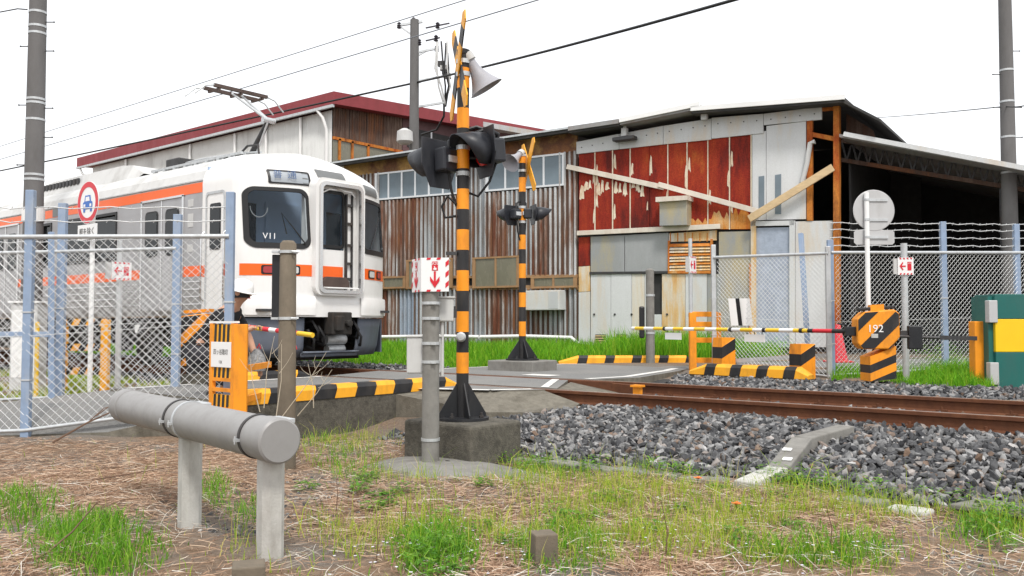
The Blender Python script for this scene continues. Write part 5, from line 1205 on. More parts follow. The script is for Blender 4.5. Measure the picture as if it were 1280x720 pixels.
def corr(name, s0, s1, zlo, zhi, m_, parent, pitch=.15, amp=.035, o_=0.0, base=None):
    """corrugated sheet; zlo / zhi are callables of s.  Rust varies rib by rib; light crests and dark furrows are painted rib shading"""
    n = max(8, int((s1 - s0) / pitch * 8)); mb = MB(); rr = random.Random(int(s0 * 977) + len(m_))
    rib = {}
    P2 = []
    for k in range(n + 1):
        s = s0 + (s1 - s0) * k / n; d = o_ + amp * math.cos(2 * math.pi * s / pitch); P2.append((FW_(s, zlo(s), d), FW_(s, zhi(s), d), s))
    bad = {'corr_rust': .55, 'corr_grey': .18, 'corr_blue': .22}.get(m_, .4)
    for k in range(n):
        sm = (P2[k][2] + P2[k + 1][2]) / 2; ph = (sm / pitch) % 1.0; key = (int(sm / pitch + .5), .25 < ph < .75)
        if key not in rib: rib[key] = (2 if rr.random() < .25 + bad else 1) if key[1] else (1 if rr.random() < bad * .55 else 0)  # furrows mostly dark, crests mostly light: rib shade painted in along with rust
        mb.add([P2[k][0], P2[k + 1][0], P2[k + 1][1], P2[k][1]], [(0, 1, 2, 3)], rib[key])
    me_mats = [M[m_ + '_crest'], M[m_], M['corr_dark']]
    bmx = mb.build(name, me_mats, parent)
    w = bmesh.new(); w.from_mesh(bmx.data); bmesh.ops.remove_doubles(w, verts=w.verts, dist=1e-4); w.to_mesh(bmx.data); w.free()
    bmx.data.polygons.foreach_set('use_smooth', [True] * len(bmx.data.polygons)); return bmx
GB = .02                                                  # ground at the facade
lin = lambda a, b: (lambda s: a[1] + (b[1] - a[1]) * (s - a[0]) / (b[0] - a[0]))

# ---------------------------------------------------------------- corrugated workshop (left)
sL = fs(430, 215)[0]; sR = fs(722, 300)[0]
cw = thing('corrugated_workshop', 'long workshop clad in rusting corrugated iron beyond the train', 'workshop', FW_((sL + sR) / 2, 0))
roofz = lin(fs(455, 203), fs(722, 164)); wtop = lin(fs(478, 216), fs(705, 191)); wbot = lin(fs(478, 250), fs(705, 232)); midz = lin(fs(478, 346), fs(722, 344)); lowz = lin(fs(478, 362), fs(722, 361))
W1 = (fs(470, 230)[0], fs(572, 230)[0]); W2 = (fs(609, 220)[0], fs(705, 220)[0])
mb = MB(); frect(mb, sL, sR, GB - .3, 5.2, -6.0, -.06); mb.build('wall_core', M['dark_in'], cw)
mb = MB(); mb.prism([FW_(sL, wtop(sL), -.05), FW_(sR, wtop(sR), -.05), FW_(sR, roofz(sR) - .02, -.05), FW_(sL, roofz(sL) - .02, -.05)], FN * .06); mb.build('fascia_board', M['fascia'], cw)
ov = .45
mb = MB(); mb.hexa([FW_(sL - .3, roofz(sL) - .10, ov), FW_(sR + .2, roofz(sR) - .10, ov), FW_(sR + .2, roofz(sR) + 1.2, -7), FW_(sL - .3, roofz(sL) + 1.2, -7), FW_(sL - .3, roofz(sL), ov), FW_(sR + .2, roofz(sR), ov), FW_(sR + .2, roofz(sR) + 1.3, -7), FW_(sL - .3, roofz(sL) + 1.3, -7)])
rf = mb.build('roof', M['roof_edge'], cw)
mb = MB(); mb.bar(FW_(sL - .3, roofz(sL) + .005, ov + .01), FW_(sR + .2, roofz(sR) + .005, ov + .01), .06, .05); mb.build('gutter', M['galv'], rf)
sheets = np.arange(sL, sR - .3, .76)
for k, s0 in enumerate(sheets):
    s1 = min(s0 + .755, sR); mid = (s0 + s1) / 2
    inw = (W1[0] < mid < W1[1]) or (W2[0] < mid < W2[1])
    o_ = random.uniform(0, .006)
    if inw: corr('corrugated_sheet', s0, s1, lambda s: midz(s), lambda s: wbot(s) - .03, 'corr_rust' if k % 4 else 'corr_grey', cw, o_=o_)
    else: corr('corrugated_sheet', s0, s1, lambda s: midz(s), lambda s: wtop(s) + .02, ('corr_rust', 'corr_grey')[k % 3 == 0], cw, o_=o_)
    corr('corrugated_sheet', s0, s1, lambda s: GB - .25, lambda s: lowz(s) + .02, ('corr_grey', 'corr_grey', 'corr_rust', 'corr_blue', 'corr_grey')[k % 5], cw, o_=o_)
def sash(parent, s0, s1, zt, zb, n, frame_m, pane_m, o_=.03, fw=.05, name='window', bo=0.0):
    FW_ = lambda s, z, o=0.0: FO + FU * s + FN * (o + bo) + UP * z
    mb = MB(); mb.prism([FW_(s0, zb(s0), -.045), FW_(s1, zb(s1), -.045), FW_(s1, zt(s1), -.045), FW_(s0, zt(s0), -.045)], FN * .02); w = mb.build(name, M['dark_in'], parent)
    for z_ in (zt, zb):
        mb = MB(); d = fw if z_ is zb else -fw; mb.prism([FW_(s0 - fw, z_(s0), -.03), FW_(s1 + fw, z_(s1), -.03), FW_(s1 + fw, z_(s1) + d, -.03), FW_(s0 - fw, z_(s0) + d, -.03)], FN * (.03 + o_)); mb.build('window_frame', M[frame_m], w)
    for k in range(n + 1):
        s = s0 + (s1 - s0) * k / n; fw2 = fw * (.6 if 0 < k < n else 1.0)
        mb = MB(); mb.prism([FW_(s - fw2, zb(s) + fw, -.03), FW_(s + fw2, zb(s) + fw, -.03), FW_(s + fw2, zt(s) - fw, -.03), FW_(s - fw2, zt(s) - fw, -.03)], FN * (.025 + o_)); mb.build('mullion', M[frame_m], w)
    for k in range(n):
        a, b = s0 + (s1 - s0) * k / n + fw * .5, s0 + (s1 - s0) * (k + 1) / n - fw * .5
        mb = MB(); mb.prism([FW_(a, zb(a) + fw, -.02), FW_(b, zb(b) + fw, -.02), FW_(b, zt(b) - fw, -.02), FW_(a, zt(a) - fw, -.02)], FN * (.02 + .012 * (k % 2))); mb.build('pane', M[pane_m], w)
    return w
sash(cw, W1[0], W1[1], wtop, wbot, 6, 'alu', 'pane_pale'); sash(cw, W2[0], W2[1], wtop, wbot, 4, 'alu', 'pane_pale')
tz = lambda py, px: (lambda s, v=fs(px, py)[1]: v)
sash(cw, fs(595, 340)[0], fs(650, 340)[0], tz(321, 620), tz(360, 620), 2, 'wood_frame', 'pane_olive', name='timber_window', bo=.09)
sash(cw, fs(668, 350)[0], fs(721, 350)[0], tz(345, 700), tz(360, 700), 2, 'wood_frame', 'pane_olive', name='timber_window', bo=.09)
sash(cw, sL + .1, fs(508, 350)[0], tz(346, 490), tz(361, 490), 3, 'wood_frame', 'pane_olive', name='timber_window', bo=.09)
sash(cw, fs(512, 340)[0], fs(566, 340)[0], tz(323, 560), tz(360, 560), 2, 'wood_frame', 'pane_olive', name='timber_window', bo=.09)
mb = MB(); mb.prism([FW_(sL, midz(sL) - .06, -.05), FW_(sR, midz(sR) - .06, -.05), FW_(sR, midz(sR) + .02, -.05), FW_(sL, midz(sL) + .02, -.05)], FN * .075); mb.build('girt_rail', M['wood_frame'], cw)
mb = MB(); mb.prism([FW_(sL, lowz(sL) - .02, -.05), FW_(sR, lowz(sR) - .02, -.05), FW_(sR, lowz(sR) + .10, -.05), FW_(sL, lowz(sL) + .10, -.05)], FN * .07); mb.build('girt_rail', M['wood_frame'], cw)
mb = MB(); s = fs(584, 300)[0]; frect(mb, s - .07, s + .07, GB - .2, wtop(s), .0, .06); mb.build('downpipe', M['corr_dark'], cw)
bx_ = fs(662, 388), fs(708, 363); mb = MB(); frect(mb, bx_[0][0], bx_[1][0], bx_[0][1], bx_[1][1], .03, .40); b_ = mb.build('wall_box', M['sheet_white'], cw, bevel=.015)
mb = MB(); frect(mb, bx_[1][0] - .32, bx_[1][0] - .04, bx_[0][1] + .04, bx_[1][1] - .04, .40, .405); mb.build('box_panel', M['alu'], b_)
mb = MB(); mb.path([FW_(*fs(607, 421), .25), FW_(*fs(660, 420), .25), FW_(*fs(720, 422), .25), FW_(*fs(729, 430), .25)], .05, 8); mb.build('water_pipe', M['whiteclean'], cw, smooth=50)
mb = MB(); mb.path([FW_(*fs(480, 421), .3), FW_(*fs(560, 420), .3), FW_(*fs(606, 421), .3)], .05, 8); mb.build('water_pipe', M['whiteclean'], cw, smooth=50)

# ---------------------------------------------------------------- rusty workshop (right)
rw = thing('rusty_workshop', 'patched workshop with red rusted panels, white sheets and crossed planks', 'workshop', FW_((sR) / 2, 0))
s0_, s1_ = fs(723, 300)[0], fs(1044, 300)[0]
sOp = fs(1009, 220)[0]                                     # the open bay at the right end starts here
zTop = lambda s: lin(fs(722, 164), fs(1045, 128))(s)
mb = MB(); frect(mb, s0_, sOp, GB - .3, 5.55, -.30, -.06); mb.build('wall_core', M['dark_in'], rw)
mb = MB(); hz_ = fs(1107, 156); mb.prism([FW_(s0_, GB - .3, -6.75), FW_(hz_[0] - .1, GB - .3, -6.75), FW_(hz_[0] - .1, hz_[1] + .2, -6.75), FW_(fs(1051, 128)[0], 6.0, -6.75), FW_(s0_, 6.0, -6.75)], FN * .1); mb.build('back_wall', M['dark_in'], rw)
px_ = [724, 745, 767, 789, 812, 836, 860, 886, 913, 940]
topp = lambda px: 193 - (px - 724) * (25 / 216.)
for k, (a, b) in enumerate(zip(px_[:-1], px_[1:])):
    bot = 289 if b < 862 else 287
    g_ = .8
    mb = MB(); fpoly(mb, [(a + g_ * .3, bot), (b - g_, bot), (b - g_, topp(b)), (a + g_ * .3, topp(a))], 0, .03 + .008 * (k % 2)); pn = mb.build('rusted_panel', M['rust_red'], rw, bevel=.004)
    mb = MB(); fpoly(mb, [(b - 1.0, bot), (b + .2, bot), (b + .2, topp(b)), (b - 1.0, topp(b))], 0, .05); mb.build('panel_seam', M['peel'] if k != 3 else M['rust_red'], rw)
    # flakes of old cream paint left on the rust
    rr = random.Random(k); o2 = .03 + .008 * (k % 2)
    spots = [(rr.choice((a + .6, b - 3.2)), rr.uniform(topp(a) + 2, 215), 3.4, rr.uniform(14, 34)), (rr.choice((a + .6, b - 3.0)), rr.uniform(235, 262), 3.0, rr.uniform(12, 26))]
    if k < 4: spots += [(a + 1 + 5.6 * q, 227 + rr.uniform(-3, 5), rr.uniform(4.0, 6.4), rr.uniform(11, 20)) for q in range(3)]
    for fx_, fy, w_, h_ in spots:
        jag = [(fx_, fy + h_ * .9)] + [(fx_ + w_ * u, fy + h_ * (1 - .25 * rr.random())) for u in (.25, .5, .75, 1)] + [(fx_ + w_ * (.95 - .3 * rr.random()), fy + h_ * .5), (fx_ + w_ * (.7 + .2 * rr.random()), fy + h_ * .1), (fx_ + w_ * .4, fy), (fx_ + w_ * .15 * rr.random(), fy + h_ * .35)]
        mb = MB(); fpoly(mb, jag, o2, o2 + .005); mb.build('paint_flake', M['peel'], pn)
for a, b in zip(px_[5:-1], px_[6:]):
    rr = random.Random(int(a)); jag = [(a + .8, 286.5), (b - .8, 286.5)] + [(b - .8 - (b - a - 1.6) * q / 8, 286.5 - rr.uniform(10, 30) * (.6 + .4 * (a > 880))) for q in range(9)]
    mb = MB(); fpoly(mb, jag, .03, .0425); mb.build('rust_patch', M['rust_orange'], rw)
# white sheets along the top
for pts in ([(722, 178), (775, 168), (775, 187), (722, 193)], [(775.6, 168), (830, 158), (830, 181), (775.6, 187)], [(830.6, 158), (890, 149), (890, 175), (830.6, 181)], [(890.6, 148), (955, 143), (955, 167), (890.6, 174)], [(955.6, 143), (1028, 134), (1028, 150), (955.6, 157)]):
    mb = MB(); fpoly(mb, pts, .0, .07); sh = mb.build('white_sheet', M['sheet_white'], rw)
    for q in range(4):
        px = pts[0][0] + (pts[1][0] - pts[0][0]) * (q + .5) / 4; py = pts[0][1] + (pts[1][1] - pts[0][1]) * (q + .5) / 4 + 8; c = FW_(*fs(px, py), .07)
        mb = MB(); mb.tube(c, c + FN * .012, .016, n=6); mb.build('screw_head', M['steel_dark'], sh)
for pts in ([(941, 166), (958, 164), (958, 275), (941, 276)], [(958.6, 158), (1008, 152), (1008, 274), (958.6, 275)]):
    mb = MB(); fpoly(mb, pts, .0, .04); mb.build('white_sheet', M['sheet_white'], rw)
for pts in ([(949, 221), (956, 220), (956, 262), (949, 262)], [(969.5, 219), (977, 218), (977, 268), (969.5, 268)]):
    mb = MB(); fpoly(mb, pts, .03, .05); mb.build('slit_window', M['pane_pale'], rw)
# planks nailed across
def plank(a, b, w, o_, m_):
    A, B = FW_(*fs(*a), o_), FW_(*fs(*b), o_); d = (B - A).normalized(); u = FN.cross(d); mb = MB()
    mb.prism([A - u * w / 2, B - u * w / 2, B + u * w / 2, A + u * w / 2], FN * .05); return mb.build('plank', M[m_], rw, bevel=.006)
plank((711, 209), (832, 235), .13, .08, 'plank_white'); plank((826, 231.5), (953, 266), .125, .135, 'plank_white'); plank((940, 275), (1044, 211), .17, .20, 'plank')
# middle strip: rail, grey shutters, box, louvre
plank((724, 292), (902, 283.5), .12, .09, 'plank_white')
for pts in ([(739, 296), (781, 294), (781, 340), (739, 341)], [(781.8, 294), (836, 291), (836, 339), (781.8, 340)]):
    mb = MB(); fpoly(mb, pts, -.02, .035); mb.build('grey_shutter', M['sheet_grey'], rw, bevel=.006)
mb = MB(); fpoly(mb, [(831, 254), (865, 251), (865, 283), (831, 284)], .03, .35); vb = mb.build('vent_box', M['sheet_grey'], rw, bevel=.01)
mb = MB(); fpoly(mb, [(828, 249), (867, 247), (867, 252.5), (828, 255)], .03, .44); mb.build('box_lid', M['plank_white'], vb)
lv = thing_part = None
mb = MB(); fpoly(mb, [(836.6, 303), (891, 301), (891, 339), (836.6, 339)], -.03, .0); lv = mb.build('louvre_vent', M['dark_in'], rw)
for k in range(9):
    y0 = 305 + k * 3.75; mb = MB(); A = FW_(*fs(838, y0 + 2), .01); B = FW_(*fs(889, y0 + 1), .01); d = (B - A).normalized(); u = (UP * .8 + FN * -.6).normalized()
    mb.obox((A + B) / 2 + FN * .03, d * (B - A).length / 2, u * .045, u.cross(d) * .006); mb.build('louvre_slat', M['rust_orange'] if k % 3 == 0 else M['sheet_white2'], lv)
for pts in ([(836, 301), (838, 301), (838, 341), (836, 341)], [(889, 299), (891.5, 299), (891.5, 341), (889, 341)], [(836, 339), (891, 338.5), (891, 342), (836, 342)]):
    mb = MB(); fpoly(mb, pts, .0, .07); mb.build('louvre_frame', M['rust_orange'], lv)
mb = MB(); fpoly(mb, [(836.6, 292), (896, 288), (896, 300.5), (836.6, 302.5)], -.02, .03); mb.build('rusted_strip', M['sheet_white2'], rw)
for k in range(6):
    px = 838 + k * 9.2; mb = MB(); fpoly(mb, [(px, 302), (px + 1.2, 302), (px + 1.2, 291), (px, 291.5)], .03, .045); mb.build('strip_rib', M['rust_orange'], rw)
# left jamb: rust, cream, white
for pts, m_ in (([(724, 297), (738, 296), (738, 332), (724, 333)], 'rust_red'), ([(724, 333.5), (738, 332.5), (738, 364), (724, 365)], 'sheet_white2'), ([(724, 365.5), (738, 364.5), (738, 432), (724, 432)], 'sheet_white')):
    mb = MB(); fpoly(mb, pts, .0, .03); mb.build('jamb_sheet', M[m_], rw)
# lower whitewashed sheets
for k, (a, b, m_) in enumerate(((739, 764, 'sheet_white'), (764.5, 790, 'sheet_white'), (790.5, 806, 'sheet_white2'), (806.5, 816, 'sheet_white'), (828, 857, 'sheet_white2'), (857.5, 884, 'sheet_white'), (884.5, 899, 'sheet_grey'))):
    mb = MB(); fpoly(mb, [(a, 434), (b, 434), (b, 342.5), (a, 342.5)], .0, .025 + .006 * (k % 2)); sh = mb.build('wall_sheet', M[m_], rw)
    c = FW_(*fs((a + b) / 2 - 8, 393), .03); mb = MB(); mb.tube(c, c + FN * .02, .028, n=8); mb.build('screw_head', M['steel_dark'], sh)
mb = MB(); fpoly(mb, [(816.5, 434), (827.5, 434), (827.5, 393), (816.5, 393)], .0, .03); mb.build('wall_sheet', M['sheet_white'], rw)
mb = MB(); fpoly(mb, [(738, 340), (836, 339), (836, 342), (738, 343)], .0, .06); mb.build('sill_rail', M['steel_dark'], rw)
for a in (745, 771):
    mb = MB(); fpoly(mb, [(a, 432), (a + 13, 432), (a + 13, 418), (a, 418)], .03, .04); vt = mb.build('floor_vent', M['dark_in'], rw)
    for k in range(4): mb = MB(); fpoly(mb, [(a, 420.5 + k * 3), (a + 13, 420.5 + k * 3), (a + 13, 419 + k * 3), (a, 419 + k * 3)], .04, .055); mb.build('vent_slat', M['plank'], vt)
# doors behind the fence
for pts, m_, o_ in (([(899, 434), (940, 434), (940, 289), (899, 290)], 'sheet_grey', .02), ([(946, 434), (988, 434), (988, 284), (946, 285)], 'tarp', .03), ([(995, 434), (1041, 434), (1041, 276), (995, 277)], 'sheet_white', .03)):
    mb = MB(); fpoly(mb, pts, -.02, o_); mb.build('door_panel', M[m_], rw)
for pts, m_ in (([(940, 434), (946, 434), (946, 276), (940, 277)], 'sheet_white2'), ([(988, 434), (994.5, 434), (994.5, 276), (988, 277)], 'sheet_white'), ([(940, 283), (994, 282), (994, 276), (940, 277)], 'sheet_white'), ([(938, 434), (940.5, 434), (940.5, 330), (938, 330)], 'rust_orange')):
    mb = MB(); fpoly(mb, pts, .0, .09); mb.build('door_frame', M[m_], rw)
# open bay: rusty uprights, slack gutter pipe
mb = MB(); fpoly(mb, [(1009, 276), (1016, 276), (1016, 150), (1009, 151)], -.06, .05); mb.build('upright', M['rust_post'], rw)
mb = MB(); fpoly(mb, [(1043, 436), (1050.5, 436), (1050.5, 127), (1043, 128)], -.06, .12); cpost = mb.build('corner_post', M['rust_post'], rw)
mb = MB(); mb.path([FW_(*fs(1004, 229), .1), FW_(*fs(1010, 205), .1), FW_(*fs(1014, 180), .1), FW_(*fs(1020, 178), .1)], .06, 8); mb.build('broken_downpipe', M['greybox'], rw, smooth=50)
mb = MB(); A, B = FW_(*fs(1014, 168), .0), FW_(*fs(1044, 174), .0); mb.bar(A, B, .08, .1); mb.build('rusty_lintel', M['rust_post'], rw)
mb = MB(); A, B = FW_(*fs(1009, 137), .0), FW_(*fs(1044, 134), .0); mb.bar(A, B, .06, .14); mb.build('rusty_lintel', M['rust_post'], rw)
# roof: two sheets and the hood on the right
def roof_piece(name, a, b, rise, m_, th=.10, ov=.5, back=7.5, edge=None):
    A, B = fs(*a), fs(*b); mb = MB()
    q = [FW_(A[0], A[1] - th, ov), FW_(B[0], B[1] - th, ov), FW_(B[0], B[1] - th + rise, -back), FW_(A[0], A[1] - th + rise, -back)]
    mb.hexa(q + [p + UP * th for p in q]); o = mb.build(name, M[m_], rw)
    if edge: mb = MB(); mb.bar(FW_(A[0], A[1] + .01, ov + .015), FW_(B[0], B[1] + .01, ov + .015), .06, .11); mb.build('roof_trim', M[edge], o)
    return o
roof_piece('roof', (722, 166), (784, 157), .3, 'roof_edge', edge='roof_sheet'); roof_piece('roof', (785, 156), (884, 136), .3, 'roof_sheet', edge='whiteclean'); roof_piece('roof', (873, 142), (1062, 128), .3, 'roof_edge', edge='whiteclean')
A, B = fs(1051, 128), fs(1107, 156); mb = MB(); q = [FW_(A[0], A[1] - .03, .5), FW_(B[0] - .02, B[1] - .03, .5), FW_(B[0] - .02, B[1] + .27, -6.8), FW_(A[0], A[1] + .27, -6.8)]; mb.hexa(q + [p + UP * .06 for p in q]); mb.build('roof_hood', M['roof_edge'], rw)
mb = MB(); C_, D_ = fs(1052, 148), fs(1082, 160); mb.prism([FW_(fs(1051, 135)[0], fs(1051, 135)[1], -.6), FW_(*fs(1085, 156), -.6), FW_(*fs(1092, 178), -.6), FW_(*fs(1051, 172), -.6)], FN * -.05); mb.build('gable_sheet', M['corr_dark'], rw)
for px, py in ((786, 170), (885, 150)):
    c = FW_(*fs(px, py), .25); mb = MB(); mb.tube(c + UP * .3, c - UP * .05, .045, n=8); mb.obox(c + UP * .05, FU * .07, FN * .06, UP * .1); l_ = mb.build('flood_lamp', M['greybox'], rw)
    if px == 786: mb = MB(); mb.obox(c - UP * .12 + FU * .0, FU * .30, FN * .12, UP * .05); mb.build('lamp_reflector', M['steel_dark'], l_, bevel=.02)
# ---------------------------------------------------------------- open shed on the right
sh = thing('open_shed', 'dark open-sided shed with a lattice truss and sloping sheet roof', 'shed', FW_(3, 0))
TR = -.8
def sp(px, py, o_=TR): p = at_plane(px, py, FO + FN * o_, FN); d = p - FO; return d.dot(FU), p.z
tl, tr_ = sp(1052, 176), sp(1285, 212); bl, br_ = sp(1052, 200), sp(1285, 238)
mb = MB(); mb.bar(FW_(*tl, TR), FW_(*tr_, TR), .08, .09); mb.build('truss_chord', M['corr_dark'], sh); mb = MB(); mb.bar(FW_(*bl, TR), FW_(*br_, TR), .08, .09); mb.build('truss_chord', M['corr_dark'], sh)
N_ = 16
for k in range(N_):
    a = (tl[0] + (tr_[0] - tl[0]) * k / N_, tl[1] + (tr_[1] - tl[1]) * k / N_); b = (bl[0] + (br_[0] - bl[0]) * (k + .5) / N_, bl[1] + (br_[1] - bl[1]) * (k + .5) / N_); c = (tl[0] + (tr_[0] - tl[0]) * (k + 1) / N_, tl[1] + (tr_[1] - tl[1]) * (k + 1) / N_)
    for p, q in ((a, b), (b, c)): mb = MB(); mb.bar(FW_(*p, TR), FW_(*q, TR), .04, .05, FN); mb.build('truss_web', M['steel_dark'], sh)
e0, e1 = sp(1052, 171, .0), sp(1330, 222, .0)
mb = MB(); q = [FW_(e0[0], e0[1] - .05, .25), FW_(e1[0], e1[1] - .05, .25), FW_(e1[0], e1[1] + .3, -9), FW_(e0[0], e0[1] + .3, -9)]; mb.hexa(q + [p + UP * .07 for p in q]); r2 = mb.build('roof', M['roof_sheet'], sh)
mb = MB(); mb.bar(FW_(e0[0] + .1, e0[1] + .0, .28), FW_(e1[0], e1[1] + .0, .28), .06, .10); mb.build('gutter', M['sheet_white'], r2)
xR = sp(1256, 300)[0]
for x_ in (xR, e1[0]): mb = MB(); frect(mb, x_ - .08, x_ + .08, -.1, sp(1256, 236)[1], TR - .08, TR + .08); mb.build('column', M['steel_dark'], sh)
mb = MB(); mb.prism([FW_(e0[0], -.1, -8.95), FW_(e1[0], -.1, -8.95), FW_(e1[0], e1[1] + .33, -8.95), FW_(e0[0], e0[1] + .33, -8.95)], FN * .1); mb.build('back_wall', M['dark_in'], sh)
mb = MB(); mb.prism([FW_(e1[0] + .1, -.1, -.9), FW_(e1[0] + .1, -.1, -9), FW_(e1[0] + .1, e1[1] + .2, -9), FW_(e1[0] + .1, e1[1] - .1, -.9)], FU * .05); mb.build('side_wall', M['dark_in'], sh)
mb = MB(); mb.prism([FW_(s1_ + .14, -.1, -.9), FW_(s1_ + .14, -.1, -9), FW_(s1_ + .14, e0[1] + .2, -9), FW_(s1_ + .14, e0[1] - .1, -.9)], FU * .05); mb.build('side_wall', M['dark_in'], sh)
for k in range(3): mb = MB(); frect(mb, s1_ + 1.2 + k * 1.5, s1_ + 2.4 + k * 1.5, 0.1, .9 + .3 * k, -4.5 - k, -3.8 - k); mb.build('workshop_machine', M['steel_dark'], sh, bevel=.03)

# ---------------------------------------------------------------- big factory behind with the red roof
YF = 25.0
C0 = at_y(411, 118, YF); xL_ = at_y(104, 195, YF).x; zE = C0.z
ff = thing('red_roof_factory', 'tall pale ribbed factory with dark red roof edge behind the train', 'factory', ((xL_ + C0.x) / 2, YF + 5, 0))
xC = at_y(415, 200, YF).x; xW0 = at_y(116, 230, YF).x; zE2 = at_y(300, 160, YF).z
mb = MB(); mb.box(xW0, xC - .02, YF + .08, YF + 13.8, -.2, zE - .9); mb.build('wall_core', M['dark_in'], ff)
n = 26
for k in range(n):
    a, b = xW0 + (xC - xW0) * k / n, xW0 + (xC - xW0) * (k + 1) / n - .02; mb = MB(); top = []; bot = []
    m_ = 10
    for q in range(m_ * 4 + 1):
        x = a + (b - a) * q / (m_ * 4); d = (.0, .035, .035, .0)[q % 4]; bot.append((x, YF - d, -.2)); top.append((x, YF - d, zE - .75))
    mb.grid([bot, top]); mb.build('ribbed_sheet', M['side_white'], ff)
for px in (160, 240, 296, 335, 378):
    x = at_y(px, 200, YF).x; mb = MB(); mb.tube((x, YF - .12, 0), (x, YF - .12, zE - .8), .07, n=8); mb.build('downpipe', M['whiteclean'], ff, smooth=50)
# roof slab with red edge; the gable side faces right
gx1 = at_x(688, 164, xC).y
y1 = YF + 26
zR = C0.z
mb = MB(); q = [(xL_, YF - .38, zR - .62), (xC + .55, YF - .38, zR - .62), (xC + .55, y1, zR + 1.0), (xL_, y1, zR + 1.0)]; mb.hexa([Vector(p) for p in q] + [Vector(p) + UP * .55 for p in q]); mb.build('roof', M['red_roof'], ff)
mb = MB(); mb.box(xL_, xC + .5, YF - .42, YF - .30, zR - .76, zR - .64); mb.build('gutter', M['galv'], ff)
mb = MB(); mb.path([(xL_ + .4, YF - .36, zR - .75), (xL_ + .6, YF - .3, zR - 1.1), (xW0 + .2, YF - .1, zR - 1.5), (xW0 + .2, YF - .1, 0)], .06, 7); mb.build('downpipe', M['greybox'], ff, smooth=50)
mb = MB(); mb.path([(xC - .6, YF - .36, zR - .75), (xC - .3, YF - .3, zR - 1.1), (xC - .25, YF - .12, zR - 1.6), (xC - .25, YF - .12, 0)], .07, 7); mb.build('downpipe', M['whiteclean'], ff, smooth=50)
# gable side sheets: rust brown above dark window strip, then mauve
yb = lambda px: at_x(px, 170, xC).y
def gz_(px, py): return at_x(px, py, xC).z
ys = [yb(px) for px in (416, 437, 458, 479, 503)]
for a, b in zip(ys[:-1], ys[1:]):
    mb = MB(); nn = 28; bot = []; top = []
    for q in range(nn + 1):
        y = a + (b - a - .03) * q / nn; d = .04 * (q % 4 in (1, 2)); bot.append((xC + d, y, gz_(450, 179))); top.append((xC + d, y, zR - .64 + 1.62 * (y - YF + .7) / (y1 - YF + .7)))
    mb.grid([bot, top]); mb.build('ribbed_sheet', M['corr_dark'], ff)
mb = MB(); mb.box(xC - .04, xC + .06, ys[0], ys[-1], gz_(450, 181), gz_(450, 177.5)); mb.build('rusty_rail', M['rust_post'], ff)
for px in (424, 440, 460): y = yb(px); mb = MB(); mb.box(xC, xC + .06, y - .06, y + .06, gz_(450, 205), gz_(450, 179)); mb.build('rusty_mullion', M['rust_post'], ff)
mb = MB(); mb.box(xC - .03, xC + .0, ys[0], ys[-1], 0, gz_(450, 181)); mb.build('window_strip', M['pane_olive'], ff)
y2, y3 = yb(503), y1 - .5
rz_ = lambda y: zR - .64 + 1.62 * (y - YF + .7) / (y1 - YF + .7)
mb = MB(); mb.prism([(xC - .03, y2, -.2), (xC - .03, y3, -.2), (xC - .03, y3, rz_(y3)), (xC - .03, y2, rz_(y2))], (.05, 0, 0)); mb.build('siding', M['mauve'], ff)
mb = MB(); mb.box(xC + .02, xC + .05, y2 + .3, yb(566), gz_(540, 190), gz_(540, 166)); wn = mb.build('window_strip', M['dark_in'], ff)
for px in (512, 538, 563): mb = MB(); mb.box(xC + .05, xC + .08, yb(px) - .05, yb(px) + .05, gz_(540, 190), gz_(540, 166)); mb.build('mullion', M['alu'], wn)
mb = MB(); mb.box(xC + .02, xC + .07, y2, yb(590), gz_(540, 146), gz_(540, 144.5)); mb.build('white_flashing', M['whiteclean'], ff)
# lower pale roof of a further hall
a, b = at_d(604, 152, 44), at_d(690, 167, 40)
fh = thing('grey_hall', 'far hall with a pale roof edge rising behind the corrugated workshop', 'hall', (a.x, a.y, 0))
d = (b - a); 
mb = MB(); q = [a, b, b + FWD * 12 + UP * .5, a + FWD * 12 + UP * .5]; mb.hexa([p - UP * .25 for p in q] + q); mb.build('roof', M['sheet_white'], fh)
q = [a + FWD * .5 + RT * .5, b + FWD * .5 - RT * .5, b + FWD * 11 - RT * .5, a + FWD * 11 + RT * .5]; mb = MB(); mb.hexa([Vector((p.x, p.y, 0)) for p in q] + [p - UP * .3 for p in q]); mb.build('wall', M['mauve'], fh)
# blue-grey building glimpsed at the right edge
a = at_d(1273, 236, 40); bb = thing('blue_building', 'pale blue grey building behind the open shed', 'building', (a.x, a.y, 0))
mb = MB(); c = Vector((a.x, a.y, 0)); mb.obox(c + RT * 5 + FWD * 3 + UP * a.z / 2, RT * 5, FWD * 3, UP * a.z / 2); mb.build('wall', M['tarp'], bb); mb = MB(); mb.obox(c + RT * 5 + FWD * 3 + UP * (a.z + .15), RT * 5.3, FWD * 3.3, UP * .15); mb.build('roof', M['roof_sheet'], bb)
for k in range(3): mb = MB(); mb.obox(c + RT * (1 + k * 2.4) - FWD * .02 + UP * (a.z - 1.6), RT * .7, FWD * .03, UP * .6); mb.build('window', M['pane_pale'], bb)
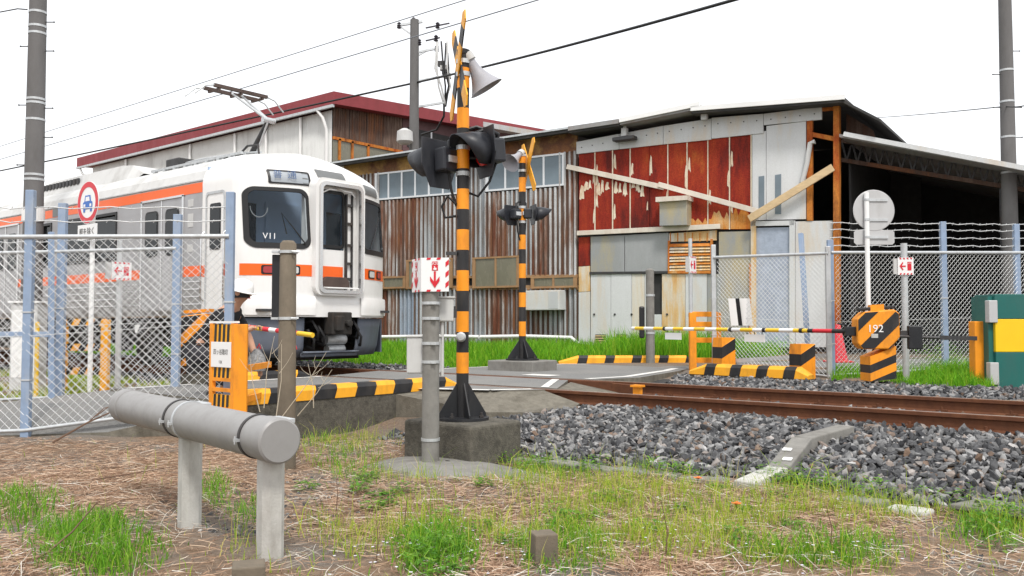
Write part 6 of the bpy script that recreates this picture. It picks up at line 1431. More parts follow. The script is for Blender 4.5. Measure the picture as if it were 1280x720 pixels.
# ============================================================ UTILITY POLES AND WIRES
def conc_pole(label, p, ztop, r0, r1, steps=(), bands=()):
    t = thing('utility_pole', label, 'utility pole', (p.x, p.y, -.2))
    mb = MB(); mb.tube((p.x, p.y, -.4), (p.x, p.y, ztop), r0, r1, 24); mb.build('pole', M['pole_grey'], t, smooth=40)
    rad = lambda z: r0 + (r1 - r0) * (z + .4) / (ztop + .4)
    for z, s_ in steps:
        mb = MB(); a = Vector((p.x, p.y, z)) + RT * s_ * rad(z) * .9; mb.tube(a, a + RT * s_ * .17, .010, n=6); mb.tube(a + RT * s_ * .16, a + RT * s_ * .175, .016, n=6); mb.build('step_bolt', M['steel_dark'], t)
    for z, m_ in bands:
        mb = MB(); mb.lathe((p.x, p.y, z), UP, [(rad(z) - .004, -.02), (rad(z) + .006, -.02), (rad(z) + .006, .02), (rad(z) - .004, .02)], 24); mb.build('pole_band', M[m_], t)
    return t
def steps_for(Z, pys): return [(CH + (405 - py) * Z / FPX, s_) for py, s_ in pys]
pL = at_d(41, 300, 15.8); Z = 15.8
pole_l = conc_pole('thick grey concrete pole with step bolts behind the left blue fence posts', pL, 7.6, .185, .14, steps_for(Z, [(23, 1), (54, -1), (60, 1), (129, -1), (133, 1), (170, 1), (205, -1)]),
    [(CH + (405 - py) * Z / FPX, m_) for py, m_ in ((11, 'galv'), (29, 'galv'), (38, 'galv'), (122, 'galv'), (127, 'galv'), (148, 'galv'), (218, 'galv'), (224, 'galv'), (262, 'white'))])
mb = MB(); zz = CH + (405 - 268) * Z / FPX; mb.lathe((pL.x, pL.y, zz), UP, [(.18, -.12), (.19, -.12), (.19, .12), (.18, .12)], 24); mb.build('white_wrap', M['white'], pole_l)
pR = at_d(1263, 300, 18.2); Z = 18.2
pole_r = conc_pole('dark concrete pole rising in front of the open shed', pR, 8.6, .17, .12, steps_for(Z, [(60, 1), (90, -1), (132, -1), (132, 1), (170, 1)]), [(CH + (405 - py) * Z / FPX, 'galv') for py in (85, 125, 170, 215)])
pM = at_d(517, 300, 34); zM = at_d(517, 25, 34).z
pole_m = conc_pole('distribution pole with crossarms and hanging leads behind the workshop roof', pM, zM, .22, .17)
Zm = 34; zm = lambda py: CH + (405 - py) * Zm / FPX
def arm(a_px, b_px, w=.09, name='crossarm', m_='galv', d=0.0): mb = MB(); mb.bar(at_d(*a_px, Zm + d), at_d(*b_px, Zm + d), w, w); return mb.build(name, M[m_], pole_m)
arm((496, 32), (528, 27)); arm((500, 33), (514, 43), .06, 'arm_brace'); arm((519, 66), (548, 60), .08); arm((519, 102), (556, 95), .08); arm((519, 134), (556, 128), .08); arm((522, 70), (536, 62), .05, 'arm_brace'); arm((522, 104), (536, 98), .05, 'arm_brace')
M['insul'] = mat('dark insulator', (.05, .045, .055), .4, var=.2)
for (x, y) in ((499, 31), (517, 25), (547, 31), (545, 47), (546, 60), (524, 52)):
    c = at_d(x, y, Zm); mb = MB(); mb.lathe(c - UP * .15, UP, [(.05, 0), (.10, .03), (.05, .07), (.10, .11), (.05, .15), (.09, .19), (.03, .26)], 10); mb.build('insulator', M['insul'], pole_m, smooth=50)
arm((532, 35), (562, 29), .05, 'line_clamp', 'insul'); arm((532, 51), (550, 47), .05, 'line_clamp', 'insul')
rr = random.Random(4)
for k in range(6):
    x0 = 545 + rr.uniform(-2, 16); mb = MB(); q = [at_d(x0, 50 + rr.uniform(0, 20), Zm), at_d(x0 + rr.uniform(-4, 3), 85, Zm - .3), at_d(x0 + rr.uniform(0, 6), 108, Zm - .2), at_d(556 + rr.uniform(-2, 2), 125 + rr.uniform(0, 10), Zm)]
    mb.path(q, .035, 5); mb.build('hanging_lead', M['cable' if k % 2 else 'greybox'], pole_m, smooth=60)
for k in range(4):
    c = at_d(552 + k * 2.5, 80 + k * 5, Zm); mb = MB(); mb.obox(c, RT * .14, FWD * .12, UP * .10); mb.build('junction_case', M['greybox' if k % 2 else 'steel_dark'], pole_m, bevel=.02)
mb = MB(); mb.path([at_d(555, 130, Zm), at_d(555, 145, Zm), at_d(546, 162, Zm + 1), at_d(527, 168, Zm + 2)], .045, 6); mb.build('drop_cable', M['cable'], pole_m, smooth=60)
c = at_d(506, 172, Zm - .5); mb = MB(); mb.lathe(c + UP * .35, -UP, [(.10, 0), (.30, .12), (.32, .5), (.2, .6), (0, .62)], 14); mb.build('transformer_can', M['greybox'], pole_m, smooth=50)

def wire(label, pts, r_, m_='cable', sag=0.0, name='overhead_wire', group=None):
    mb = MB(); out = []
    for a, b in zip(pts[:-1], pts[1:]):
        a = Vector(a); b = Vector(b); n = 12
        for k in range(n): u = k / n; out.append(a.lerp(b, u) - UP * sag * 4 * u * (1 - u))
    out.append(Vector(pts[-1])); mb.path(out, r_, 5); o = mb.build(name, M[m_], smooth=60); return tag(o, label, 'wire', group)
M['copper'] = mat('weathered contact wire', (.22, .24, .27), .5, .5, var=.1)
wire('upper messenger wire of the railway catenary over the train roof', [(-70, YC, 5.45), (-8.2, YC, 5.40), (45, YC, 5.5)], .008, 'copper')
wire('contact wire touching the raised pantograph of the train', [(-70, YC, 5.07), (-14, YC, 5.07), (-7.2, YC, 5.09), (45, YC, 5.2)], .009, 'copper')
for a, b, l in (((-250, 262, 70), (517, 104, 34.2), 'thick dark cable running from the factory to the distribution pole'), ((517, 104, 34.2), (1300, -112, 14), 'thick dark cable rising from the distribution pole to the upper sky')):
    wire(l, [at_d(*a), at_d(*b)], .042, sag=.15)
q = at_d(900, -1, 22); 
wire('thin service wire joining the dark pole by the shed', [at_d(1060, 148.5, 45), at_d(1256, 133, 18.2), at_d(1300, 126, 16)], .012, sag=.05)
wire('thin grey wire at the top of the thick left pole', [at_d(-10, 17, 17), at_d(22, 11, 16), at_d(34, 12, 15.8)], .012)

# ============================================================ CHAIN LINK FENCES
def chain_panel(parent, a, b, za, zb_, zc_, zd, pitch=.075, r_=.0022):
    """diamond mesh between posts a and b: bottom za..zb_, top zc_..zd (heights at a, b). one part, thin wires with real thickness"""
    a = Vector((a[0], a[1], 0)); b = Vector((b[0], b[1], 0)); L = (b - a).length; d = (b - a) / L; nrm_ = Vector((-d.y, d.x, 0))
    h0 = lambda s: za + (zb_ - za) * s / L; h1 = lambda s: zc_ + (zd - zc_) * s / L
    H = max(zc_ - za, zd - zb_); V = []; Fq = []
    n = int((L + H) / pitch) + 2
    def seg(s0, z0, s1, z1, o_):
        p = a + d * s0 + UP * z0 + nrm_ * o_; q = a + d * s1 + UP * z1 + nrm_ * o_; t = (q - p).normalized(); u = t.cross(nrm_) * r_; w = nrm_ * r_
        k = len(V)
        for e in (p, q): V.extend([e + u, e + w, e - u, e - w])
        for i in range(4): Fq.append((k + i, k + (i + 1) % 4, k + 4 + (i + 1) % 4, k + 4 + i))
    for sgn in (1, -1):
        for k in range(-1, n):
            # line s = s0 + sgn*(z - h0(s0-ish)); clip to the panel
            if sgn > 0: sA = -H + k * pitch; f = lambda z: sA + z
            else: sA = k * pitch; f = lambda z: sA - z
            pts = []
            for j in range(0, 25):
                z = H * j / 24; s = f(z)
                if 0 <= s <= L: pts.append((s, h0(s) + (h1(s) - h0(s)) * z / H))
            if len(pts) >= 2: seg(*pts[0], *pts[-1], sgn * r_)
    mb = MB(); mb.v = [tuple(v) for v in V]; mb.f = Fq; mb.m = [0] * len(Fq)
    o = mb.build('chain_link_mesh', M['wire'], parent); o['kind'] = 'stuff'; return o
def fence(label, posts, rails_h, top_h, post_m, pitch=.075, barbs=(), post_w=.055, mesh=True, rail_r=.024, ties=True, wire_r=.0022):
    """posts: (x, y, z ground, rail height above ground, post height)"""
    t = thing('wire_fence', label, 'fence', (sum(p[0] for p in posts) / len(posts), sum(p[1] for p in posts) / len(posts), posts[0][2]))
    for (x, y, z, rh, ph) in posts:
        mb = MB(); w = post_w / 2; mb.obox(Vector((x, y, z - .15 + (ph + .15) / 2)), RT * w, FWD * w * .8, UP * (ph + .15) / 2); po = mb.build('post', M[post_m], t, bevel=.006)
        if ties:
            for f in (.28, .62): mb = MB(); mb.obox(Vector((x, y, z + rh * f)), RT * (w + .006), FWD * (w * .8 + .006), UP * .008); mb.build('wire_tie', M['galv'], po)
    for p, q in zip(posts[:-1], posts[1:]):
        a = Vector((p[0], p[1], p[2])); b = Vector((q[0], q[1], q[2])); off_ = -FWD * .03
        mb = MB(); mb.tube(a + UP * p[3] + off_, b + UP * q[3] + off_, rail_r, n=10); mb.build('top_rail', M['galv'], t, smooth=50)
        mb = MB(); mb.tube(a + UP * .06 + off_, b + UP * .06 + off_, rail_r * .8, n=8); mb.build('bottom_rail', M['galv'], t, smooth=50)
        for hgt in rails_h: mb = MB(); mb.tube(a + UP * p[3] * hgt + off_, b + UP * q[3] * hgt + off_, .0035, n=5); mb.build('line_wire', M['wire'], t)
        if mesh: 
            A = a - FWD * .032; B = b - FWD * .032
            chain_panel(t, A, B, p[2] + .05, q[2] + .05, p[2] + p[3], q[2] + q[3], pitch, wire_r)
        for hb in barbs:
            mb = MB(); n = 10; pts = [a.lerp(b, k / n) + UP * (hb + p[3] + (q[3] - p[3]) * k / n + .012 * math.sin(k * 2.1)) for k in range(n + 1)]; mb.path(pts, .006, 5)
            L = (b - a).length
            for k in range(int(L / .12)):
                c = a.lerp(b, (k + .5) / int(L / .12)); c = c + UP * (hb + p[3] + (q[3] - p[3]) * (k + .5) / int(L / .12)); mb.tube(c - UP * .016 - RT * .01, c + UP * .016 + RT * .01, .004, n=3)
            bw_ = mb.build('barbed_wire', M['wire'], t); bw_['kind'] = 'stuff'
    return t
def fpost(px, Z, py_b, py_r, py_t):
    p = at_d(px, py_b, Z); k = Z / FPX; return (p.x, p.y, p.z, (py_b - py_r) * k, (py_b - py_t) * k)
# left: nearer fence
fence('near wire mesh fence on pale blue posts beside the orange name board', [fpost(-95, 9.0, 550, 298, 240), fpost(32, 9.0, 545, 297, 238), fpost(285, 9.05, 512, 296, 240)], (.5,), .0, 'bluepost', .092, barbs=(.16, .30), post_w=.085, wire_r=.0026)
fence('further wire mesh fence on blue posts in front of the striped guard rails', [fpost(-60, 11.6, 508, 318, 262), fpost(74, 11.5, 502, 315, 254), fpost(219, 11.4, 494, 311, 268)], (.5,), .0, 'bluepost', .098, barbs=(.14,), post_w=.10, wire_r=.0026)
t = thing('wire_gate', 'pale blue steel gate leaf between the two left fences', 'gate', at_d(30, 520, 10.6))
for a, b in (((-40, 418), (62, 418)), ((-40, 520), (62, 515)), ((64, 290), (64, 505))):
    mb = MB(); mb.bar(at_d(*a, 11.2), at_d(*b, 11.2), .055, .07 if a[0] != b[0] else .07); mb.build('gate_frame', M['bluepost'], t, bevel=.005)
# equipment box and yellow pole behind the left fence
c = at_d(37, 378, 13.2); t = thing('equipment_box', 'pale grey tall equipment box standing behind the blue gate', 'equipment box', Vector((c.x, c.y, -.2)))
mb = MB(); mb.obox(Vector((c.x, c.y, .45)), RT * .2, FWD * .15, UP * .65); mb.build('case', M['greybox'], t, bevel=.015); mb = MB(); mb.obox(Vector((c.x, c.y, 1.115)), RT * .23, FWD * .18, UP * .015); mb.build('roof_plate', M['white'], t, bevel=.004)
mb = MB(); mb.obox(Vector((c.x, c.y, .5)) - FWD * .152, RT * .17, FWD * .004, UP * .5); mb.build('door', M['white'], t)
c = at_d(45, 492, 12.0); mb = MB(); mb.tube(c - UP * .2, c + UP * .95, .028, n=12); mb.lathe(c + UP * .95, UP, [(.028, 0), (.02, .02), (0, .025)], 12); tag(mb.build('marker_pole', M['yellow_p'], smooth=50), 'slim yellow marker pole behind the left blue gate', 'marker pole')
# right: fence along the far side of the crossing
fence('wire mesh fence on grey posts with barbed wire before the shed', [fpost(893, 14.4, 456, 322, 306), fpost(1037, 12.9, 476, 317, 308)], (.45,), 0, 'galv', .075, post_w=.07, wire_r=.003)
fence('barbed wire topped mesh fence in front of the dark open shed', [fpost(1040, 12.95, 474, 316, 300), fpost(1182, 13.35, 466, 316, 277), fpost(1274, 13.7, 462, 316, 280), fpost(1400, 14.2, 458, 316, 280)], (.45,), 0, 'bluepost', .075, barbs=(.10, .22, .34, .44), post_w=.085, wire_r=.003)
mb = MB(); mb.bar(at_d(1001, 292, 14.0), at_d(1011, 455, 13.5), .07, .07); tag(mb.build('leaning_post', M['bluepost'], bevel=.006), 'pale blue post leaning behind the far mesh fence', 'post')
mb = MB(); mb.bar(at_d(897, 452, 14.3), at_d(1038, 444, 13.0), .06, .06); tag(mb.build('ground_pipe', M['galv']), 'galvanised pipe lying along the foot of the far fence', 'pipe')
t = thing('hung_banner', 'white sheet with a black stripe hung on the far mesh fence', 'banner', at_d(923, 405, 13.95))
for x0, x1, m_ in ((910, 919, 'whiteclean'), (919, 924, 'black'), (924, 937, 'whiteclean')):
    mb = MB(); q = [at_d(x0 + 4, 407, 13.95), at_d(x1 + 4, 407, 13.9), at_d(x1, 373, 13.9), at_d(x0, 373, 13.95)]; mb.prism(q, -FWD * .006); mb.build('banner_strip', M[m_], t)

# ============================================================ WORKER bent over the barrier arm behind the fence
def skin_mesh(name, verts, edges, radii, m_, parent, root=0, levels=2):
    me = bpy.data.meshes.new(name); inv = wmat(parent).inverted() if parent else Matrix.Identity(4)
    me.from_pydata([tuple(inv @ Vector(v)) for v in verts], edges, []); me.materials.append(m_)
    o = bpy.data.objects.new(name, me); COL.objects.link(o)
    if parent: o.parent = parent
    sk = o.modifiers.new('skin', 'SKIN'); sk.use_smooth_shade = True
    lay = me.skin_vertices[0].data if me.skin_vertices else None
    if lay is None:
        bm = bmesh.new(); bm.from_mesh(me); bm.verts.layers.skin.verify(); bm.to_mesh(me); bm.free(); lay = me.skin_vertices[0].data
    for i, r_ in enumerate(radii): lay[i].radius = (r_, r_) if not isinstance(r_, tuple) else r_
    lay[root].use_root = True
    s_ = o.modifiers.new('sub', 'SUBSURF'); s_.levels = levels; s_.render_levels = levels
    return o
M['skin'] = mat('skin', (.48, .27, .18), .55, var=.08)
M['shirt'] = mat('black work shirt', (.016, .016, .019), .85, var=.3, bump=.3, bump_scale=30)
M['trouser'] = mat('dark grey work trousers', (.05, .05, .058), .85, var=.25, bump=.3, bump_scale=30)
M['helmet'] = mat('white hard hat', (.80, .80, .79), .3, var=.03)
zg = -.06
wp = at_d(284, 470, 10.1); X0 = Vector((wp.x, wp.y, zg))
WF = (RT * .75 - FWD * .15).normalized(); WS = WF.cross(UP).normalized()       # faces the arm on the right, WS = his right side
P3 = lambda f_, s_, z_: X0 + WF * f_ + WS * s_ + UP * (z_ * 1.10)
wk = thing('person', 'worker in black shirt and white helmet bending over the barrier arm', 'person', X0)
pel, wst, chs, nck, hed = P3(-.30, 0, .50), P3(-.20, 0, .66), P3(.0, 0, .86), P3(.10, 0, .99), P3(.17, 0, 1.09)
V_ = [pel, wst, chs, nck, hed, hed + WF * .05 + UP * .02]
E_ = [(0, 1), (1, 2), (2, 3), (3, 4), (4, 5)]; Rr = [.13, .13, .15, .055, .095, .085]
hands = []
for s_ in (1, -1):
    sh_, el, wr = P3(.0, s_ * .19, .86), P3(.14, s_ * .24, .62) if s_ < 0 else P3(.16, s_ * .22, .66), P3(.32, s_ * .10, .72) if s_ > 0 else P3(.26, s_ * .2, .38)
    k = len(V_); V_ += [sh_, el, wr]; E_ += [(2, k), (k, k + 1), (k + 1, k + 2)]; Rr += [.065, .047, .033]
    hp, kn, ak, ft = P3(-.30, s_ * .10, .46), P3(.08, s_ * .14, .44), P3(-.14, s_ * .13, .09), P3(.04, s_ * .13, .04)
    k2 = len(V_); V_ += [hp, kn, ak, ft]; E_ += [(0, k2), (k2, k2 + 1), (k2 + 1, k2 + 2), (k2 + 2, k2 + 3)]; Rr += [.10, .068, .045, .04]
    pm = wr + (wr - el).normalized() * .07; k3 = len(V_); V_ += [pm]; E_ += [(k + 2, k3)]; Rr += [.038]; hands.append((wr, pm, el, s_))
body_w = skin_mesh('body', V_, E_, Rr, M['skin'], wk)
for wr, pm, el, s_ in hands:
    d = (pm - wr).normalized(); c_ = d.cross(UP).normalized()
    for q in range(4):
        a = pm + c_ * (.027 - .018 * q) + d * .01; L = (.075, .085, .08, .062)[q]
        skin_mesh('finger', [a, a + d * L * .45, a + d * L * .75 - UP * .025, a + d * L * .7 - UP * .055], [(0, 1), (1, 2), (2, 3)], [.010, .0095, .009, .008], M['skin'], body_w, levels=1)
    a = wr + d * .03 + c_ * .03; skin_mesh('thumb', [a, a + d * .03 + c_ * .022, a + d * .055 + c_ * .018 - UP * .025], [(0, 1), (1, 2)], [.013, .011, .009], M['skin'], body_w, levels=1)
V2 = [pel + UP * .01, wst, chs, nck - UP * .03]; E2 = [(0, 1), (1, 2), (2, 3)]; R2 = [.155, .155, .175, .075]
for s_ in (1, -1):
    sh_ = P3(.0, s_ * .19, .86); el = P3(.14, -.24, .62) if s_ < 0 else P3(.16, .22, .66); k = len(V2); V2 += [sh_, sh_.lerp(el, .8)]; E2 += [(2, k), (k, k + 1)]; R2 += [.085, .068]
skin_mesh('shirt', V2, E2, R2, M['shirt'], wk)
V3 = [pel - UP * .01]; E3 = []; R3 = [.15]
for s_ in (1, -1):
    k = len(V3); V3 += [P3(-.30, s_ * .10, .46), P3(.08, s_ * .14, .44), P3(-.14, s_ * .13, .11)]; E3 += [(0, k), (k, k + 1), (k + 1, k + 2)]; R3 += [.125, .088, .07]
skin_mesh('trousers', V3, E3, R3, M['trouser'], wk)
for s_ in (1, -1): skin_mesh('shoe', [P3(-.18, s_ * .13, .05), P3(-.05, s_ * .13, .05), P3(.10, s_ * .13, .035)], [(0, 1), (1, 2)], [.05, .055, .042], M['black'], wk, levels=1)
hc = hed + UP * .035; hdir = (UP * .86 + WF * -.5).normalized()
hdir = (UP + WF * .25).normalized()
mb = MB(); mb.lathe(hc, hdir, [(.165, -.015), (.168, -.008), (.132, .0), (.130, .04), (.112, .09), (.07, .125), (.0, .137)], 26); mb.build('helmet', M['helmet'], wk, smooth=60)
fd = (WF - UP * .15).normalized(); fc_ = hed + WF * .085
for s_ in (-1, 1):
    mb = MB(); mb.lathe(fc_ + WS * s_ * .033 + UP * .0, fd, [(.012, 0), (.008, .012), (0, .014)], 8); mb.build('eye', M['black'], body_w)
    mb = MB(); mb.lathe(hed + WS * s_ * .095, WS * s_, [(.028, 0), (.03, .012), (.012, .02)], 10); mb.build('ear', M['skin'], body_w, smooth=60)
mb = MB(); mb.prism([fc_ + UP * .005 + WF * .01, fc_ - UP * .03 + WS * .014 + WF * .01, fc_ - UP * .03 - WS * .014 + WF * .01], WF * .025); mb.build('nose', M['skin'], body_w, bevel=.005)
mb = MB(); mb.obox(fc_ - UP * .055 + WF * .005, WS * .024, WF * .006, UP * .004); mb.build('mouth', M['red'], body_w)
mb = MB(); mb.lathe(hed - WF * .01 + UP * .01, UP, [(.10, -.06), (.108, .0), (.10, .04)], 18); mb.build('hair', M['black'], wk, smooth=60)
# cloth bag hanging by his knee
q = P3(.30, -.12, .42); t = thing('tool_bag', 'grey patterned tool bag hanging below the worker hand', 'bag', q - UP * .15)
M['bag'] = mat('grey patterned cloth', (.25, .25, .25), .9, var=.7, scale=38)
mb = MB(); mb.lathe(q - UP * .16, UP, [(.0, 0), (.10, .01), (.12, .08), (.09, .18), (.03, .26), (0, .27)], 14); mb.build('bag_body', M['bag'], t, smooth=60); mb = MB(); mb.path([q + UP * .1, q + UP * .16 + WF * .03, q + UP * .1 + WF * .05], .008, 5); mb.build('strap', M['red'], t)
# ============================================================ GRASS, STRAW, WEEDS
def project(x, y, z):
    dx, dy, dz = x, y, z - CH
    fz = dx * FWD.x + dy * FWD.y; X = dx * RT.x + dy * RT.y
    Zc = fz * math.cos(PIT) + dz * math.sin(PIT); Yc = -fz * math.sin(PIT) + dz * math.cos(PIT)
    return 640 + FPX * X / Zc, 360 - FPX * Yc / Zc, Zc
def vnoise(x, y, s, seed=0):
    r_ = np.random.default_rng(seed); tab = r_.random((64, 64)); u, v = x * s, y * s
    i, j = np.floor(u).astype(int), np.floor(v).astype(int); fu, fv = u - i, v - j; fu = fu * fu * (3 - 2 * fu); fv = fv * fv * (3 - 2 * fv)
    a = tab[i % 64, j % 64]; b = tab[(i + 1) % 64, j % 64]; c = tab[i % 64, (j + 1) % 64]; d = tab[(i + 1) % 64, (j + 1) % 64]
    return (a * (1 - fu) + b * fu) * (1 - fv) + (c * (1 - fu) + d * fu) * fv
def blob(px, py, lst):
    w = np.zeros_like(px)
    for cx, cy, rx, ry, a in lst: w = np.maximum(w, a * np.clip(1.6 - 1.6 * np.sqrt(((px - cx) / rx) ** 2 + ((py - cy) / ry) ** 2), 0, 1))
    return w
def blades(name, P, h, w, lean, m_, label, cat, curl=.6):
    n = len(P); yaw = rng.uniform(0, 2 * np.pi, n); la = rng.uniform(0, 2 * np.pi, n)
    dx, dy = np.cos(yaw), np.sin(yaw); lx, ly = np.cos(la) * lean * h, np.sin(la) * lean * h
    sd_ = np.stack([dx * w / 2, dy * w / 2, np.zeros(n)], 1); up1 = np.stack([lx * .3, ly * .3, h * .55], 1); up2 = np.stack([lx, ly, h * (1 - curl * lean * .5)], 1)
    V = np.stack([P - sd_, P + sd_, P + up1 + sd_ * .75, P + up1 - sd_ * .75, P + up2], 1).reshape(-1, 3)
    b = (np.arange(n) * 5)[:, None]; Fc = np.concatenate([b + np.array([[0, 1, 2]]), b + np.array([[0, 2, 3]]), b + np.array([[3, 2, 4]])], 1).reshape(-1, 3)
    return tag(np_mesh(name, V, Fc, m_), label, cat, kind='stuff')
def flat_straw(name, P, L, w, m_, label, cat, lift=.12):
    n = len(P); yaw = rng.uniform(0, 2 * np.pi, n); pt = rng.normal(0, lift, n)
    d = np.stack([np.cos(yaw) * np.cos(pt), np.sin(yaw) * np.cos(pt), np.sin(pt)], 1) * (L / 2)[:, None]; s_ = np.stack([-np.sin(yaw) * w / 2, np.cos(yaw) * w / 2, np.full(n, .001)], 1)
    bow = np.stack([-np.sin(yaw) * L * .08, np.cos(yaw) * L * .08, np.abs(L) * .06], 1) * rng.uniform(-1, 1, n)[:, None]
    V = np.stack([P - d - s_, P - d + s_, P + bow + s_, P + bow - s_, P + d], 1).reshape(-1, 3)
    b = (np.arange(n) * 5)[:, None]; Fc = np.concatenate([b + np.array([[0, 3, 2]]), b + np.array([[0, 2, 1]]), b + np.array([[3, 4, 2]])], 1).reshape(-1, 3)
    return tag(np_mesh(name, V, Fc, m_), label, cat, kind='stuff')
M['g_bright'] = island('fresh green grass', [(0, (.07, .20, .012)), (.4, (.12, .31, .02)), (.75, (.19, .40, .03)), (1, (.30, .45, .06))], .6, .35)
M['g_yellow'] = island('yellow green grass', [(0, (.16, .30, .02)), (.35, (.28, .42, .03)), (.68, (.42, .52, .05)), (.88, (.54, .52, .12)), (1, (.60, .48, .24))], .6, .35)
M['g_far'] = island('tall far grass', [(0, (.07, .22, .01)), (.4, (.13, .38, .015)), (.8, (.21, .48, .02)), (1, (.34, .50, .05))], .6, .35)
M['straw'] = island('dry straw', [(0, (.19, .11, .07)), (.35, (.38, .24, .16)), (.7, (.52, .36, .25)), (.92, (.60, .46, .34)), (1, (.68, .60, .50))], .8, .15)
M['straw_grey'] = island('bleached stems', [(0, (.34, .30, .25)), (.5, (.55, .50, .43)), (1, (.72, .69, .63))], .8, .1)
M['leaf'] = island('weed leaf', [(0, (.05, .16, .015)), (.5, (.11, .27, .025)), (1, (.22, .36, .05))], .5, .3)
M['petal_white'] = island('small pale flower', [(0, (.62, .60, .72)), (1, (.80, .80, .84))], .6, .2)

def near_pts(n):
    """ground points between the camera and the ballast, roughly even in the picture"""
    px = rng.uniform(-40, 1330, n); py = 720 + 60 - (720 + 60 - 505) * rng.random(n) ** .9
    a = (px - 640) / FPX; b = -(py - 360) / FPX
    cz, szn = math.cos(PIT), math.sin(PIT)
    dz = szn + cz * b; df = cz - szn * b; t = (-.43 - CH) / np.minimum(dz, -.02)
    x = (FWD.x * df + RT.x * a) * t; y = (FWD.y * df + RT.y * a) * t
    k = (y < 6.5) & (y > 1.5) & (x > -12); x, y = x[k], y[k]; z = g(x, y); px, py, Zc = project(x, y, z)
    return x, y, z, px, py, Zc
def blocked(x, y):
    lane = (x < -8.0) & (y > 4.4 + (x + 8.6) * .77 - .15) ; deck = (x < -7.6) & (y > 5.1)
    blk = (np.abs(x - SB.x) < .44) & (np.abs(y - SB.y) < .34); pad = ((x + 5.15) / .85) ** 2 + ((y - 5.42) / .5) ** 2 < .75
    return lane | deck | blk | pad
STRAW = [(120, 590, 330, 70, 1.0), (600, 695, 80, 40, .9), (840, 705, 110, 30, .9), (430, 620, 60, 30, .6), (1160, 645, 60, 18, .7), (300, 560, 120, 40, .9), (40, 700, 90, 40, .5), (960, 640, 260, 60, .75), (700, 640, 420, 80, .75), (450, 560, 120, 60, .6)]
GREEN = [(30, 640, 75, 34, 1.0), (120, 685, 100, 48, 1.0), (270, 618, 32, 28, .9), (395, 540, 45, 30, .7), (545, 695, 75, 45, .95), (440, 580, 60, 30, .5), (680, 590, 70, 22, .6), (860, 585, 90, 18, .7), (1075, 612, 70, 16, .8), (1230, 660, 60, 30, .6), (700, 690, 90, 40, .55), (310, 640, 40, 20, .5), (1180, 620, 60, 10, .6), (90, 541, 26, 9, 1.0), (440, 508, 120, 14, 1.0), (400, 530, 60, 18, .8), (1010, 690, 140, 36, .5)]
YEL = [(760, 640, 320, 80, .9), (450, 545, 120, 50, .95), (1050, 660, 240, 60, .8), (480, 680, 140, 50, .55), (620, 600, 220, 30, .8), (440, 520, 130, 26, 1.4), (1250, 640, 80, 60, .5), (340, 690, 80, 40, .25)]
# dry straw mat
x, y, z, px, py, Zc = near_pts(170000); n_ = vnoise(x, y, 1.7, 1) * .6 + vnoise(x, y, 6, 2) * .4
k = (rng.random(len(x)) < np.clip(blob(px, py, STRAW) * 1.25 * (n_ + .35), 0.06, 1)) & ~blocked(x, y); x, y, z = x[k], y[k], z[k]; m = len(x)
flat_straw('dry_straw', np.stack([x, y, z + rng.uniform(.003, .03, m)], 1), rng.uniform(.04, .17, m), rng.uniform(.0018, .0036, m), M['straw'], 'flattened dry brown straw covering the ground round the pipe barrier', 'straw')
x, y, z, px, py, Zc = near_pts(5000); k = ~blocked(x, y) & (vnoise(x, y, 2.3, 5) > .45); x, y, z = x[k], y[k], z[k]; m = len(x)
flat_straw('bleached_stems', np.stack([x, y, z + rng.uniform(.01, .05, m)], 1), rng.uniform(.06, .26, m), rng.uniform(.0015, .003, m), M['straw_grey'], 'pale bleached stems scattered over the near ground', 'straw', .25)
# green tufts
x, y, z, px, py, Zc = near_pts(110000); n_ = vnoise(x, y, 2.6, 3) * .55 + vnoise(x, y, 9, 4) * .45; wgt = blob(px, py, GREEN)
k = (rng.random(len(x)) < np.clip(wgt * (n_ * 2.2 - .35), 0.004, .85)) & ~blocked(x, y); x, y, z, wg = x[k], y[k], z[k], wgt[k]; m = len(x)
blades('green_grass', np.stack([x, y, z - .005], 1), rng.uniform(.05, .17, m) * (.6 + .6 * wg), rng.uniform(.004, .008, m), rng.uniform(.1, .9, m), M['g_bright'], 'fresh green grass tufts in the near ground', 'grass')
# sparse yellow-green stand
x, y, z, px, py, Zc = near_pts(170000); n_ = vnoise(x, y, 2.1, 7) * .6 + vnoise(x, y, 8, 8) * .4; wgt = blob(px, py, YEL)
k = (rng.random(len(x)) < np.clip(wgt * (n_ * 2.4 - .74), 0.004, .7)) & ~blocked(x, y); x, y, z = x[k], y[k], z[k]; m = len(x)
blades('yellowing_grass', np.stack([x, y, z - .005], 1), rng.gamma(1.6, .05, m) + .025, rng.uniform(.0028, .006, m), rng.uniform(.05, .9, m), M['g_yellow'], 'thin yellow green grass between the ballast and the stakes', 'grass')
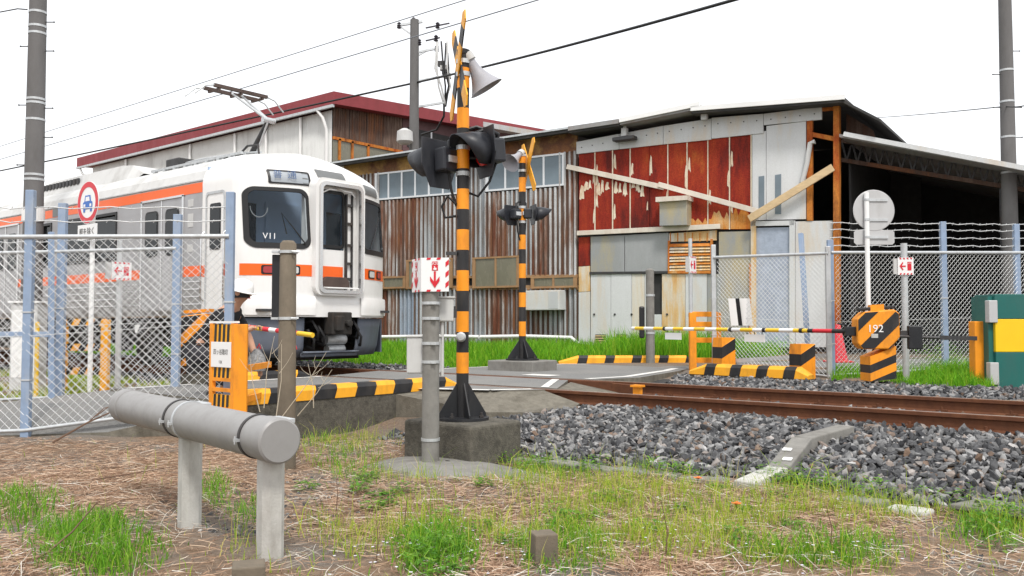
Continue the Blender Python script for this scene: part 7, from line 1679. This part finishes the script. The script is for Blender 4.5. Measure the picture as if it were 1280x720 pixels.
# ferny weeds along the ballast foot and in tufts: small leaf pairs on short stems
def leafy(name, C, n_leaf, hgt, size, m_, label):
    Ps, hs = [], []
    V = []; Fl = []; k0 = 0
    for (cx, cy, cz), h in zip(C, hgt):
        nl = n_leaf; a = rng.uniform(0, 2 * np.pi, nl); rr_ = rng.uniform(.01, 1, nl) ** .7 * h * .75; zz = cz + h * rng.uniform(.05, 1, nl) * (1 - .45 * (rr_ / (h * .75)))
        L = rng.uniform(.6, 1.3, nl) * size; d = np.stack([np.cos(a), np.sin(a), rng.uniform(-.2, .5, nl)], 1); s_ = np.stack([-np.sin(a), np.cos(a), np.zeros(nl)], 1) * (L * .24)[:, None]
        B = np.stack([cx + np.cos(a) * rr_, cy + np.sin(a) * rr_, zz], 1); M1 = B + d * (L * .5)[:, None]; T = B + d * L[:, None] - np.array([0, 0, 1]) * (L * .15)[:, None]
        q = np.stack([B, M1 + s_, T, M1 - s_], 1).reshape(-1, 3); V.append(q); Fl.append((np.arange(nl) * 4)[:, None] + np.array([[0, 1, 2, 3]]) + k0); k0 += nl * 4
    return tag(np_mesh(name, np.concatenate(V), np.concatenate(Fl), m_), label, 'weeds', kind='stuff')
C = []; hg = []
for (cx, cy, rx, ry, cnt, h0) in ((1075, 612, 70, 12, 26, .16), (880, 590, 70, 10, 16, .13), (690, 585, 50, 8, 12, .11), (1200, 625, 60, 12, 16, .13), (545, 700, 60, 25, 14, .12), (470, 610, 60, 20, 10, .09), (910, 583, 14, 4, 3, .22), (980, 605, 30, 6, 6, .15), (1260, 655, 30, 20, 10, .14), (620, 560, 14, 6, 4, .12), (400, 520, 30, 12, 8, .12), (760, 650, 200, 40, 16, .09)):
    for _ in range(cnt):
        p = at_z(rng.normal(cx, rx * .55), rng.normal(cy, ry * .55), -.43)
        if p.y < 6.5 and not blocked(np.array(p.x), np.array(p.y)): C.append((p.x, p.y, float(g(p.x, p.y)))); hg.append(h0 * rng.uniform(.6, 1.3))
leafy('leafy_weeds', C, 70, hg, .04, M['leaf'], 'small leafy weeds along the foot of the ballast')
# small pale flowers
x, y, z, px, py, Zc = near_pts(1100); k = (vnoise(x, y, 2.1, 12) > .62) & (px > 360) & ~blocked(x, y); x, y, z = x[k], y[k], z[k]; m = len(x); a = rng.uniform(0, 6.28, m); V = []
Pc = np.stack([x, y, z + rng.uniform(.03, .10, m)], 1); q = []
for c in range(6): q.append(Pc + np.stack([np.cos(a + c * 1.047), np.sin(a + c * 1.047), np.full(m, .15 * (c % 2))], 1) * .009)
V = np.stack(q, 1).reshape(-1, 3); Fc = (np.arange(m) * 6)[:, None] + np.arange(6)[None]
tag(np_mesh('pale_flowers', V, Fc, M['petal_white']), 'tiny pale lilac flowers dotted through the near grass', 'flowers', kind='stuff')
# tall far grass in front of the workshops
def on_paving(x, y): return ((y < 13.6 + (x + 9.95) * .83) & (x > -10.35) & (x < -7.0)) | (x > -7.9) | ((x > -8.9) & (y < 14.9 + (x + 8.0) * .8))
x = rng.uniform(-27, -6.6, 75000); y = rng.uniform(11.5, 20.2, 75000); far_line = FO.y + (x - FO.x) * math.tan(ROT) - .25
k = ~on_paving(x, y) & (y < far_line) & (vnoise(x, y, 1.4, 21) + .25 * (y > 12.2) > .22) & ~((np.abs(x - FB.x) < .44) & (np.abs(y - FB.y) < .36)); x, y = x[k], y[k]; m = len(x); px, py, Zc = project(x, y, g(x, y))
hh_ = (.16 + .30 * vnoise(x, y, .8, 22) * sstep(11.6, 14.0, y)) * rng.uniform(.6, 1.25, m) * (1 + .5 * ((px > 760) & (px < 900)))
blades('tall_grass', np.stack([x, y, g(x, y) - .01], 1), hh_, rng.uniform(.010, .020, m), rng.uniform(.05, .6, m), M['g_far'], 'bright green tall grass in front of the workshops', 'grass')
# right verge by the barrier machine and behind the fence
px0 = rng.uniform(1040, 1245, 16000); py0 = rng.uniform(462, 492, 16000); t_ = []
pts = [at_z(a, b, -.02) for a, b in zip(px0, py0)]; x = np.array([p.x for p in pts]); y = np.array([p.y for p in pts]); k = (y > 11.75) & (y < 14.4) & (vnoise(x, y, 2.2, 31) > .30); x, y, px1 = x[k], y[k], px0[k]; m = len(x)
blades('verge_grass', np.stack([x, y, g(x, y) - .01], 1), rng.uniform(.06, .20, m) * (1 + .8 * np.exp(-((px1 - 1195) / 30) ** 2)), rng.uniform(.006, .012, m), rng.uniform(.1, .7, m), M['g_far'], 'green verge grass round the numbered barrier machine', 'grass')
C = [tuple(at_z(px_, py_, .02)) for px_, py_ in [(1185 + rng.normal(0, 14), 464 + rng.normal(0, 4)) for _ in range(16)]]; leafy('verge_weeds', C, 110, [rng.uniform(.25, .62) for _ in C], .06, M['leaf'], 'tall leafy weeds beside the orange steel post')
C = [tuple(at_z(930 + rng.normal(0, 22), 449 + rng.normal(0, 2), .05)) for _ in range(26)]; leafy('fence_weeds', C, 120, [rng.uniform(.3, .6) for _ in C], .07, M['g_far'], 'bright green weeds behind the mesh by the hung banner')
# grass on the left between the fences and along the train
x = rng.uniform(-19, -10.6, 26000); y = rng.uniform(3.5, 7.6, 26000); k = (y > 5.3 + (x + 12) * .25) & (vnoise(x, y, 1.3, 41) > .52); x, y = x[k], y[k]; m = len(x)
blades('lineside_grass', np.stack([x, y, g(x, y) - .01], 1), rng.uniform(.05, .2, m), rng.uniform(.006, .012, m), rng.uniform(.1, .7, m), M['g_yellow'], 'thin yellow green grass behind the left fences', 'grass')

# ---- single plants: poppies and dry stalks
M['poppy'] = mat('orange poppy petal', (.80, .14, .03), .6, var=.15)
for px_, py_, l in ((871, 598, 'orange poppy flower by the end of the cable trough'), (919, 630, 'orange poppy flower alone in the yellow green grass')):
    p = at_z(px_, py_, -.36); t = thing('poppy', l, 'flower', (p.x, p.y, -.43)); mb = MB(); mb.tube((p.x, p.y, -.44), (p.x + .01, p.y, -.365), .003, n=5); mb.build('stem', M['leaf'], t)
    for c in range(4):
        a = R(90 * c + 20); d = Vector((math.cos(a), math.sin(a), .5)); s_ = Vector((-math.sin(a), math.cos(a), 0)); b = Vector((p.x + .01, p.y, -.365)); mb = MB()
        mb.add([b, b + d * .022 + s_ * .022, b + d * .036, b + d * .022 - s_ * .022], [(0, 1, 2, 3)]); mb.build('petal', M['poppy'], t)
M['twig'] = mat('brown dry twig', (.15, .09, .06), .85, var=.3); M['twig_pale'] = mat('pale dry stalk', (.50, .43, .33), .85, var=.2)
def stalk(label, pts, r_, m_, forks=()):
    t = thing('dry_stalk', label, 'dry stalk', pts[0]); mb = MB(); n = len(pts); mb.path(pts, [r_ * (1 - .6 * i / (n - 1)) for i in range(n)], 6); mb.build('stem', M[m_], t, smooth=60)
    for f in forks: mb = MB(); mb.path(f, [r_ * .5, r_ * .35, r_ * .2][:len(f)], 5); mb.build('side_twig', M[m_], t, smooth=60)
A = lambda px_, py_, Z: at_d(px_, py_, Z)
stalk('long brown twig leaning up from the lower left grass', [A(0, 722, 4.3), A(60, 690, 4.5), A(90, 665, 4.55), A(122, 627, 4.6)], .007, 'twig', [[A(60, 690, 4.5), A(95, 690, 4.5), A(110, 700, 4.45)]])
stalk('thin brown branch lying from the blue post to the pipe end', [A(66, 553, 7.0), A(110, 528, 7.0), A(150, 510, 7.1), A(168, 500, 7.2)], .009, 'twig', [[A(110, 528, 7.0), A(130, 510, 7.05), A(160, 505, 7.1)], [A(120, 520, 7.0), A(150, 498, 7.1), A(175, 485, 7.2)]])
stalk('brown twig lying flat on the straw behind the pipe post', [at_z(115, 600, -.40), at_z(165, 592, -.38), at_z(225, 582, -.39)], .006, 'twig')
for k, (bx, by, tx, ty, side) in enumerate(((345, 522, 352, 430, 1), (352, 522, 408, 440, 1), (330, 510, 343, 420, -1), (372, 520, 415, 462, 1), (392, 510, 385, 455, 1), (325, 515, 312, 440, -1))):
    Z0 = 7.3 + .06 * k; a, b = A(bx, by, Z0), A(tx, ty, Z0)
    stalk('pale dry weed stalk standing beside the brown concrete post', [a, a.lerp(b, .5) + RT * .02 * side, b], .005, 'twig_pale', [[a.lerp(b, .6), a.lerp(b, .75) + RT * .06 * side, a.lerp(b, .85) + RT * .10 * side + UP * .02], [a.lerp(b, .75), a.lerp(b, .85) - RT * .05 * side, a.lerp(b, .95) - RT * .07 * side]])
for o in bpy.data.objects:
    if o.name.startswith('dry_stalk') and o.get('label', '').startswith('pale dry weed'): o['group'] = 'dry weed stalks by the concrete post'
for k, (px_, py_, h) in enumerate(((832, 700, .30), (420, 640, .22), (505, 660, .2), (1038, 690, .25), (470, 705, .22))):
    p = at_z(px_, py_, -.43); o = stalk('single dark weed stem upright in the near grass', [p, p + UP * h * .5 + RT * .01, p + UP * h + RT * .02 * (k % 3 - 1)], .004, 'twig')
for o in bpy.data.objects:
    if o.name.startswith('dry_stalk') and o.get('label', '').startswith('single dark'): o['group'] = 'upright weed stems in the near grass'
bpy.context.view_layer.update()
